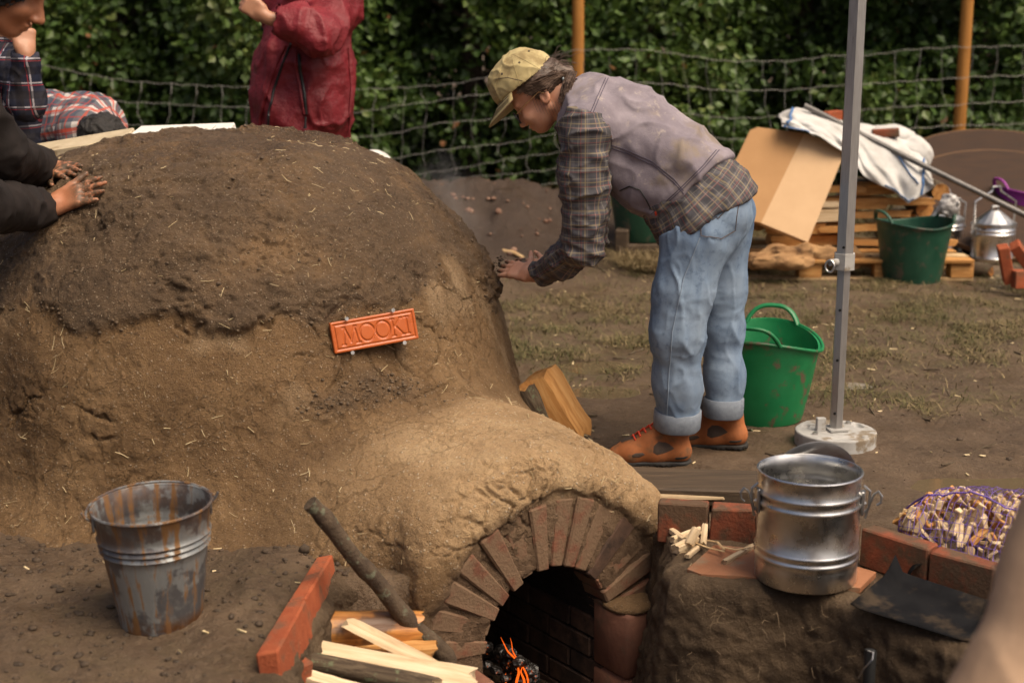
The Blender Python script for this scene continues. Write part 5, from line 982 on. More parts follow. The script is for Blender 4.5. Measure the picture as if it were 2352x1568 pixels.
BLKJ = simple('black brown jacket', (.012, .009, .008), (.022, .016, .014), 10, .8, 0, .3, .004, .25); BLKH = simple('black hood', (.006, .006, .007), (.012, .011, .012), 20, .9); KHAKI = simple('beige trousers', (.40, .26, .165), (.47, .315, .205), 5, .85, 0, .3, .006, .2, dirt=(.33, .22, .15), dscale=4); ZIP = simple('black zip', (.008, .008, .009), (.014, .014, .014), 20, .5)
NAVY = simple('dark work trousers', (.02, .02, .025), (.035, .034, .04), 12, .85); EYEW = simple('eye white', (.62, .58, .54), (.66, .62, .58), 20, .25); GLASSF = simple('black spectacle frame', (.008, .008, .01), (.012, .012, .014), 20, .35); GOLD = simple('gold spectacle arm', (.75, .52, .30), (.85, .62, .38), 20, .3, .9, .05, .001)
def limb_uv(V, segs, hint=(0, -1, 0)):
    """cloth coordinates in metres: along the limb and round it"""
    best = np.full(len(V), 9e9); U = np.zeros((len(V), 2)); L = 0
    for a, b, r in segs:
        a, b = np.asarray(a, float), np.asarray(b, float); e = b - a; l = np.linalg.norm(e); t = e / l; s = (V - a) @ t; sc = np.clip(s, 0, l); q = V - a - sc[:, None] * t; d = np.linalg.norm(q, axis=1) / r
        h = np.asarray(hint, float); x = h - t * (h @ t); x /= np.linalg.norm(x); y = np.cross(t, x); ang = np.arctan2(q @ y, q @ x); m = d < best; best[m] = d[m]; U[m, 0] = (ang * r)[m]; U[m, 1] = (L + s)[m]; L += l
    return U
def cloth(name, f, lo, hi, mat, parent, h=.008, fold=.006, fscale=6, stretch=(1, 1, 1), segs=None, seed=0, hint=(0, -1, 0), extra=None, it=1):
    V_, F_ = surf(f, lo, hi, h); V_ = relax(V_, F_, it, .5); N_ = normals(V_, F_); q = V_ * np.array(stretch); w1 = fbm(q + .05 * np.stack([fbm(V_, 5, 2, o=k + seed) for k in (1, 2, 3)], 1), fscale, 2, o=seed); w2 = vn(q + .04 * fbm(V_, 7, 2, o=seed + 4)[:, None], fscale * 2.1, seed + 7)
    d = fold * (1.5 * np.clip(1 - 3.0 * np.abs(w1), 0, 1) ** 2 - .45) + fold * .6 * (np.clip(1 - 2.6 * np.abs(w2), 0, 1) ** 2 - .3) + fold * .25 * fbm(V_, 30, 2, o=seed)
    if extra is not None: d = d + extra(V_)
    V_ = V_ + N_ * d[:, None]; o = link(name, mesh_np(name, V_, F_, mat, True, None, V_[:, (0, 2)] if segs == 'flat' else limb_uv(V_, segs, hint) if segs else None), parent); return o, V_, F_
def drape(name, bv, pts, mat, parent, r=.0016, up=.0012, n_=6, dirv=None, step=.008):
    """a seam or cord laid on a surface, from sight points"""
    out = []; pts = [np.asarray(p, float) for p in pts]; L = max(2, int(sum(np.linalg.norm(np.asarray(b) - a) for a, b in zip(pts[:-1], pts[1:])) / step))
    q = np.array([[np.interp(t, np.linspace(0, 1, len(pts)), [p[i] for p in pts]) for i in range(3)] for t in np.linspace(0, 1, L + 1)])
    for p in q:
        if dirv is None: hit = bv.find_nearest(Vector(p)); c_, nn = hit[0], hit[1]
        else:
            hit = bv.ray_cast(Vector(p) - Vector(dirv) * .6, Vector(dirv)); c_, nn = hit[0], hit[1]
        if c_ is not None: out.append(c_ + (nn if nn.dot(Vector((0, -1, .1))) > -.5 else -nn) * up)
    if len(out) < 2: return None
    m = MB(); m.tube(out, r, n_); return m.build(name, mat, parent)
def uvray(u, v, bv):
    d = Vector(ray(u, v)).normalized(); h = bv.ray_cast(Vector((0, 0, CAM_H)), d); return h[0], h[1]
def seam(name, bv, uvs, mat, parent, r=.0016, up=.001, step=6, dens=None):
    out = []
    for (a, b) in zip(uvs[:-1], uvs[1:]):
        k = max(1, int(math.hypot(b[0] - a[0], b[1] - a[1]) / step))
        for i in range(k):
            c_, nn = uvray(a[0] + (b[0] - a[0]) * i / k, a[1] + (b[1] - a[1]) * i / k, bv)
            if c_ is not None: out.append(c_ + nn * up)
    c_, nn = uvray(*uvs[-1], bv)
    if c_ is not None: out.append(c_ + nn * up)
    if len(out) < 2: return
    m = MB(); m.tube(out, r, 6); return m.build(name, mat, parent)
def patch(name, bv, poly, mat, parent, up=.0022, rings=5):
    """a flat piece sewn on a surface, its outline found on that surface"""
    poly = np.array(poly, float); c0 = poly.mean(0); k = len(poly); V_ = []
    fine = [poly[i] + (poly[(i + 1) % k] - poly[i]) * t for i in range(k) for t in (0, .25, .5, .75)]; K = len(fine)
    for j in range(rings + 1):
        for p in fine:
            q = c0 + (p - c0) * (j / rings if j else .02); c_, nn = uvray(q[0], q[1], bv)
            if c_ is None: c_, nn = (V_[-1][0] if V_ else Vector((0, 0, 0))), Vector((0, -1, 0))
            V_.append((c_, c_ + nn * (up if j < rings else -.001)))
    m = MB(); m.add([v[1] for v in V_], [(j * K + i, j * K + (i + 1) % K, (j + 1) * K + (i + 1) % K, (j + 1) * K + i) for j in range(rings) for i in range(K)]); return m.build(name, mat, parent, True, None)
# ---- heads and hands as distance fields in their own frames
def head_field(p, O, F_, U, R_, s=1.0, nose=1.0):
    B = np.stack([F_, R_, U], 1); q = ((p - np.asarray(O, np.float32)) @ B.astype(np.float32)) / s
    d = ell(q, (.018, 0, .078), (.102, .078, .092)); d = smin(d, ell(q, (.062, 0, -.006), (.060, .058, .082)), .03)
    qa = q.copy(); qa[:, 1] = np.abs(qa[:, 1])
    d = smin(d, cap(qa, (.012, .052, -.035), (.080, .016, -.070), .020, .018), .03); d = smin(d, ell(q, (.093, 0, -.074), (.017, .020, .014)), .02)
    d = smin(d, ell(qa, (.092, .036, -.014), (.024, .024, .022)), .025); d = smin(d, ell(q, (.103, 0, .040), (.018, .052, .013)), .02)
    d = smax(d, -ell(qa, (.130, .033, .014), (.022, .019, .012)), .016); d = smin(d, ell(qa, (.100, .032, .012), (.013, .014, .0125)), .004)
    d = smin(d, cap(q, (.116, 0, .022), (.140, 0, -.022 * nose), .0075, .0105), .012); d = smin(d, ell(qa, (.128, .0115, -.027), (.012, .008, .0085)), .006)
    d = smin(d, ell(q, (.118, 0, -.047), (.011, .023, .0052)), .007); d = smin(d, ell(q, (.114, 0, -.058), (.010, .019, .0058)), .007); d = smax(d, -ell(q, (.128, 0, -.0525), (.012, .025, .0013)), .003)
    ear = ell(qa, (-.006, .079, .004), (.020, .008, .033), np.array(rot('Y', -.25))); ear = smax(ear, -ell(qa, (-.002, .088, .004), (.011, .008, .020)), .004); d = smin(d, ear, .008)
    return d * s
def hand_pts(W, D, Nn, Sd, s=1.0, spread=.10, curl=(.12, .10, .10), thumb=(.55, .35), mirror=1):
    """W wrist, D finger direction, Nn back-of-hand normal, Sd towards the thumb; returns chains of joints with radii"""
    W, D, Nn, Sd = [np.asarray(x, float) for x in (W, D, Nn, Sd)]; ch = []
    for i, (off, L) in enumerate(((.030, .078), (.010, .086), (-.011, .080), (-.031, .062))):
        a = spread * (1.4 - i * .95); d = D * cos(a) + Sd * sin(a); p = W + (D * (.096 - .004 * abs(i - 1)) + Sd * off) * s; c = [(p - Nn * .002, .0100 * s)]; n_ = Nn.copy()
        for k, f in enumerate((.45, .30, .25)):
            an = curl[k]; d2 = d * cos(an) - n_ * sin(an); n_ = n_ * cos(an) + d * sin(an); d = d2; p = p + d * L * f * s; c.append((p, (.0092, .0084, .0070)[k] * s))
        ch.append(c)
    a, b = thumb; p = W + (D * .030 + Sd * .028) * s; d = D * cos(a) + Sd * sin(a) - Nn * .15; t = [(p, .0150 * s)]
    for L, r in ((.045, .0125), (.034, .0100), (.026, .0082)): p = p + d * L * s; t.append((p, r * s)); d = d * cos(b * .4) + D * sin(b * .4); d /= np.linalg.norm(d)
    ch.append(t); return ch
def hand_field(p, W, D, Nn, Sd, s=1.0, **kw):
    ch = hand_pts(W, D, Nn, Sd, s, **kw); W, D, Nn, Sd = [np.asarray(x, float) for x in (W, D, Nn, Sd)]; B = np.stack([D, Sd, Nn], 1)
    d = rbox(p, W + D * .055 * s, (.050 * s, .040 * s, .0135 * s), .0125 * s, B); d = smin(d, cap(p, W - D * .03 * s, W + D * .02 * s, .025 * s, .026 * s), .02)
    for c in ch[:4]:
        f = chain(p, c, .004); d = smin(d, f, .008)
        d = smin(d, np.linalg.norm(p - np.asarray(c[0][0] + Nn * .004, np.float32), axis=1) - .0095 * s, .008)
    d = smin(d, chain(p, ch[4], .006), .016); return d
def unit(x): x = np.asarray(x, float); return x / np.linalg.norm(x)
def bb(pts, m):
    a = np.array([np.asarray(p, float) for p in pts]); return a.min(0) - m, a.max(0) + m
# ================================================================== the woman in the khaki cap
wo = thing('person', 'woman in khaki cap, mauve vest and jeans bending to press mud on the dome', 'person', G(1580, 1050))
HY = 5.20; fwd = unit((-.88, .47, 0)); 
O = P(1260, 222, HY); yaw = radians(14); Fw = np.array([-.787 * cos(yaw), .787 * sin(yaw) + .0, -.617]); Uw = np.array([-.617 * cos(yaw), .617 * sin(yaw), .787]); Rw = np.cross(Fw, Uw)        # her right, away from the camera
def hl_(f, r, u): return O + Fw * f + Rw * r + Uw * u
c1, c2, c3, c4 = P(1352, 250, 5.17), P(1412, 300, 5.14), P(1492, 366, 5.08), P(1590, 432, 5.02)
lateral = unit((-.47, -.88, 0)); LS, RS = P(1342, 312, 4.96), P(1358, 300, 5.33)
LE, LW = P(1341, 566, 4.98), P(1246, 626, 5.22); RE, RW = P(1352, 545, 5.42), P(1270, 618, 5.42)
hipc = P(1618, 492, 5.0); LH, LK, LA = P(1592, 540, 4.925), P(1556, 760, 4.90), P(1556, 964, 4.93); RH, RK, RA = P(1650, 530, 5.09), P(1655, 745, 5.10), P(1662, 936, 5.08)
# hands on the dome
LD = unit(P(1142, 607, 5.36) - P(1238, 632, 5.22)); LN = unit(np.cross(LD, (0.25, .75, .15))); LN = LN if LN[2] > -.2 else -LN; 
LN = unit(np.array([.30, -.80, .45]) - LD * (np.array([.30, -.80, .45]) @ LD)); LSd = unit(np.cross(LN, LD)); LSd = LSd if LSd[2] > 0 else -LSd
RD = unit(P(1150, 600, 5.5) - RW); RN = unit(np.array([.35, -.6, .6]) - RD * (np.array([.35, -.6, .6]) @ RD)); RSd = unit(np.cross(RD, RN)); RSd = RSd if RSd[2] > 0 else -RSd
HWL = P(1222, 630, 5.27)
def wbody(p):
    d = head_field(p, O, Fw, Uw, Rw); nk = cap(p, hl_(-.035, 0, -.02), P(1348, 262, 5.17), .056, .066); d = smin(d, nk, .035)
    d = smin(d, chain(p, [(c1, .10), (c2, .13), (c3, .13), (c4, .12), (hipc, .13)], .06), .05)
    for S_, E_, W_ in ((LS, LE, LW), (RS, RE, RW)): d = smin(d, chain(p, [(S_, .055), (E_, .040), (W_, .027)], .03), .04)
    d = smin(d, cap(p, LW, HWL, .028, .026), .02); d = smin(d, hand_field(p, HWL, LD, LN, LSd, 1.0, spread=.07, curl=(.16, .06, .02), thumb=(.95, .2)), .012)
    d = smin(d, hand_field(p, RW - RD * -.01, RD, RN, RSd, .94, spread=.07, curl=(.16, .06, .02), thumb=(.8, .2)), .012)
    for a in ((LH, LK, LA), (RH, RK, RA)): d = smin(d, chain(p, [(a[0], .085), (a[1], .055), (a[2], .042)], .04), .05)
    return d
lo, hi = bb([O, P(1110, 640, 5.36), LA, RA, hipc, LK, RE, hl_(.16, 0, 0)], .14); hi[2] = O[2] + .25; lo[2] = .06
V_, F_ = surf(wbody, lo, hi, .0050); V_ = relax(V_, F_, 1, .35); tipm = np.clip(sstep(.115, .165, (V_ - HWL) @ LD) * (np.linalg.norm(V_ - HWL, axis=1) < .25), 0, 1)
link('body', mesh_np('body', V_, F_, SKIN, True, {'mud': tipm}), wo)
# jeans
segsL = [(LH + np.array([0, 0, .05]), LK, .11), (LK, LA, .085)]; segsR = [(RH, RK, .11), (RK, RA, .085)]
waist = P(1612, 440, 5.02)
def jeans(p):
    d = smin(cap(p, P(1640, 486, 4.955), P(1600, 520, 4.93), .124, .116), cap(p, P(1660, 488, 5.09), P(1625, 520, 5.09), .120, .114), .05); d = smin(d, cap(p, P(1620, 440, 5.02), hipc, .132, .142), .06)
    l = chain(p, [(P(1596, 560, 4.925), .122), (P(1568, 680, 4.91), .103), (LK, .092), (P(1556, 880, 4.92), .080), (LA, .074)], .05); r = chain(p, [(P(1650, 560, 5.08), .112), (P(1655, 660, 5.09), .088), (RK, .079), (P(1662, 860, 5.09), .068), (RA, .064)], .05)
    d = smin(d, np.minimum(l, r), .05); d = np.maximum(d, -(p[:, 2] - (LA[2] - .01))); return np.maximum(d, -.045 - (p - P(1610, 512, 5.0)) @ np.array(unit((.50, -.10, -.83))))
lo, hi = bb([LA, RA, P(1735, 420, 5.0), P(1480, 560, 4.9)], .17); lo[2] = .06; hi[2] = P(1620, 405, 5.0)[2] + .05
_, JV, JF = cloth('jeans', jeans, lo, hi, DENIM, wo, .0065, .0050, 10, (1.0, 1.0, .30), None, 5, extra=lambda q: -.006 * np.abs(fbm(q * np.array([1, 1, 2.2]), 9, 2, o=4)) * sstep(.25, .1, np.abs(q[:, 2] - .5)))
jb = bvh_of(JV, JF)
for A_, B_, r in ((LA, P(1556, 900, 4.92), .076), (RA, P(1661, 880, 5.08), .066)):
    ax = unit(B_ - A_); tilt = unit(ax + np.array([.06, 0, 0])); R = frame(tilt, (0, 1, 0)); R = Matrix((R.col[1], R.col[2], R.col[0])).transposed()
    m = MB(); z0 = -.030; pr = [(r - .010, z0 + .002), (r + .002, z0 - .002), (r + .0065, z0 + .004), (r + .0075, .010), (r + .0065, .036), (r + .002, .040), (r - .008, .034)]; m.lathe(pr, 40, A_, R, lambda q, z: .035 * sin(2 * q + 1) + .02 * sin(5 * q)); m.build('turned_up_cuff', DENIMC, wo, True, 60)
seam('side_seam', jb, [(1608, 545), (1570, 640), (1545, 760), (1537, 860), (1532, 955)], DSEAM, wo, .0022)
pk = [(1605, 462), (1700, 452), (1697, 500), (1690, 532), (1656, 553), (1607, 545)]; patch('back_pocket', jb, pk, DENIM, wo, .004)
seam('pocket_stitch', jb, [(1609, 466), (1610, 541), (1655, 548), (1687, 529), (1696, 458)], DSTITCH, wo, .0013, .0048); seam('pocket_stitch', jb, [(1608, 473), (1622, 480), (1636, 505), (1645, 498), (1648, 503), (1665, 485), (1698, 468)], DSTITCH, wo, .0017, .0050)
# shirt: tail and sleeves
def shirt_tail(p):
    d = smin(cap(p, P(1580, 424, 5.03), P(1652, 486, 5.02), .166, .166), cap(p, P(1562, 470, 5.0), P(1602, 540, 4.98), .130, .128), .05); d = smin(d, cap(p, P(1640, 470, 4.96), P(1610, 520, 4.93), .140, .136), .03); d = smin(d, cap(p, P(1660, 470, 5.09), P(1630, 520, 5.09), .134, .13), .03); hem = (p - P(1610, 512, 5.0)) @ np.array(unit((.50, -.10, -.83)))
    return smax(d, hem - .012 * np.sin(p[:, 0] * 25), .012)
lo, hi = bb([P(1480, 380, 5.0), P(1740, 600, 5.0)], .22)
cloth('shirt_tail', shirt_tail, lo, hi, PLAIDW, wo, .008, .007, 9, (1, 1, 1), [(P(1450, 300, 5.02), P(1650, 520, 5.02), .17)], 2)
for S_, E_, W_, nm_ in ((LS, LE, LW, 'sleeve'), (RS, RE, RW, 'sleeve')):
    sp_ = [(S_ + np.array([.0, 0, .02]), .093), (S_ * .62 + E_ * .38, .080), (S_ * .25 + E_ * .75, .073), (E_, .066), (E_ * .5 + W_ * .5, .058), (W_, .047)]
    dirw = unit(W_ - E_); fn = lambda p, sp_=sp_, W_=W_, dirw=dirw: smax(smin(chain(p, sp_, .05), cap(p, W_ - dirw * .05, W_ + dirw * .006, .050, .050), .008), (p - W_) @ dirw - .006, .006)
    lo, hi = bb([S_, E_, W_], .13); L0 = np.linalg.norm(E_ - S_)
    cloth('sleeve', fn, lo, hi, PLAIDW, wo, .0055, .0085, 8, (1, 1, 1.6), [(S_, E_, .078), (E_, W_, .058)], 11, extra=lambda q, E_=E_: -.010 * np.exp(-(np.linalg.norm(q - E_, axis=1) / .12) ** 2) * np.abs(np.sin(q[:, 2] * 70 + 30 * q[:, 0])))
# vest
hemN = unit(P(1648, 480, 5.02) - P(1560, 385, 5.08)); hemP = P(1592, 424, 5.04) + hemN * .028
LSa = LS + np.array([.0, -.01, 0])
def vest(p):
    d = chain(p, [(P(1345, 238, 5.17), .092), (P(1388, 280, 5.15), .150), (c2, .168), (P(1499, 358, 5.08), .172), (P(1566, 406, 5.04), .166), (P(1643, 472, 5.02), .162)], .07)
    d = smin(d, cap(p, LS + np.array([.02, .02, .035]), RS + np.array([.02, -.02, .03]), .088, .088), .06); d = smin(d, cap(p, P(1440, 400, 5.03), P(1490, 440, 5.0), .070, .062), .07)
    hm = (p - hemP) @ hemN; d = d - .007 * sstep(-.045, -.036, hm); d = smax(d, hm, .008)
    ah = cap(p, LS + np.array([-.012, -.30, -.02]), LS + np.array([-.012, -.035, -.02]), .098, .098); d = smax(d, -(ah), .012); ah2 = cap(p, RS + np.array([0, .3, 0]), RS + np.array([0, .06, 0]), .095, .095); d = smax(d, -ah2, .012)
    nk = cap(p, hl_(-.02, 0, -.03), P(1335, 238, 5.17), .082, .084); return smax(d, -nk, .006)
lo, hi = bb([P(1300, 180, 5.1), P(1690, 540, 5.0), LS, RS], .18)
_, VV, VF = cloth('vest', vest, lo, hi, VEST, wo, .0075, .010, 5.5, (1, .8, 1), None, 21, extra=lambda q: .009 * np.sin((q @ np.array([5.5, 0, 9.5])) * 2 * pi / 1.9 + 3 * fbm(q, 3, 2)) * sstep(-.25, .05, (q - hemP) @ hemN + .18) * sstep(.02, -.05, (q - hemP) @ hemN + .02))
vb = bvh_of(VV, VF)
for k in (0, 6): seam('seam', vb, [(1481 - 90 + k, 180), (1375 + k, 215), (1352 + k, 268)], VSTITCH, wo, .0014)
for o_ in (0, 7): seam('seam', vb, [(1393, 330 + o_), (1440, 345 + o_), (1500, 372 + o_), (1548, 412 + o_), (1570, 438 + o_)], VSTITCH, wo, .0014); seam('hem_seam', vb, [(1652 - o_, 345), (1620 - o_, 382), (1570 - o_, 432), (1520 - o_, 478), (1503 - o_, 492)], VSTITCH, wo, .0015)
seam('pocket_edge', vb, [(1424, 438), (1446, 428), (1470, 436), (1484, 458), (1494, 478)], ZIP, wo, .0024)
patch('label_tab', vb, [(1503, 484), (1509, 482), (1510, 496), (1504, 497)], LACE, wo, .004, 2)
# armhole binding
pts = [LS + np.array([-.012, 0, -.02]) + np.array([.103 * cos(q), 0, .103 * sin(q)]) for q in np.linspace(.1, pi + .2, 30)]; drape('armhole_binding', vb, [p + np.array([0, -.05, 0]) for p in pts], VEST, wo, .0055, .001, 6)
# collar
cA, cB = P(1322, 225, 5.19), P(1302, 232, 5.19); ax = unit(hl_(-.03, 0, -.02) - P(1345, 250, 5.17))
def collar(p):
    q = p - P(1330, 236, 5.18); s = q @ ax; r = np.linalg.norm(q - s[:, None] * ax, axis=1); return smax(np.abs(r - (.074 - .10 * s)) - .006, np.abs(s - .018) - .040, .004)
cloth('collar', collar, *bb([P(1330, 236, 5.18)], .16), CORD, wo, .0055, .005, 14, seed=8)
# cap
def capf(p):
    B = np.stack([Fw, Rw, Uw], 1).astype(np.float32); q = (p - O.astype(np.float32)) @ B; rim = q[:, 2] - (.083 + .03 * (q[:, 0] - .04))
    o_ = ell(q, (.038, 0, .095), (.124, .098, .118)); o_ = smin(o_, ell(q, (.10, 0, .125), (.055, .07, .06)), .05); i_ = ell(q, (.036, 0, .085), (.114, .090, .112)); return smax(smax(o_, -rim, .003), -i_, .002)
_, CV, CF = cloth('cap_crown', capf, *bb([hl_(.04, 0, .12)], .17), CAPM, wo, .0045, .0035, 13, seed=3); cbv = bvh_of(CV, CF)
rows_ = []
for i in range(21):
    a = -1.22 + 2.44 * i / 20; row_ = []
    for j in range(9):
        t = j / 8; rx, ry = .124 + t * .085 * cos(a) ** .8, .098 + .006 * t; f = .036 + rx * cos(a); r = ry * sin(a); u = .087 + .03 * (f - .04) - .045 * t * cos(a) - .30 * r * r * t * 8 * .5; row_.append(hl_(f, r, u))
    rows_.append(row_)
m = MB(); m.grid(rows_); o = m.build('cap_brim', CAPM, wo, True, None); md = o.modifiers.new('t', 'SOLIDIFY'); md.thickness = .0035
m = MB(); m.grid([[np.asarray(p) - Uw * .0028 for p in r] for r in rows_]); m.build('brim_lining', CAPU, wo, True, None)
m = MB(); bq = hl_(.045, 0, .2125); m.lathe([(0, .005), (.005, .0045), (.008, .002), (.0085, -.002)], 14, bq, Matrix((Vector(Fw), Vector(Rw), Vector(Uw))).transposed()); m.build('cap_button', CAPM, wo)
EYELET = simple('eyelet', (.05, .035, .02), (.08, .055, .03), 30, .7)
for u, v in ((1215, 118), (1193, 144), (1153, 170)):
    c_, nn = uvray(u, v, cbv)
    if c_: m = MB(); m.tube([c_ - nn * .001, c_ + nn * .0016], .0042, 10); m.build('eyelet', EYELET, wo)
for uvs in ([(1176, 124), (1180, 150), (1196, 200)], [(1176, 124), (1208, 140), (1252, 166)], [(1176, 124), (1152, 150), (1136, 200)], [(1139, 182), (1165, 178), (1200, 186)]): seam('cap_seam', cbv, uvs, DSTITCH if uvs[0][0] < 1150 else CAPM, wo, .0010, .0004)
for t in (.35, .5, .65, .8): m = MB(); m.tube([np.array(rows_[i][int(t * 8)]) + Uw * .0012 for i in range(1, 20)], .0008, 5, False); m.build('brim_stitch', DSTITCH, wo)
# hair
def hairf(p):
    B = np.stack([Fw, Rw, Uw], 1).astype(np.float32); q = (p - O.astype(np.float32)) @ B; qa = q.copy(); qa[:, 1] = np.abs(qa[:, 1])
    d = ell(q, (-.004, 0, .060), (.096, .086, .086)); d = smax(d, -(ell(qa, (.085, .06, .005), (.060, .07, .052))), .012); d = smax(d, q[:, 2] - .11, .01); d = smax(d, -ell(qa, (.0, .085, -.006), (.026, .03, .040)), .008)
    d = smin(d, cap(q, (-.075, 0, .045), (-.112, .0, .022), .040, .022), .03); return d + .004 * fbm(p * np.array([1, 1, 1]), 40, 3)
cloth('hair', hairf, *bb([hl_(-.02, 0, .04)], .17), HAIR, wo, .0048, .002, 30, seed=4)
m = MB()
for k in range(130):
    a = random.uniform(-.2, 1.3); r0 = -1 if random.random() < .8 else 1; s0 = hl_(.062 - .05 * a * .6 + random.gauss(0, .004), r0 * (.080 + random.gauss(0, .002)), .062 - .055 * max(0, a - .35) + .03 * random.random()); e = hl_(-.108 + random.gauss(0, .005), r0 * .012 * random.random(), .024 + random.gauss(0, .010)); mid = hl_(-.03, r0 * (.089 + random.gauss(0, .003)), .055 - .03 * max(0, a - .3) + random.gauss(0, .006)); md2 = hl_(-.085, r0 * (.060 + random.gauss(0, .004)), .042 - .02 * max(0, a - .4) + random.gauss(0, .005))
    m.tube([s0, mid, md2, e], [.0010, .0019, .0019, .0009], 4)
tie = hl_(-.112, -.004, .022)
for k in range(90):
    o_ = np.array([random.gauss(0, .008) for _ in range(3)]); L = random.uniform(.07, .115); m.tube([tie + o_ * .3, tie + np.array([.008, -.035, -.010]) + o_, tie + np.array([-.008, -.075, -.045]) + o_ * 1.2, tie + np.array([-.024 + random.gauss(0, .006), -.085, -.05 - L * .6]) + o_ * .8], [.0014, .0020, .0016, .0005], 4)
for k in range(60):
    b = hl_(random.uniform(-.09, .03), random.uniform(-.075, .02), .085 + random.uniform(-.03, .01)); b = hl_(-.085 + random.gauss(0, .015), random.gauss(-.02, .03), .06 + random.gauss(0, .014)); d = np.array([random.gauss(.3, .5), random.gauss(-.2, .4), random.gauss(.8, .4)]); m.tube([b, b + d * .018, b + d * .034 + np.array([.012, 0, -.004]), b + d * .042 + np.array([.026, 0, -.014])], [.0009, .0008, .0007, .0004], 3)
for k in range(8): b = hl_(.03 - .008 * k, -.083, .035 - .01 * k); m.tube([b, b + Fw * .01 - Uw * .03, b + Fw * .012 - Uw * .055 + np.array([0, 0, -.01])], [.0007, .0006, .0003], 3)
tag(m.build('hair_strands', HAIR, wo), kind='stuff')
for c_ in (hl_(-.112, -.004, .024), hl_(-.090, -.030, .008)): m = MB(); ring(m, c_, .012, .0045, 20, rot('Y', 1.0) @ rot('X', .4)); m.build('hair_tie', simple('grey blue band', (.20, .24, .26), (.30, .34, .36), 40, .6), wo)
# glasses
for sgn in (-1, 1):
    c_ = hl_(.132, .037 * sgn, .006); R = frame(Fw * .97 + Rw * sgn * .2, tuple(Uw)); m = MB(); m.tube([c_ + np.array(R.col[1]) * .027 * cos(q) + np.array(R.col[2]) * .022 * sin(q) for q in np.linspace(0, 2 * pi, 28)], .0030, 6, False); m.build('lens_rim', GLASSF, wo)
    m = MB(); m.tube([hl_(.118, .058 * sgn, .016), hl_(.06, .081 * sgn, .022), hl_(.0, .088 * sgn, .026), hl_(-.012, .088 * sgn, .012)], .0022, 6); m.build('spectacle_arm', GOLD, wo)
    m = MB(); m.lathe([(0, .0118), (.005, .0106), (.009, .0075), (.0115, .001)], 16, hl_(.1015, .032 * sgn, .012), Matrix((Vector(Rw), Vector(Uw), Vector(Fw))).transposed()); m.build('eyeball', EYEW, wo)
m = MB(); m.tube([hl_(.134, -.011, .012), hl_(.139, 0, .016), hl_(.134, .011, .012)], .0015, 6); m.build('bridge', GLASSF, wo)
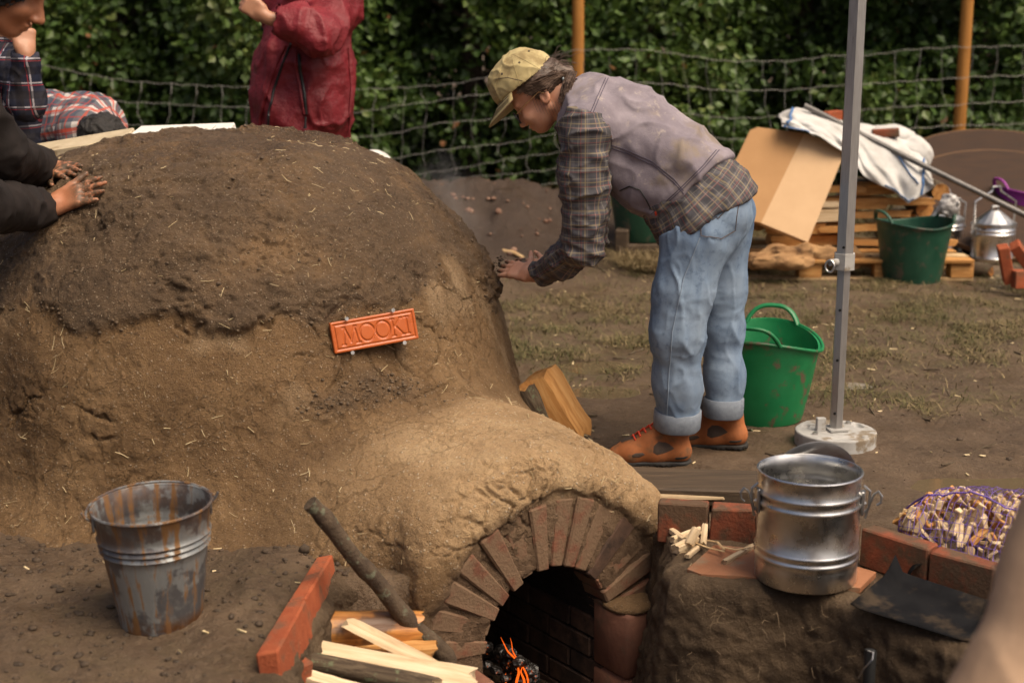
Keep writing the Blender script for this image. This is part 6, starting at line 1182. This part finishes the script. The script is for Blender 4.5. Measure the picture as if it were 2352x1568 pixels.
# boots
def boot(heel, fdir, label, lift=0.0, pitch=0.0):
    f = unit(fdir); R = np.stack([f, np.cross((0, 0, 1), f), np.array([0, 0, 1.])], 1)
    if pitch: R = R @ np.array(rot('Y', pitch))
    o_ = np.asarray(heel, float) + np.array([0, 0, lift]); q_ = lambda p: (p - o_.astype(np.float32)) @ R.astype(np.float32)
    def up(p):
        q = q_(p); d = chain(q, [((.035, 0, .046), .041), ((.13, 0, .045), .041), ((.215, .0, .040), .043), ((.262, 0, .034), .033)], .03); d = smin(d, chain(q, [((.045, 0, .06), .043), ((.056, 0, .14), .048)], .02), .02); d = smin(d, chain(q, [((.085, 0, .130), .044), ((.150, 0, .085), .036), ((.215, 0, .05), .031)], .03), .03)
        return smax(smax(d, q[:, 2] - .150, .006), .012 - q[:, 2], .003)
    def so(p):
        q = q_(p); ol = smin(cap(q * np.array([1, 1, 0]), (.036, 0, 0), (.11, 0, 0), .043, .036), cap(q * np.array([1, 1, 0]), (.11, 0, 0), (.242, 0, 0), .037, .046), .03); tr_ = .004 * np.sign(np.sin(q[:, 0] * 300)); return smax(ol, np.maximum(q[:, 2] - .016, -.0 + tr_ * .6 - q[:, 2]), .002)
    lo, hi = bb([o_ + R @ np.array(v) for v in ((-.02, -.06, -.01), (.30, .06, .17), (-.02, .06, .17), (.30, -.06, -.01))], .03)
    V_, F_ = surf(up, lo, hi, .0045); V_ = relax(V_, F_, 1); b_ = link('boot', mesh_np('boot', V_, F_, LEATHER), wo); bv = bvh_of(V_, F_); V2, F2 = surf(so, lo, hi, .004); link('sole', mesh_np('sole', V2, F2, SOLE), b_)
    loc = lambda x, y, z: o_ + R @ np.array((x, y, z))
    def lpatch(name, pol, mat, y0=-1):
        pts = [loc(x, y0 * .09, z) for x, z in pol]; c0 = np.mean(pts, 0); vv = []; K = len(pts) * 3; fine = [pts[i] + (pts[(i + 1) % len(pts)] - pts[i]) * t_ for i in range(len(pts)) for t_ in (0, .33, .66)]
        for j in range(5):
            for p in fine:
                s_ = c0 + (np.asarray(p) - c0) * max(.02, j / 4); h = bv.find_nearest(Vector(s_ * .25 + loc(*(np.linalg.solve(R, s_ - o_) * np.array([1, .42, 1]))) * .75)); vv.append(h[0] + h[1] * (.0018 if j < 4 else .0))
        m = MB(); m.add(vv, [(j * K + i, j * K + (i + 1) % K, (j + 1) * K + (i + 1) % K, (j + 1) * K + i) for j in range(4) for i in range(K)]); m.build(name, mat, b_, True, None)
    for y0 in (-1, 1):
        lpatch('mesh_panel', [(.135, .080), (.138, .055), (.122, .045), (.095, .052), (.062, .070), (.095, .090), (.118, .095)], MESHB, y0); lpatch('mesh_panel', [(.215, .045), (.210, .036), (.185, .036), (.165, .046), (.175, .054), (.20, .053)], MESHB, y0); lpatch('heel_strip', [(-.002, .024), (.03, .023), (.055, .020), (.06, .028), (.05, .034), (.0, .034)], SOLE, y0)
    tp = [(.232, .064), (.20, .076), (.175, .086)]; m = MB()
    for x, z in tp: pass
    lpatch2 = [loc(.235, -.014, .07), loc(.235, .014, .07), loc(.175, .02, .095), loc(.175, -.02, .095)]
    vv = []
    for a in np.linspace(0, 1, 7):
        for c_ in np.linspace(-1, 1, 7): x = .262 - .07 * a; h = bv.find_nearest(Vector(loc(x, c_ * .020, .10))); vv.append(h[0] + h[1] * .0015)
    m.add(vv, [(i * 7 + j, i * 7 + j + 1, (i + 1) * 7 + j + 1, (i + 1) * 7 + j) for i in range(6) for j in range(6)]); m.build('toe_panel', MESHB, b_, True, None)
    m = MB(); prev = None
    for i in range(6):
        x = .212 - .018 * i; z = .074 + .0150 * i; a = bv.find_nearest(Vector(loc(x, -.030, z))); b2 = bv.find_nearest(Vector(loc(x - .015, .022, z + .016))); mid = bv.find_nearest(Vector(loc(x - .006, 0, z + .03)))
        m.tube([a[0] + a[1] * .003, mid[0] + mid[1] * .006, b2[0] + b2[1] * .003], .0036, 6)
        if i: m.tube([prev, mid[0] + mid[1] * .007, a[0] + a[1] * .003], .0036, 6)
        prev = a[0] + a[1] * .003; e = MB(); e.tube([a[0], a[0] + a[1] * .004], .0045, 8); e.build('lace_hook', STEEL, b_)
    m.tube([loc(.115, -.02, .17), loc(.135, -.040, .135), loc(.16, -.050, .105), loc(.195, -.052, .075)], .0034, 6); m.build('laces', LACE, b_)
    c_ = loc(.070, 0, .150); m = MB(); ring(m, c_, .052, .0095, 30, Matrix([list(r_) for r_ in R]) @ rot('Y', -.25)); m.build('padded_collar', MESHB, b_)
boot(G(1584, 1064), (-1, .02, 0), 'l'); boot(G(1714, 1034), (-.95, .30, 0), 'r', .012, .06)
clods('mud_smear', np.array([HWL + LD * random.uniform(.155, .195) + LSd * random.gauss(0, .022) + LN * random.uniform(.0, .016) for _ in range(45)]), (.002, .006), CLOD, wo)
# ================================================================== man in the red rain jacket behind the dome
YR = 7.1; rj = thing('person', 'person in a dark red rain jacket standing behind the dome, arm raised', 'person', (P(700, 300, YR)[0], YR, 0))
rS, rE, rW = P(775, 22, 7.05), P(742, 78, 6.78), P(612, 40, 6.74); rS2, rE2, rW2 = P(655, 10, 7.25), P(672, 160, 7.30), P(668, 290, 7.22); tC = P(705, 180, YR); rO = P(690, -150, 7.08); rF = unit((-.86, -.2, -.30)); rU = unit(np.array([0, 0, 1]) - rF * (rF[2])); rR = np.cross(rF, rU)
hd = unit(P(540, -8, 6.72) - rW); hn = unit(np.cross(hd, (0, 0, 1))); hn = hn if hn[1] < 0 else -hn; hs = unit(np.cross(hn, hd)); hs = hs if hs[2] > 0 else -hs
rH = rW + hd * .01; grip = dict(spread=.03, curl=(.95, 1.1, .8), thumb=(.35, .8))
def rbody(p):
    d = head_field(p, rO, rF, rU, rR); d = smin(d, cap(p, rO - rU * .02 - rF * .02, P(710, -30, YR), .06, .075), .03); d = smin(d, chain(p, [(P(710, 0, YR), .13), (tC, .14), (np.array([tC[0], YR, .95]), .14)], .05), .05)
    for S_, E_, W_ in ((rS, rE, rW), (rS2, rE2, rW2)): d = smin(d, chain(p, [(S_, .05), (E_, .042), (W_, .030)], .03), .04)
    d = smin(d, hand_field(p, rH, hd, hn, hs, 1.05, **grip), .012); d = smin(d, hand_field(p, rW2, np.array([0, 0, -1.]), hn, hd, 1.0, **grip), .012)
    for s in (-.10, .10): d = smin(d, chain(p, [(np.array([tC[0], YR + s, .92]), .09), (np.array([tC[0] - .02, YR + s, .5]), .06), (np.array([tC[0], YR + s, .08]), .045), (np.array([tC[0] - .16, YR + s, .04]), .035)], .04), .04)
    return d
V_, F_ = surf(rbody, (tC[0] - .65, YR - .55, .0), (tC[0] + .45, YR + .4, rO[2] + .22), .0075); link('body', mesh_np('body', V_, F_, SKINP, True, {'mud': np.zeros(len(V_))}), rj)
def rjack(p):
    q = p * np.array([1, 1, 1]); d = chain(q, [(P(728, 40, YR), .175), (P(705, 130, YR), .225), (P(692, 250, YR), .235), (P(690, 400, YR), .225)], .08); d = smin(d, cap(p, P(770, 20, 7.12), P(650, 5, 7.2), .12, .10), .06)
    for S_, E_, W_ in ((rS, rE, rW), (rS2, rE2, rW2)): d = smin(d, chain(p, [(S_, .120), (E_, .100), (E_ * .5 + W_ * .5, .082), (W_, .068)], .04), .03); d = np.maximum(d, -(cap(p, W_ + unit(W_ - E_) * .028, W_ + unit(W_ - E_) * .2, .09, .09)))
    d = smin(d, cap(p, P(700, -25, YR), P(690, -60, YR), .085, .08), .04); d = smax(d, .80 - p[:, 2], .01); return d
_, RV, RF = cloth('jacket', rjack, (tC[0] - .6, YR - .6, .74), (tC[0] + .5, YR + .45, P(700, -75, YR)[2]), REDJ, rj, .0095, .015, 5.5, (1, 1, .6), None, 31, extra=lambda q: .012 * np.sin((q @ np.array([7, 0, 5.])) * 2.2 + 5 * fbm(q, 2.5, 2)))
rb_ = bvh_of(RV, RF)
seam('front_zip', rb_, [(668, 100), (648, 150), (628, 210), (618, 260), (612, 330)], ZIP, rj, .006, .002); seam('storm_flap', rb_, [(655, 105), (632, 155), (612, 215), (600, 265), (594, 330)], REDJ, rj, .010, .003)
seam('pocket_zip', rb_, [(686, 125), (690, 165), (700, 215), (704, 262)], ZIP, rj, .0085, .0015); seam('pocket_flap', rb_, [(680, 120), (682, 165), (692, 215), (700, 262)], REDJ, rj, .010, .003); seam('side_seam', rb_, [(800, 110), (806, 200), (800, 300)], REDJ, rj, .005, .002)
pz, _n = uvray(703, 268, rb_)
if pz: m = MB(); m.tube([pz + Vector((0, -.012, 0)), pz + Vector((-.002, -.016, -.03)), pz + Vector((-.004, -.016, -.055))], [.004, .005, .008], 8); m.build('zip_pull', ZIP, rj)
m = MB(); dch = chain
V_, F_ = surf(lambda p: np.minimum(*[chain(p, [(np.array([tC[0], YR + s, .95]), .13), (np.array([tC[0] - .02, YR + s, .5]), .095), (np.array([tC[0], YR + s, .10]), .08)], .05) for s in (-.10, .10)]), (tC[0] - .3, YR - .35, .02), (tC[0] + .3, YR + .35, 1.1), .014); link('trousers', mesh_np('trousers', V_, F_, NAVY), rj)
for s in (-.10, .10): o = lump('boot', (tC[0] - .05, YR + s, .05), (.15, .055, .06), BLKJ, rj, 2, .1, .012)
# ================================================================== hooded man leaning in from the left with both hands on the dome
YB = 3.75; bm_ = thing('person', 'hooded person in a black jacket leaning over, both muddy hands on the dome', 'person', (-1.75, 3.55, 0)); hs_ = 1.10
th_ = radians(30); bF = np.array([cos(th_), .05, -sin(th_)]); bF = unit(bF); bU = unit(np.array([sin(th_), 0, cos(th_)]) - bF * (np.array([sin(th_), 0, cos(th_)]) @ bF)); bR = np.cross(bF, bU)
bO = P(-24, -42, YB)
def dpt(u, v): c_, nn = on_oven(u, v); return np.array(c_), np.array(nn)
a1, n1 = dpt(122, 487); a2, n2 = dpt(238, 437); b1, _m1 = dpt(116, 405); b2, _m2 = dpt(256, 412)
nA = unit(np.array([.05, -.72, .70])); nB_ = unit(np.array([.0, -.55, .83]))
h1W, h1D = a1 + nA * .030, unit(a2 - a1); h1N = unit(nA - h1D * (nA @ h1D)); h1S = unit(np.cross(h1N, h1D)); h1S = h1S if h1S[2] > 0 else -h1S
h2W, h2D = b1 + nB_ * .034, unit(b2 - b1 + np.array([0, .0, .0])); h2N = unit(nB_ - h2D * (nB_ @ h2D)); h2S = unit(np.cross(h2N, h2D)); h2S = h2S if h2S[2] < 0 else -h2S
S1, E1 = P(-230, 190, 3.85), P(-60, 470, 4.15); S2, E2 = P(-150, 110, 4.20), P(-20, 340, 4.42); W1, W2 = h1W - h1D * .035, h2W - h2D * .03
chest = P(-330, 260, 3.9); pelv = np.array([-2.05, 3.7, .88])
def bbody(p):
    d = head_field(p, bO, bF, bU, bR, hs_); d = smin(d, cap(p, bO - bF * .04 - bU * .05, chest + np.array([.1, .1, .12]), .065, .08), .03); d = smin(d, chain(p, [(chest, .14), (pelv, .13)], .06), .05)
    for S_, E_, W_ in ((S1, E1, W1), (S2, E2, W2)): d = smin(d, chain(p, [(S_, .055), (E_, .045), (W_, .033)], .03), .04)
    hh = smin(hand_field(p, h1W, h1D, h1N, h1S, 1.10, spread=.085, curl=(.10, .06, .04), thumb=(.55, .3)), cap(p, W1, h1W, .034, .032), .02); h2 = smin(hand_field(p, h2W, h2D, h2N, h2S, 1.06, spread=.075, curl=(.10, .05, .03), thumb=(.5, .3)), cap(p, W2, h2W, .034, .032), .02)
    d = smin(d, np.minimum(hh, h2), .012)
    for s in (-.1, .1): d = smin(d, chain(p, [(pelv + np.array([0, s, 0]), .09), (np.array([-2.0, 3.72 + s, .5]), .06), (np.array([-2.1, 3.7 + s, .07]), .045), (np.array([-1.93, 3.7 + s, .04]), .035)], .04), .04)
    return d
V_, F_ = surf(bbody, (-2.5, 3.3, 0), (-.95, 5.1, bO[2] + .25), .0060); V_ = relax(V_, F_, 1, .3); md1 = sstep(.06, .12, (V_ - h1W) @ h1D) * (np.linalg.norm(V_ - h1W, axis=1) < .26); md2_ = sstep(.02, .10, (V_ - h2W) @ h2D) * (np.linalg.norm(V_ - h2W, axis=1) < .26)
link('body', mesh_np('body', V_, F_, SKINT, True, {'mud': np.clip(md1 * .9 + md2_, 0, 1)}), bm_)
def bjack(p):
    d = chain(p, [(P(-240, 150, 3.95), .16), (chest, .19), (pelv, .18)], .07)
    for S_, E_, W_, r in ((S1, E1, W1, .058), (S2, E2, W2, .060)): d = smin(d, chain(p, [(S_, .105), (E_, .082), (W_, r)], .04), .04)
    d = smax(d, -(.70 - p[:, 2]) * -1 if False else d * 0 - 9, .001); return d
for S_, E_, W_, r in ((S1, E1, W1, .062), (S2, E2, W2, .062)):
    dw = unit(W_ - E_); fn = lambda p, S_=S_, E_=E_, W_=W_, r=r, dw=dw: np.maximum(smin(chain(p, [(S_, .105), (E_, .088), (W_, r)], .04), cap(p, W_ - dw * .05, W_, r + .004, r + .004), .01), (p - W_) @ dw)
    cloth('sleeve', fn, *bb([S_, E_, W_], .15), BLKJ, bm_, .009, .009, 6, (1, 1, 1), None, 41)
cloth('jacket', lambda p: smax(chain(p, [(P(-240, 150, 3.95), .17), (chest, .20), (pelv, .19)], .07), .72 - p[:, 2], .01), *bb([P(-240, 150, 3.95), chest, pelv], .28), BLKJ, bm_, .014, .012, 5, (1, 1, 1), None, 43)
def hoodf(p):
    B = np.stack([bF, bR, bU], 1).astype(np.float32); q = ((p - bO.astype(np.float32)) @ B) / hs_; d = ell(q, (.018, 0, .045), (.128, .102, .140)); d = smin(d, cap(q, (-.03, 0, -.04), (-.10, 0, -.12), .085, .09), .05); fr = q[:, 0] - (.122 + .37 * np.clip(q[:, 2], -.14, .05)); return smax(smax(d, fr, .012), -ell(q, (.03, 0, .02), (.120, .084, .125)), .006) * hs_
cloth('hood', hoodf, *bb([bO], .30), BLKH, bm_, .0075, .005, 9, seed=6)
for sgn in (-1, 1):
    m = MB(); m.lathe([(0, .0118), (.005, .0106), (.009, .0075), (.0115, .001)], 16, bO + (bF * .1015 + bR * .032 * sgn + bU * .009) * hs_, Matrix((Vector(bR), Vector(bU), Vector(bF))).transposed()); m.build('eyeball', EYEW, bm_)
    m = MB(); m.tube([bO + (bF * a + bR * r * sgn + bU * u_) * hs_ for a, r, u_ in ((.122, .014, .038), (.122, .034, .044), (.108, .052, .036))], [.003, .004, .002], 6); m.build('eyebrow', DHAIR, bm_)
V_, F_ = surf(lambda p: np.minimum(*[chain(p, [(pelv + np.array([0, s, 0]), .13), (np.array([-2.0, 3.72 + s, .5]), .09), (np.array([-2.1, 3.7 + s, .10]), .075)], .05) for s in (-.1, .1)]), (-2.4, 3.4, .02), (-1.8, 4.05, 1.1), .014); link('trousers', mesh_np('trousers', V_, F_, NAVY), bm_)
for s in (-.1, .1): lump('boot', (-2.02, 3.7 + s, .05), (.14, .055, .06), BLKJ, bm_, 3, .1, .012)
# ================================================================== person in navy plaid, hand to the mouth
YN = 6.1; nv = thing('person', 'person in a navy plaid shirt at the left edge holding a fist to the chin', 'person', (P(0, 300, YN)[0], YN, 0))
nO = P(12, 30, YN); nF = unit((.75, -.5, -.35)); nU = unit(np.array([0, 0, 1]) - nF * nF[2]); nR = np.cross(nF, nU); nS, nE, nW = P(40, 160, 5.95), P(62, 232, 5.78), P(58, 124, 5.72); nd = unit(P(58, 78, 5.74) - nW); nn_ = unit(np.array([.5, -.85, .0]) - nd * (np.array([.5, -.85, 0]) @ nd)); ns = unit(np.cross(nn_, nd)); nT = P(-10, 260, YN)
def nbody(p):
    d = head_field(p, nO, nF, nU, nR); d = smin(d, cap(p, nO - nU * .04, P(0, 130, YN), .058, .07), .03); d = smin(d, chain(p, [(P(-5, 190, YN), .12), (nT, .13), (np.array([nT[0], YN, .9]), .13)], .05), .05); d = smin(d, chain(p, [(nS, .05), (nE, .042), (nW, .03)], .03), .04); d = smin(d, hand_field(p, nW, nd, nn_, ns, 1.0, spread=.02, curl=(1.0, 1.1, .7), thumb=(.4, .7)), .012)
    for s in (-.1, .1): d = smin(d, chain(p, [(np.array([nT[0] + s, YN, .9]), .09), (np.array([nT[0] + s, YN, .5]), .06), (np.array([nT[0] + s, YN, .08]), .045)], .04), .04)
    return d
V_, F_ = surf(nbody, (nT[0] - .4, YN - .55, 0), (nT[0] + .45, YN + .35, nO[2] + .22), .0075); link('body', mesh_np('body', V_, F_, SKINP, True, {'mud': np.zeros(len(V_))}), nv)
cloth('shirt', lambda p: smax(smin(chain(p, [(P(5, 145, YN), .11), (P(0, 200, YN), .165), (nT, .175), (np.array([nT[0], YN, .80]), .18)], .06), cap(p, P(45, 150, 6.0), P(-45, 150, 6.15), .085, .085), .05), .78 - p[:, 2], .01), (nT[0] - .4, YN - .35, .7), (nT[0] + .4, YN + .35, P(0, 95, YN)[2]), PLAIDB, nv, .0095, .010, 6, (1, 1, 1), 'flat', 51)
cloth('sleeve', lambda p: np.maximum(chain(p, [(nS, .088), (nE, .072), (nW, .052)], .04), (p - nW) @ unit(nW - nE) - .0), *bb([nS, nE, nW], .14), PLAIDB, nv, .008, .009, 8, (1, 1, 1), 'flat', 53)
cloth('collar', lambda p: smax(np.abs(cap(p, P(8, 118, YN), P(2, 92, YN), .085, .075)) - .006, np.abs(p[:, 2] - P(5, 108, YN)[2]) - .045, .004), *bb([P(5, 108, YN)], .16), PLAIDB, nv, .007, .004, 10, (1, 1, 1), [(P(5, 140, YN), P(5, 60, YN), .08)], 54)
cloth('hair', lambda p: smax(ell(p, nO + nU * .075 - nF * .01, (.115, .115, .11)), (p - nO) @ nF - .07, .02), *bb([nO + nU * .07], .2), DHAIR, nv, .009, .006, 20)
V_, F_ = surf(lambda p: np.minimum(*[chain(p, [(np.array([nT[0] + s, YN, .9]), .12), (np.array([nT[0] + s, YN, .5]), .09), (np.array([nT[0] + s, YN, .10]), .075)], .05) for s in (-.1, .1)]), (nT[0] - .35, YN - .25, .02), (nT[0] + .35, YN + .25, 1.05), .014); link('trousers', mesh_np('trousers', V_, F_, NAVY), nv)
# ================================================================== person bent double in red and white plaid
YQ = 6.75; rp = thing('person', 'person bent double behind the dome in red, white and navy plaid shirt', 'person', (P(40, 330, 6.9)[0], 6.9, 0))
qA, qB, qC = P(40, 318, 6.95), P(120, 302, 6.85), P(212, 290, 6.68); qO = P(222, 335, 6.44); qF = unit((.25, -.45, -.86)); qU = unit(np.array([.5, -.6, .5]) - qF * (np.array([.5, -.6, .5]) @ qF)); qR = np.cross(qF, qU)
def qbody(p):
    d = head_field(p, qO, qF, qU, qR); d = smin(d, cap(p, qO - qU * .06, qC, .06, .07), .04); d = smin(d, chain(p, [(qC, .11), (qB, .12), (qA, .12)], .05), .05)
    for s in (-.14, .16): d = smin(d, chain(p, [(qC + np.array([0, s, -.02]), .05), (qC + np.array([.05, s * 1.3, -.28]), .042), (qC + np.array([.12, s * .8, -.48]), .032), (qC + np.array([.16, s * .8, -.58]), .03)], .03), .04)
    for s in (-.1, .1): d = smin(d, chain(p, [(qA + np.array([-.05, s, -.02]), .1), (np.array([qA[0], qA[1] + s, .5]), .06), (np.array([qA[0] - .05, qA[1] + s, .06]), .045)], .04), .04)
    return d
V_, F_ = surf(qbody, *(lambda b: (np.array([b[0][0], b[0][1], 0]), b[1]))(bb([qA, qC, qO], .35)), .009); link('body', mesh_np('body', V_, F_, SKINP, True, {'mud': np.zeros(len(V_))}), rp)
def qshirt(p):
    d = chain(p, [(qA, .165), (qB, .172), (qC, .150)], .07)
    for s in (-.13, .15): d = smin(d, chain(p, [(qC + np.array([-.02, s, -.01]), .105), (qC + np.array([.05, s * 1.3, -.28]), .075)], .04), .05)
    return d
cloth('shirt', qshirt, *bb([qA, qC, qC - .3], .24), PLAIDR, rp, .0095, .012, 5, (1, 1, 1), [(qA, qC, .16)], 61, (0, -.3, 1))
cloth('hair', lambda p: smax(ell(p, qO + qU * .075 - qF * .015, (.108, .108, .100)), (p - qO) @ qF - .06, .02) + .008 * fbm(p, 40, 3), *bb([qO + qU * .07], .2), DHAIR, rp, .007, .006, 26)
lump('shirt_label', P(182, 281, 6.50), (.026, .012, .022), CAPM, rp, 1, .3, .006, 20)
V_, F_ = surf(lambda p: np.minimum(*[chain(p, [(qA + np.array([-.05, s, -.02]), .14), (np.array([qA[0], qA[1] + s, .5]), .09), (np.array([qA[0] - .05, qA[1] + s, .08]), .075)], .05) for s in (-.1, .1)]), *(lambda b: (np.array([b[0][0], b[0][1], 0.02]), b[1]))(bb([qA], .35)), .014); link('trousers', mesh_np('trousers', V_, F_, NAVY), rp)
# ================================================================== person in beige trousers close by at the right edge
bp = thing('person', 'person close to the camera at the right edge in beige trousers, knee forward', 'person', (1.1, 2.0, 0))
kH, kK, kA = P(2750, 860, 2.12), P(2352, 1660, 1.96), np.array([.80, 2.10, .08]); tH, tK, tA = kH + np.array([.04, .2, 0]), np.array([1.05, 2.25, .5]), np.array([1.12, 2.42, .08]); ch_ = kH + np.array([.12, .10, .34]); ho = ch_ + np.array([-.05, .05, .42]); hF = unit((-.7, .6, -.3)); hU = unit(np.array([0, 0, 1]) - hF * hF[2]); hR = np.cross(hF, hU)
def pbody(p):
    d = head_field(p, ho, hF, hU, hR); d = smin(d, cap(p, ho - hU * .04, ch_ + np.array([0, 0, .16]), .058, .07), .03); d = smin(d, chain(p, [(ch_ + np.array([0, 0, .1]), .13), (ch_, .13), ((kH + tH) / 2, .13)], .06), .05)
    for s in (-1, 1): a = ch_ + np.array([0, .18 * s, .12]); d = smin(d, chain(p, [(a, .05), (a + np.array([.1, .05 * s, -.28]), .042), (a + np.array([.02, .06 * s, -.52]), .03), (a + np.array([.0, .06 * s, -.62]), .03)], .03), .04)
    for a in ((kH, kK, kA), (tH, tK, tA)): d = smin(d, chain(p, [(a[0], .09), (a[1], .06), (a[2], .045)], .04), .04)
    return d
lo, hi = bb([kH, kK, kA, tA, ho, ch_], .35); lo[2] = 0; V_, F_ = surf(pbody, lo, hi, .012); link('body', mesh_np('body', V_, F_, SKINP, True, {'mud': np.zeros(len(V_))}), bp)
cloth('trousers', lambda p: smin(smin(chain(p, [(kH, .155), (kK, .120), (kA, .09)], .05), chain(p, [(tH, .15), (tK, .11), (tA, .085)], .05), .05), cap(p, (kH + tH) / 2, (kH + tH) / 2 + np.array([0, 0, .12]), .17, .16), .05), *bb([kH, kK, kA, tA, tH], .24), KHAKI, bp, .011, .006, 4, (1, 1, 1), None, 71, extra=lambda q: .008 * np.sin((q @ np.array([6, 0, 11.])) + 4 * fbm(q, 3, 2)))
cloth('jumper', lambda p: smin(chain(p, [(ch_ + np.array([0, 0, .12]), .17), (ch_, .18), ((kH + tH) / 2 + np.array([0, 0, .12]), .18)], .06), np.minimum(*[chain(p, [(ch_ + np.array([0, .18 * s, .12]), .08), (ch_ + np.array([.1, .23 * s, -.16]), .065), (ch_ + np.array([.02, .24 * s, -.38]), .045)], .03) for s in (-1, 1)]), .04), *bb([ch_, kH, ch_ + .3], .35), NAVY, bp, .013, .008, 5, seed=72)
cloth('hair', lambda p: smax(ell(p, ho + hU * .075 - hF * .01, (.115, .115, .11)), (p - ho) @ hF - .07, .02), *bb([ho + hU * .07], .2), DHAIR, bp, .012, .006, 20)
for a in (kA, tA): lump('boot', (a[0] - .05, a[1], .05), (.14, .06, .06), BLKJ, bp, 3, .1, .012)
# smoke drifting off the dome's shoulder
n = bpy.data.materials.new('thin smoke'); n.use_nodes = True; t = n.node_tree; t.nodes.remove(t.nodes['Principled BSDF']); pv = t.nodes.new('ShaderNodeVolumePrincipled'); pv.inputs['Color'].default_value = (.85, .84, .83, 1); t.links.new(pv.outputs[0], t.nodes['Material Output'].inputs['Volume'])
tc = t.nodes.new('ShaderNodeTexCoord'); nz = t.nodes.new('ShaderNodeTexNoise'); nz.inputs['Scale'].default_value = 6; nz.inputs['Detail'].default_value = 3; t.links.new(tc.outputs['Object'], nz.inputs['Vector']); ln = t.nodes.new('ShaderNodeVectorMath'); ln.operation = 'LENGTH'; mpn = t.nodes.new('ShaderNodeMapping'); mpn.inputs['Scale'].default_value = (1 / .17, 1 / .2, 1 / .33); t.links.new(tc.outputs['Object'], mpn.inputs['Vector']); t.links.new(mpn.outputs[0], ln.inputs[0])
mr = t.nodes.new('ShaderNodeMapRange'); mr.interpolation_type = 'SMOOTHSTEP'; mr.inputs[1].default_value = 1.0; mr.inputs[2].default_value = .1; mr.inputs[3].default_value = 0; mr.inputs[4].default_value = 1; t.links.new(ln.outputs['Value'], mr.inputs[0]); mm = t.nodes.new('ShaderNodeMath'); mm.operation = 'MULTIPLY'; mr2 = t.nodes.new('ShaderNodeMapRange'); mr2.inputs[1].default_value = .40; mr2.inputs[2].default_value = .70; mr2.inputs[4].default_value = 1.5; t.links.new(nz.outputs[0], mr2.inputs[0]); t.links.new(mr.outputs[0], mm.inputs[0]); t.links.new(mr2.outputs[0], mm.inputs[1]); t.links.new(mm.outputs[0], pv.inputs['Density'])
m = MB(); m.lathe([(.001, -.34)] + [(.18 * sin(pi * k / 12), -.34 * cos(pi * k / 12)) for k in range(1, 12)] + [(.001, .34)], 20); o = m.build('smoke', n, None); o.location = P(1035, 470, 5.75); o.rotation_euler = (0, -.5, 0); tag(o, 'faint wisp of smoke drifting from the right shoulder of the dome', None, None, 'stuff')
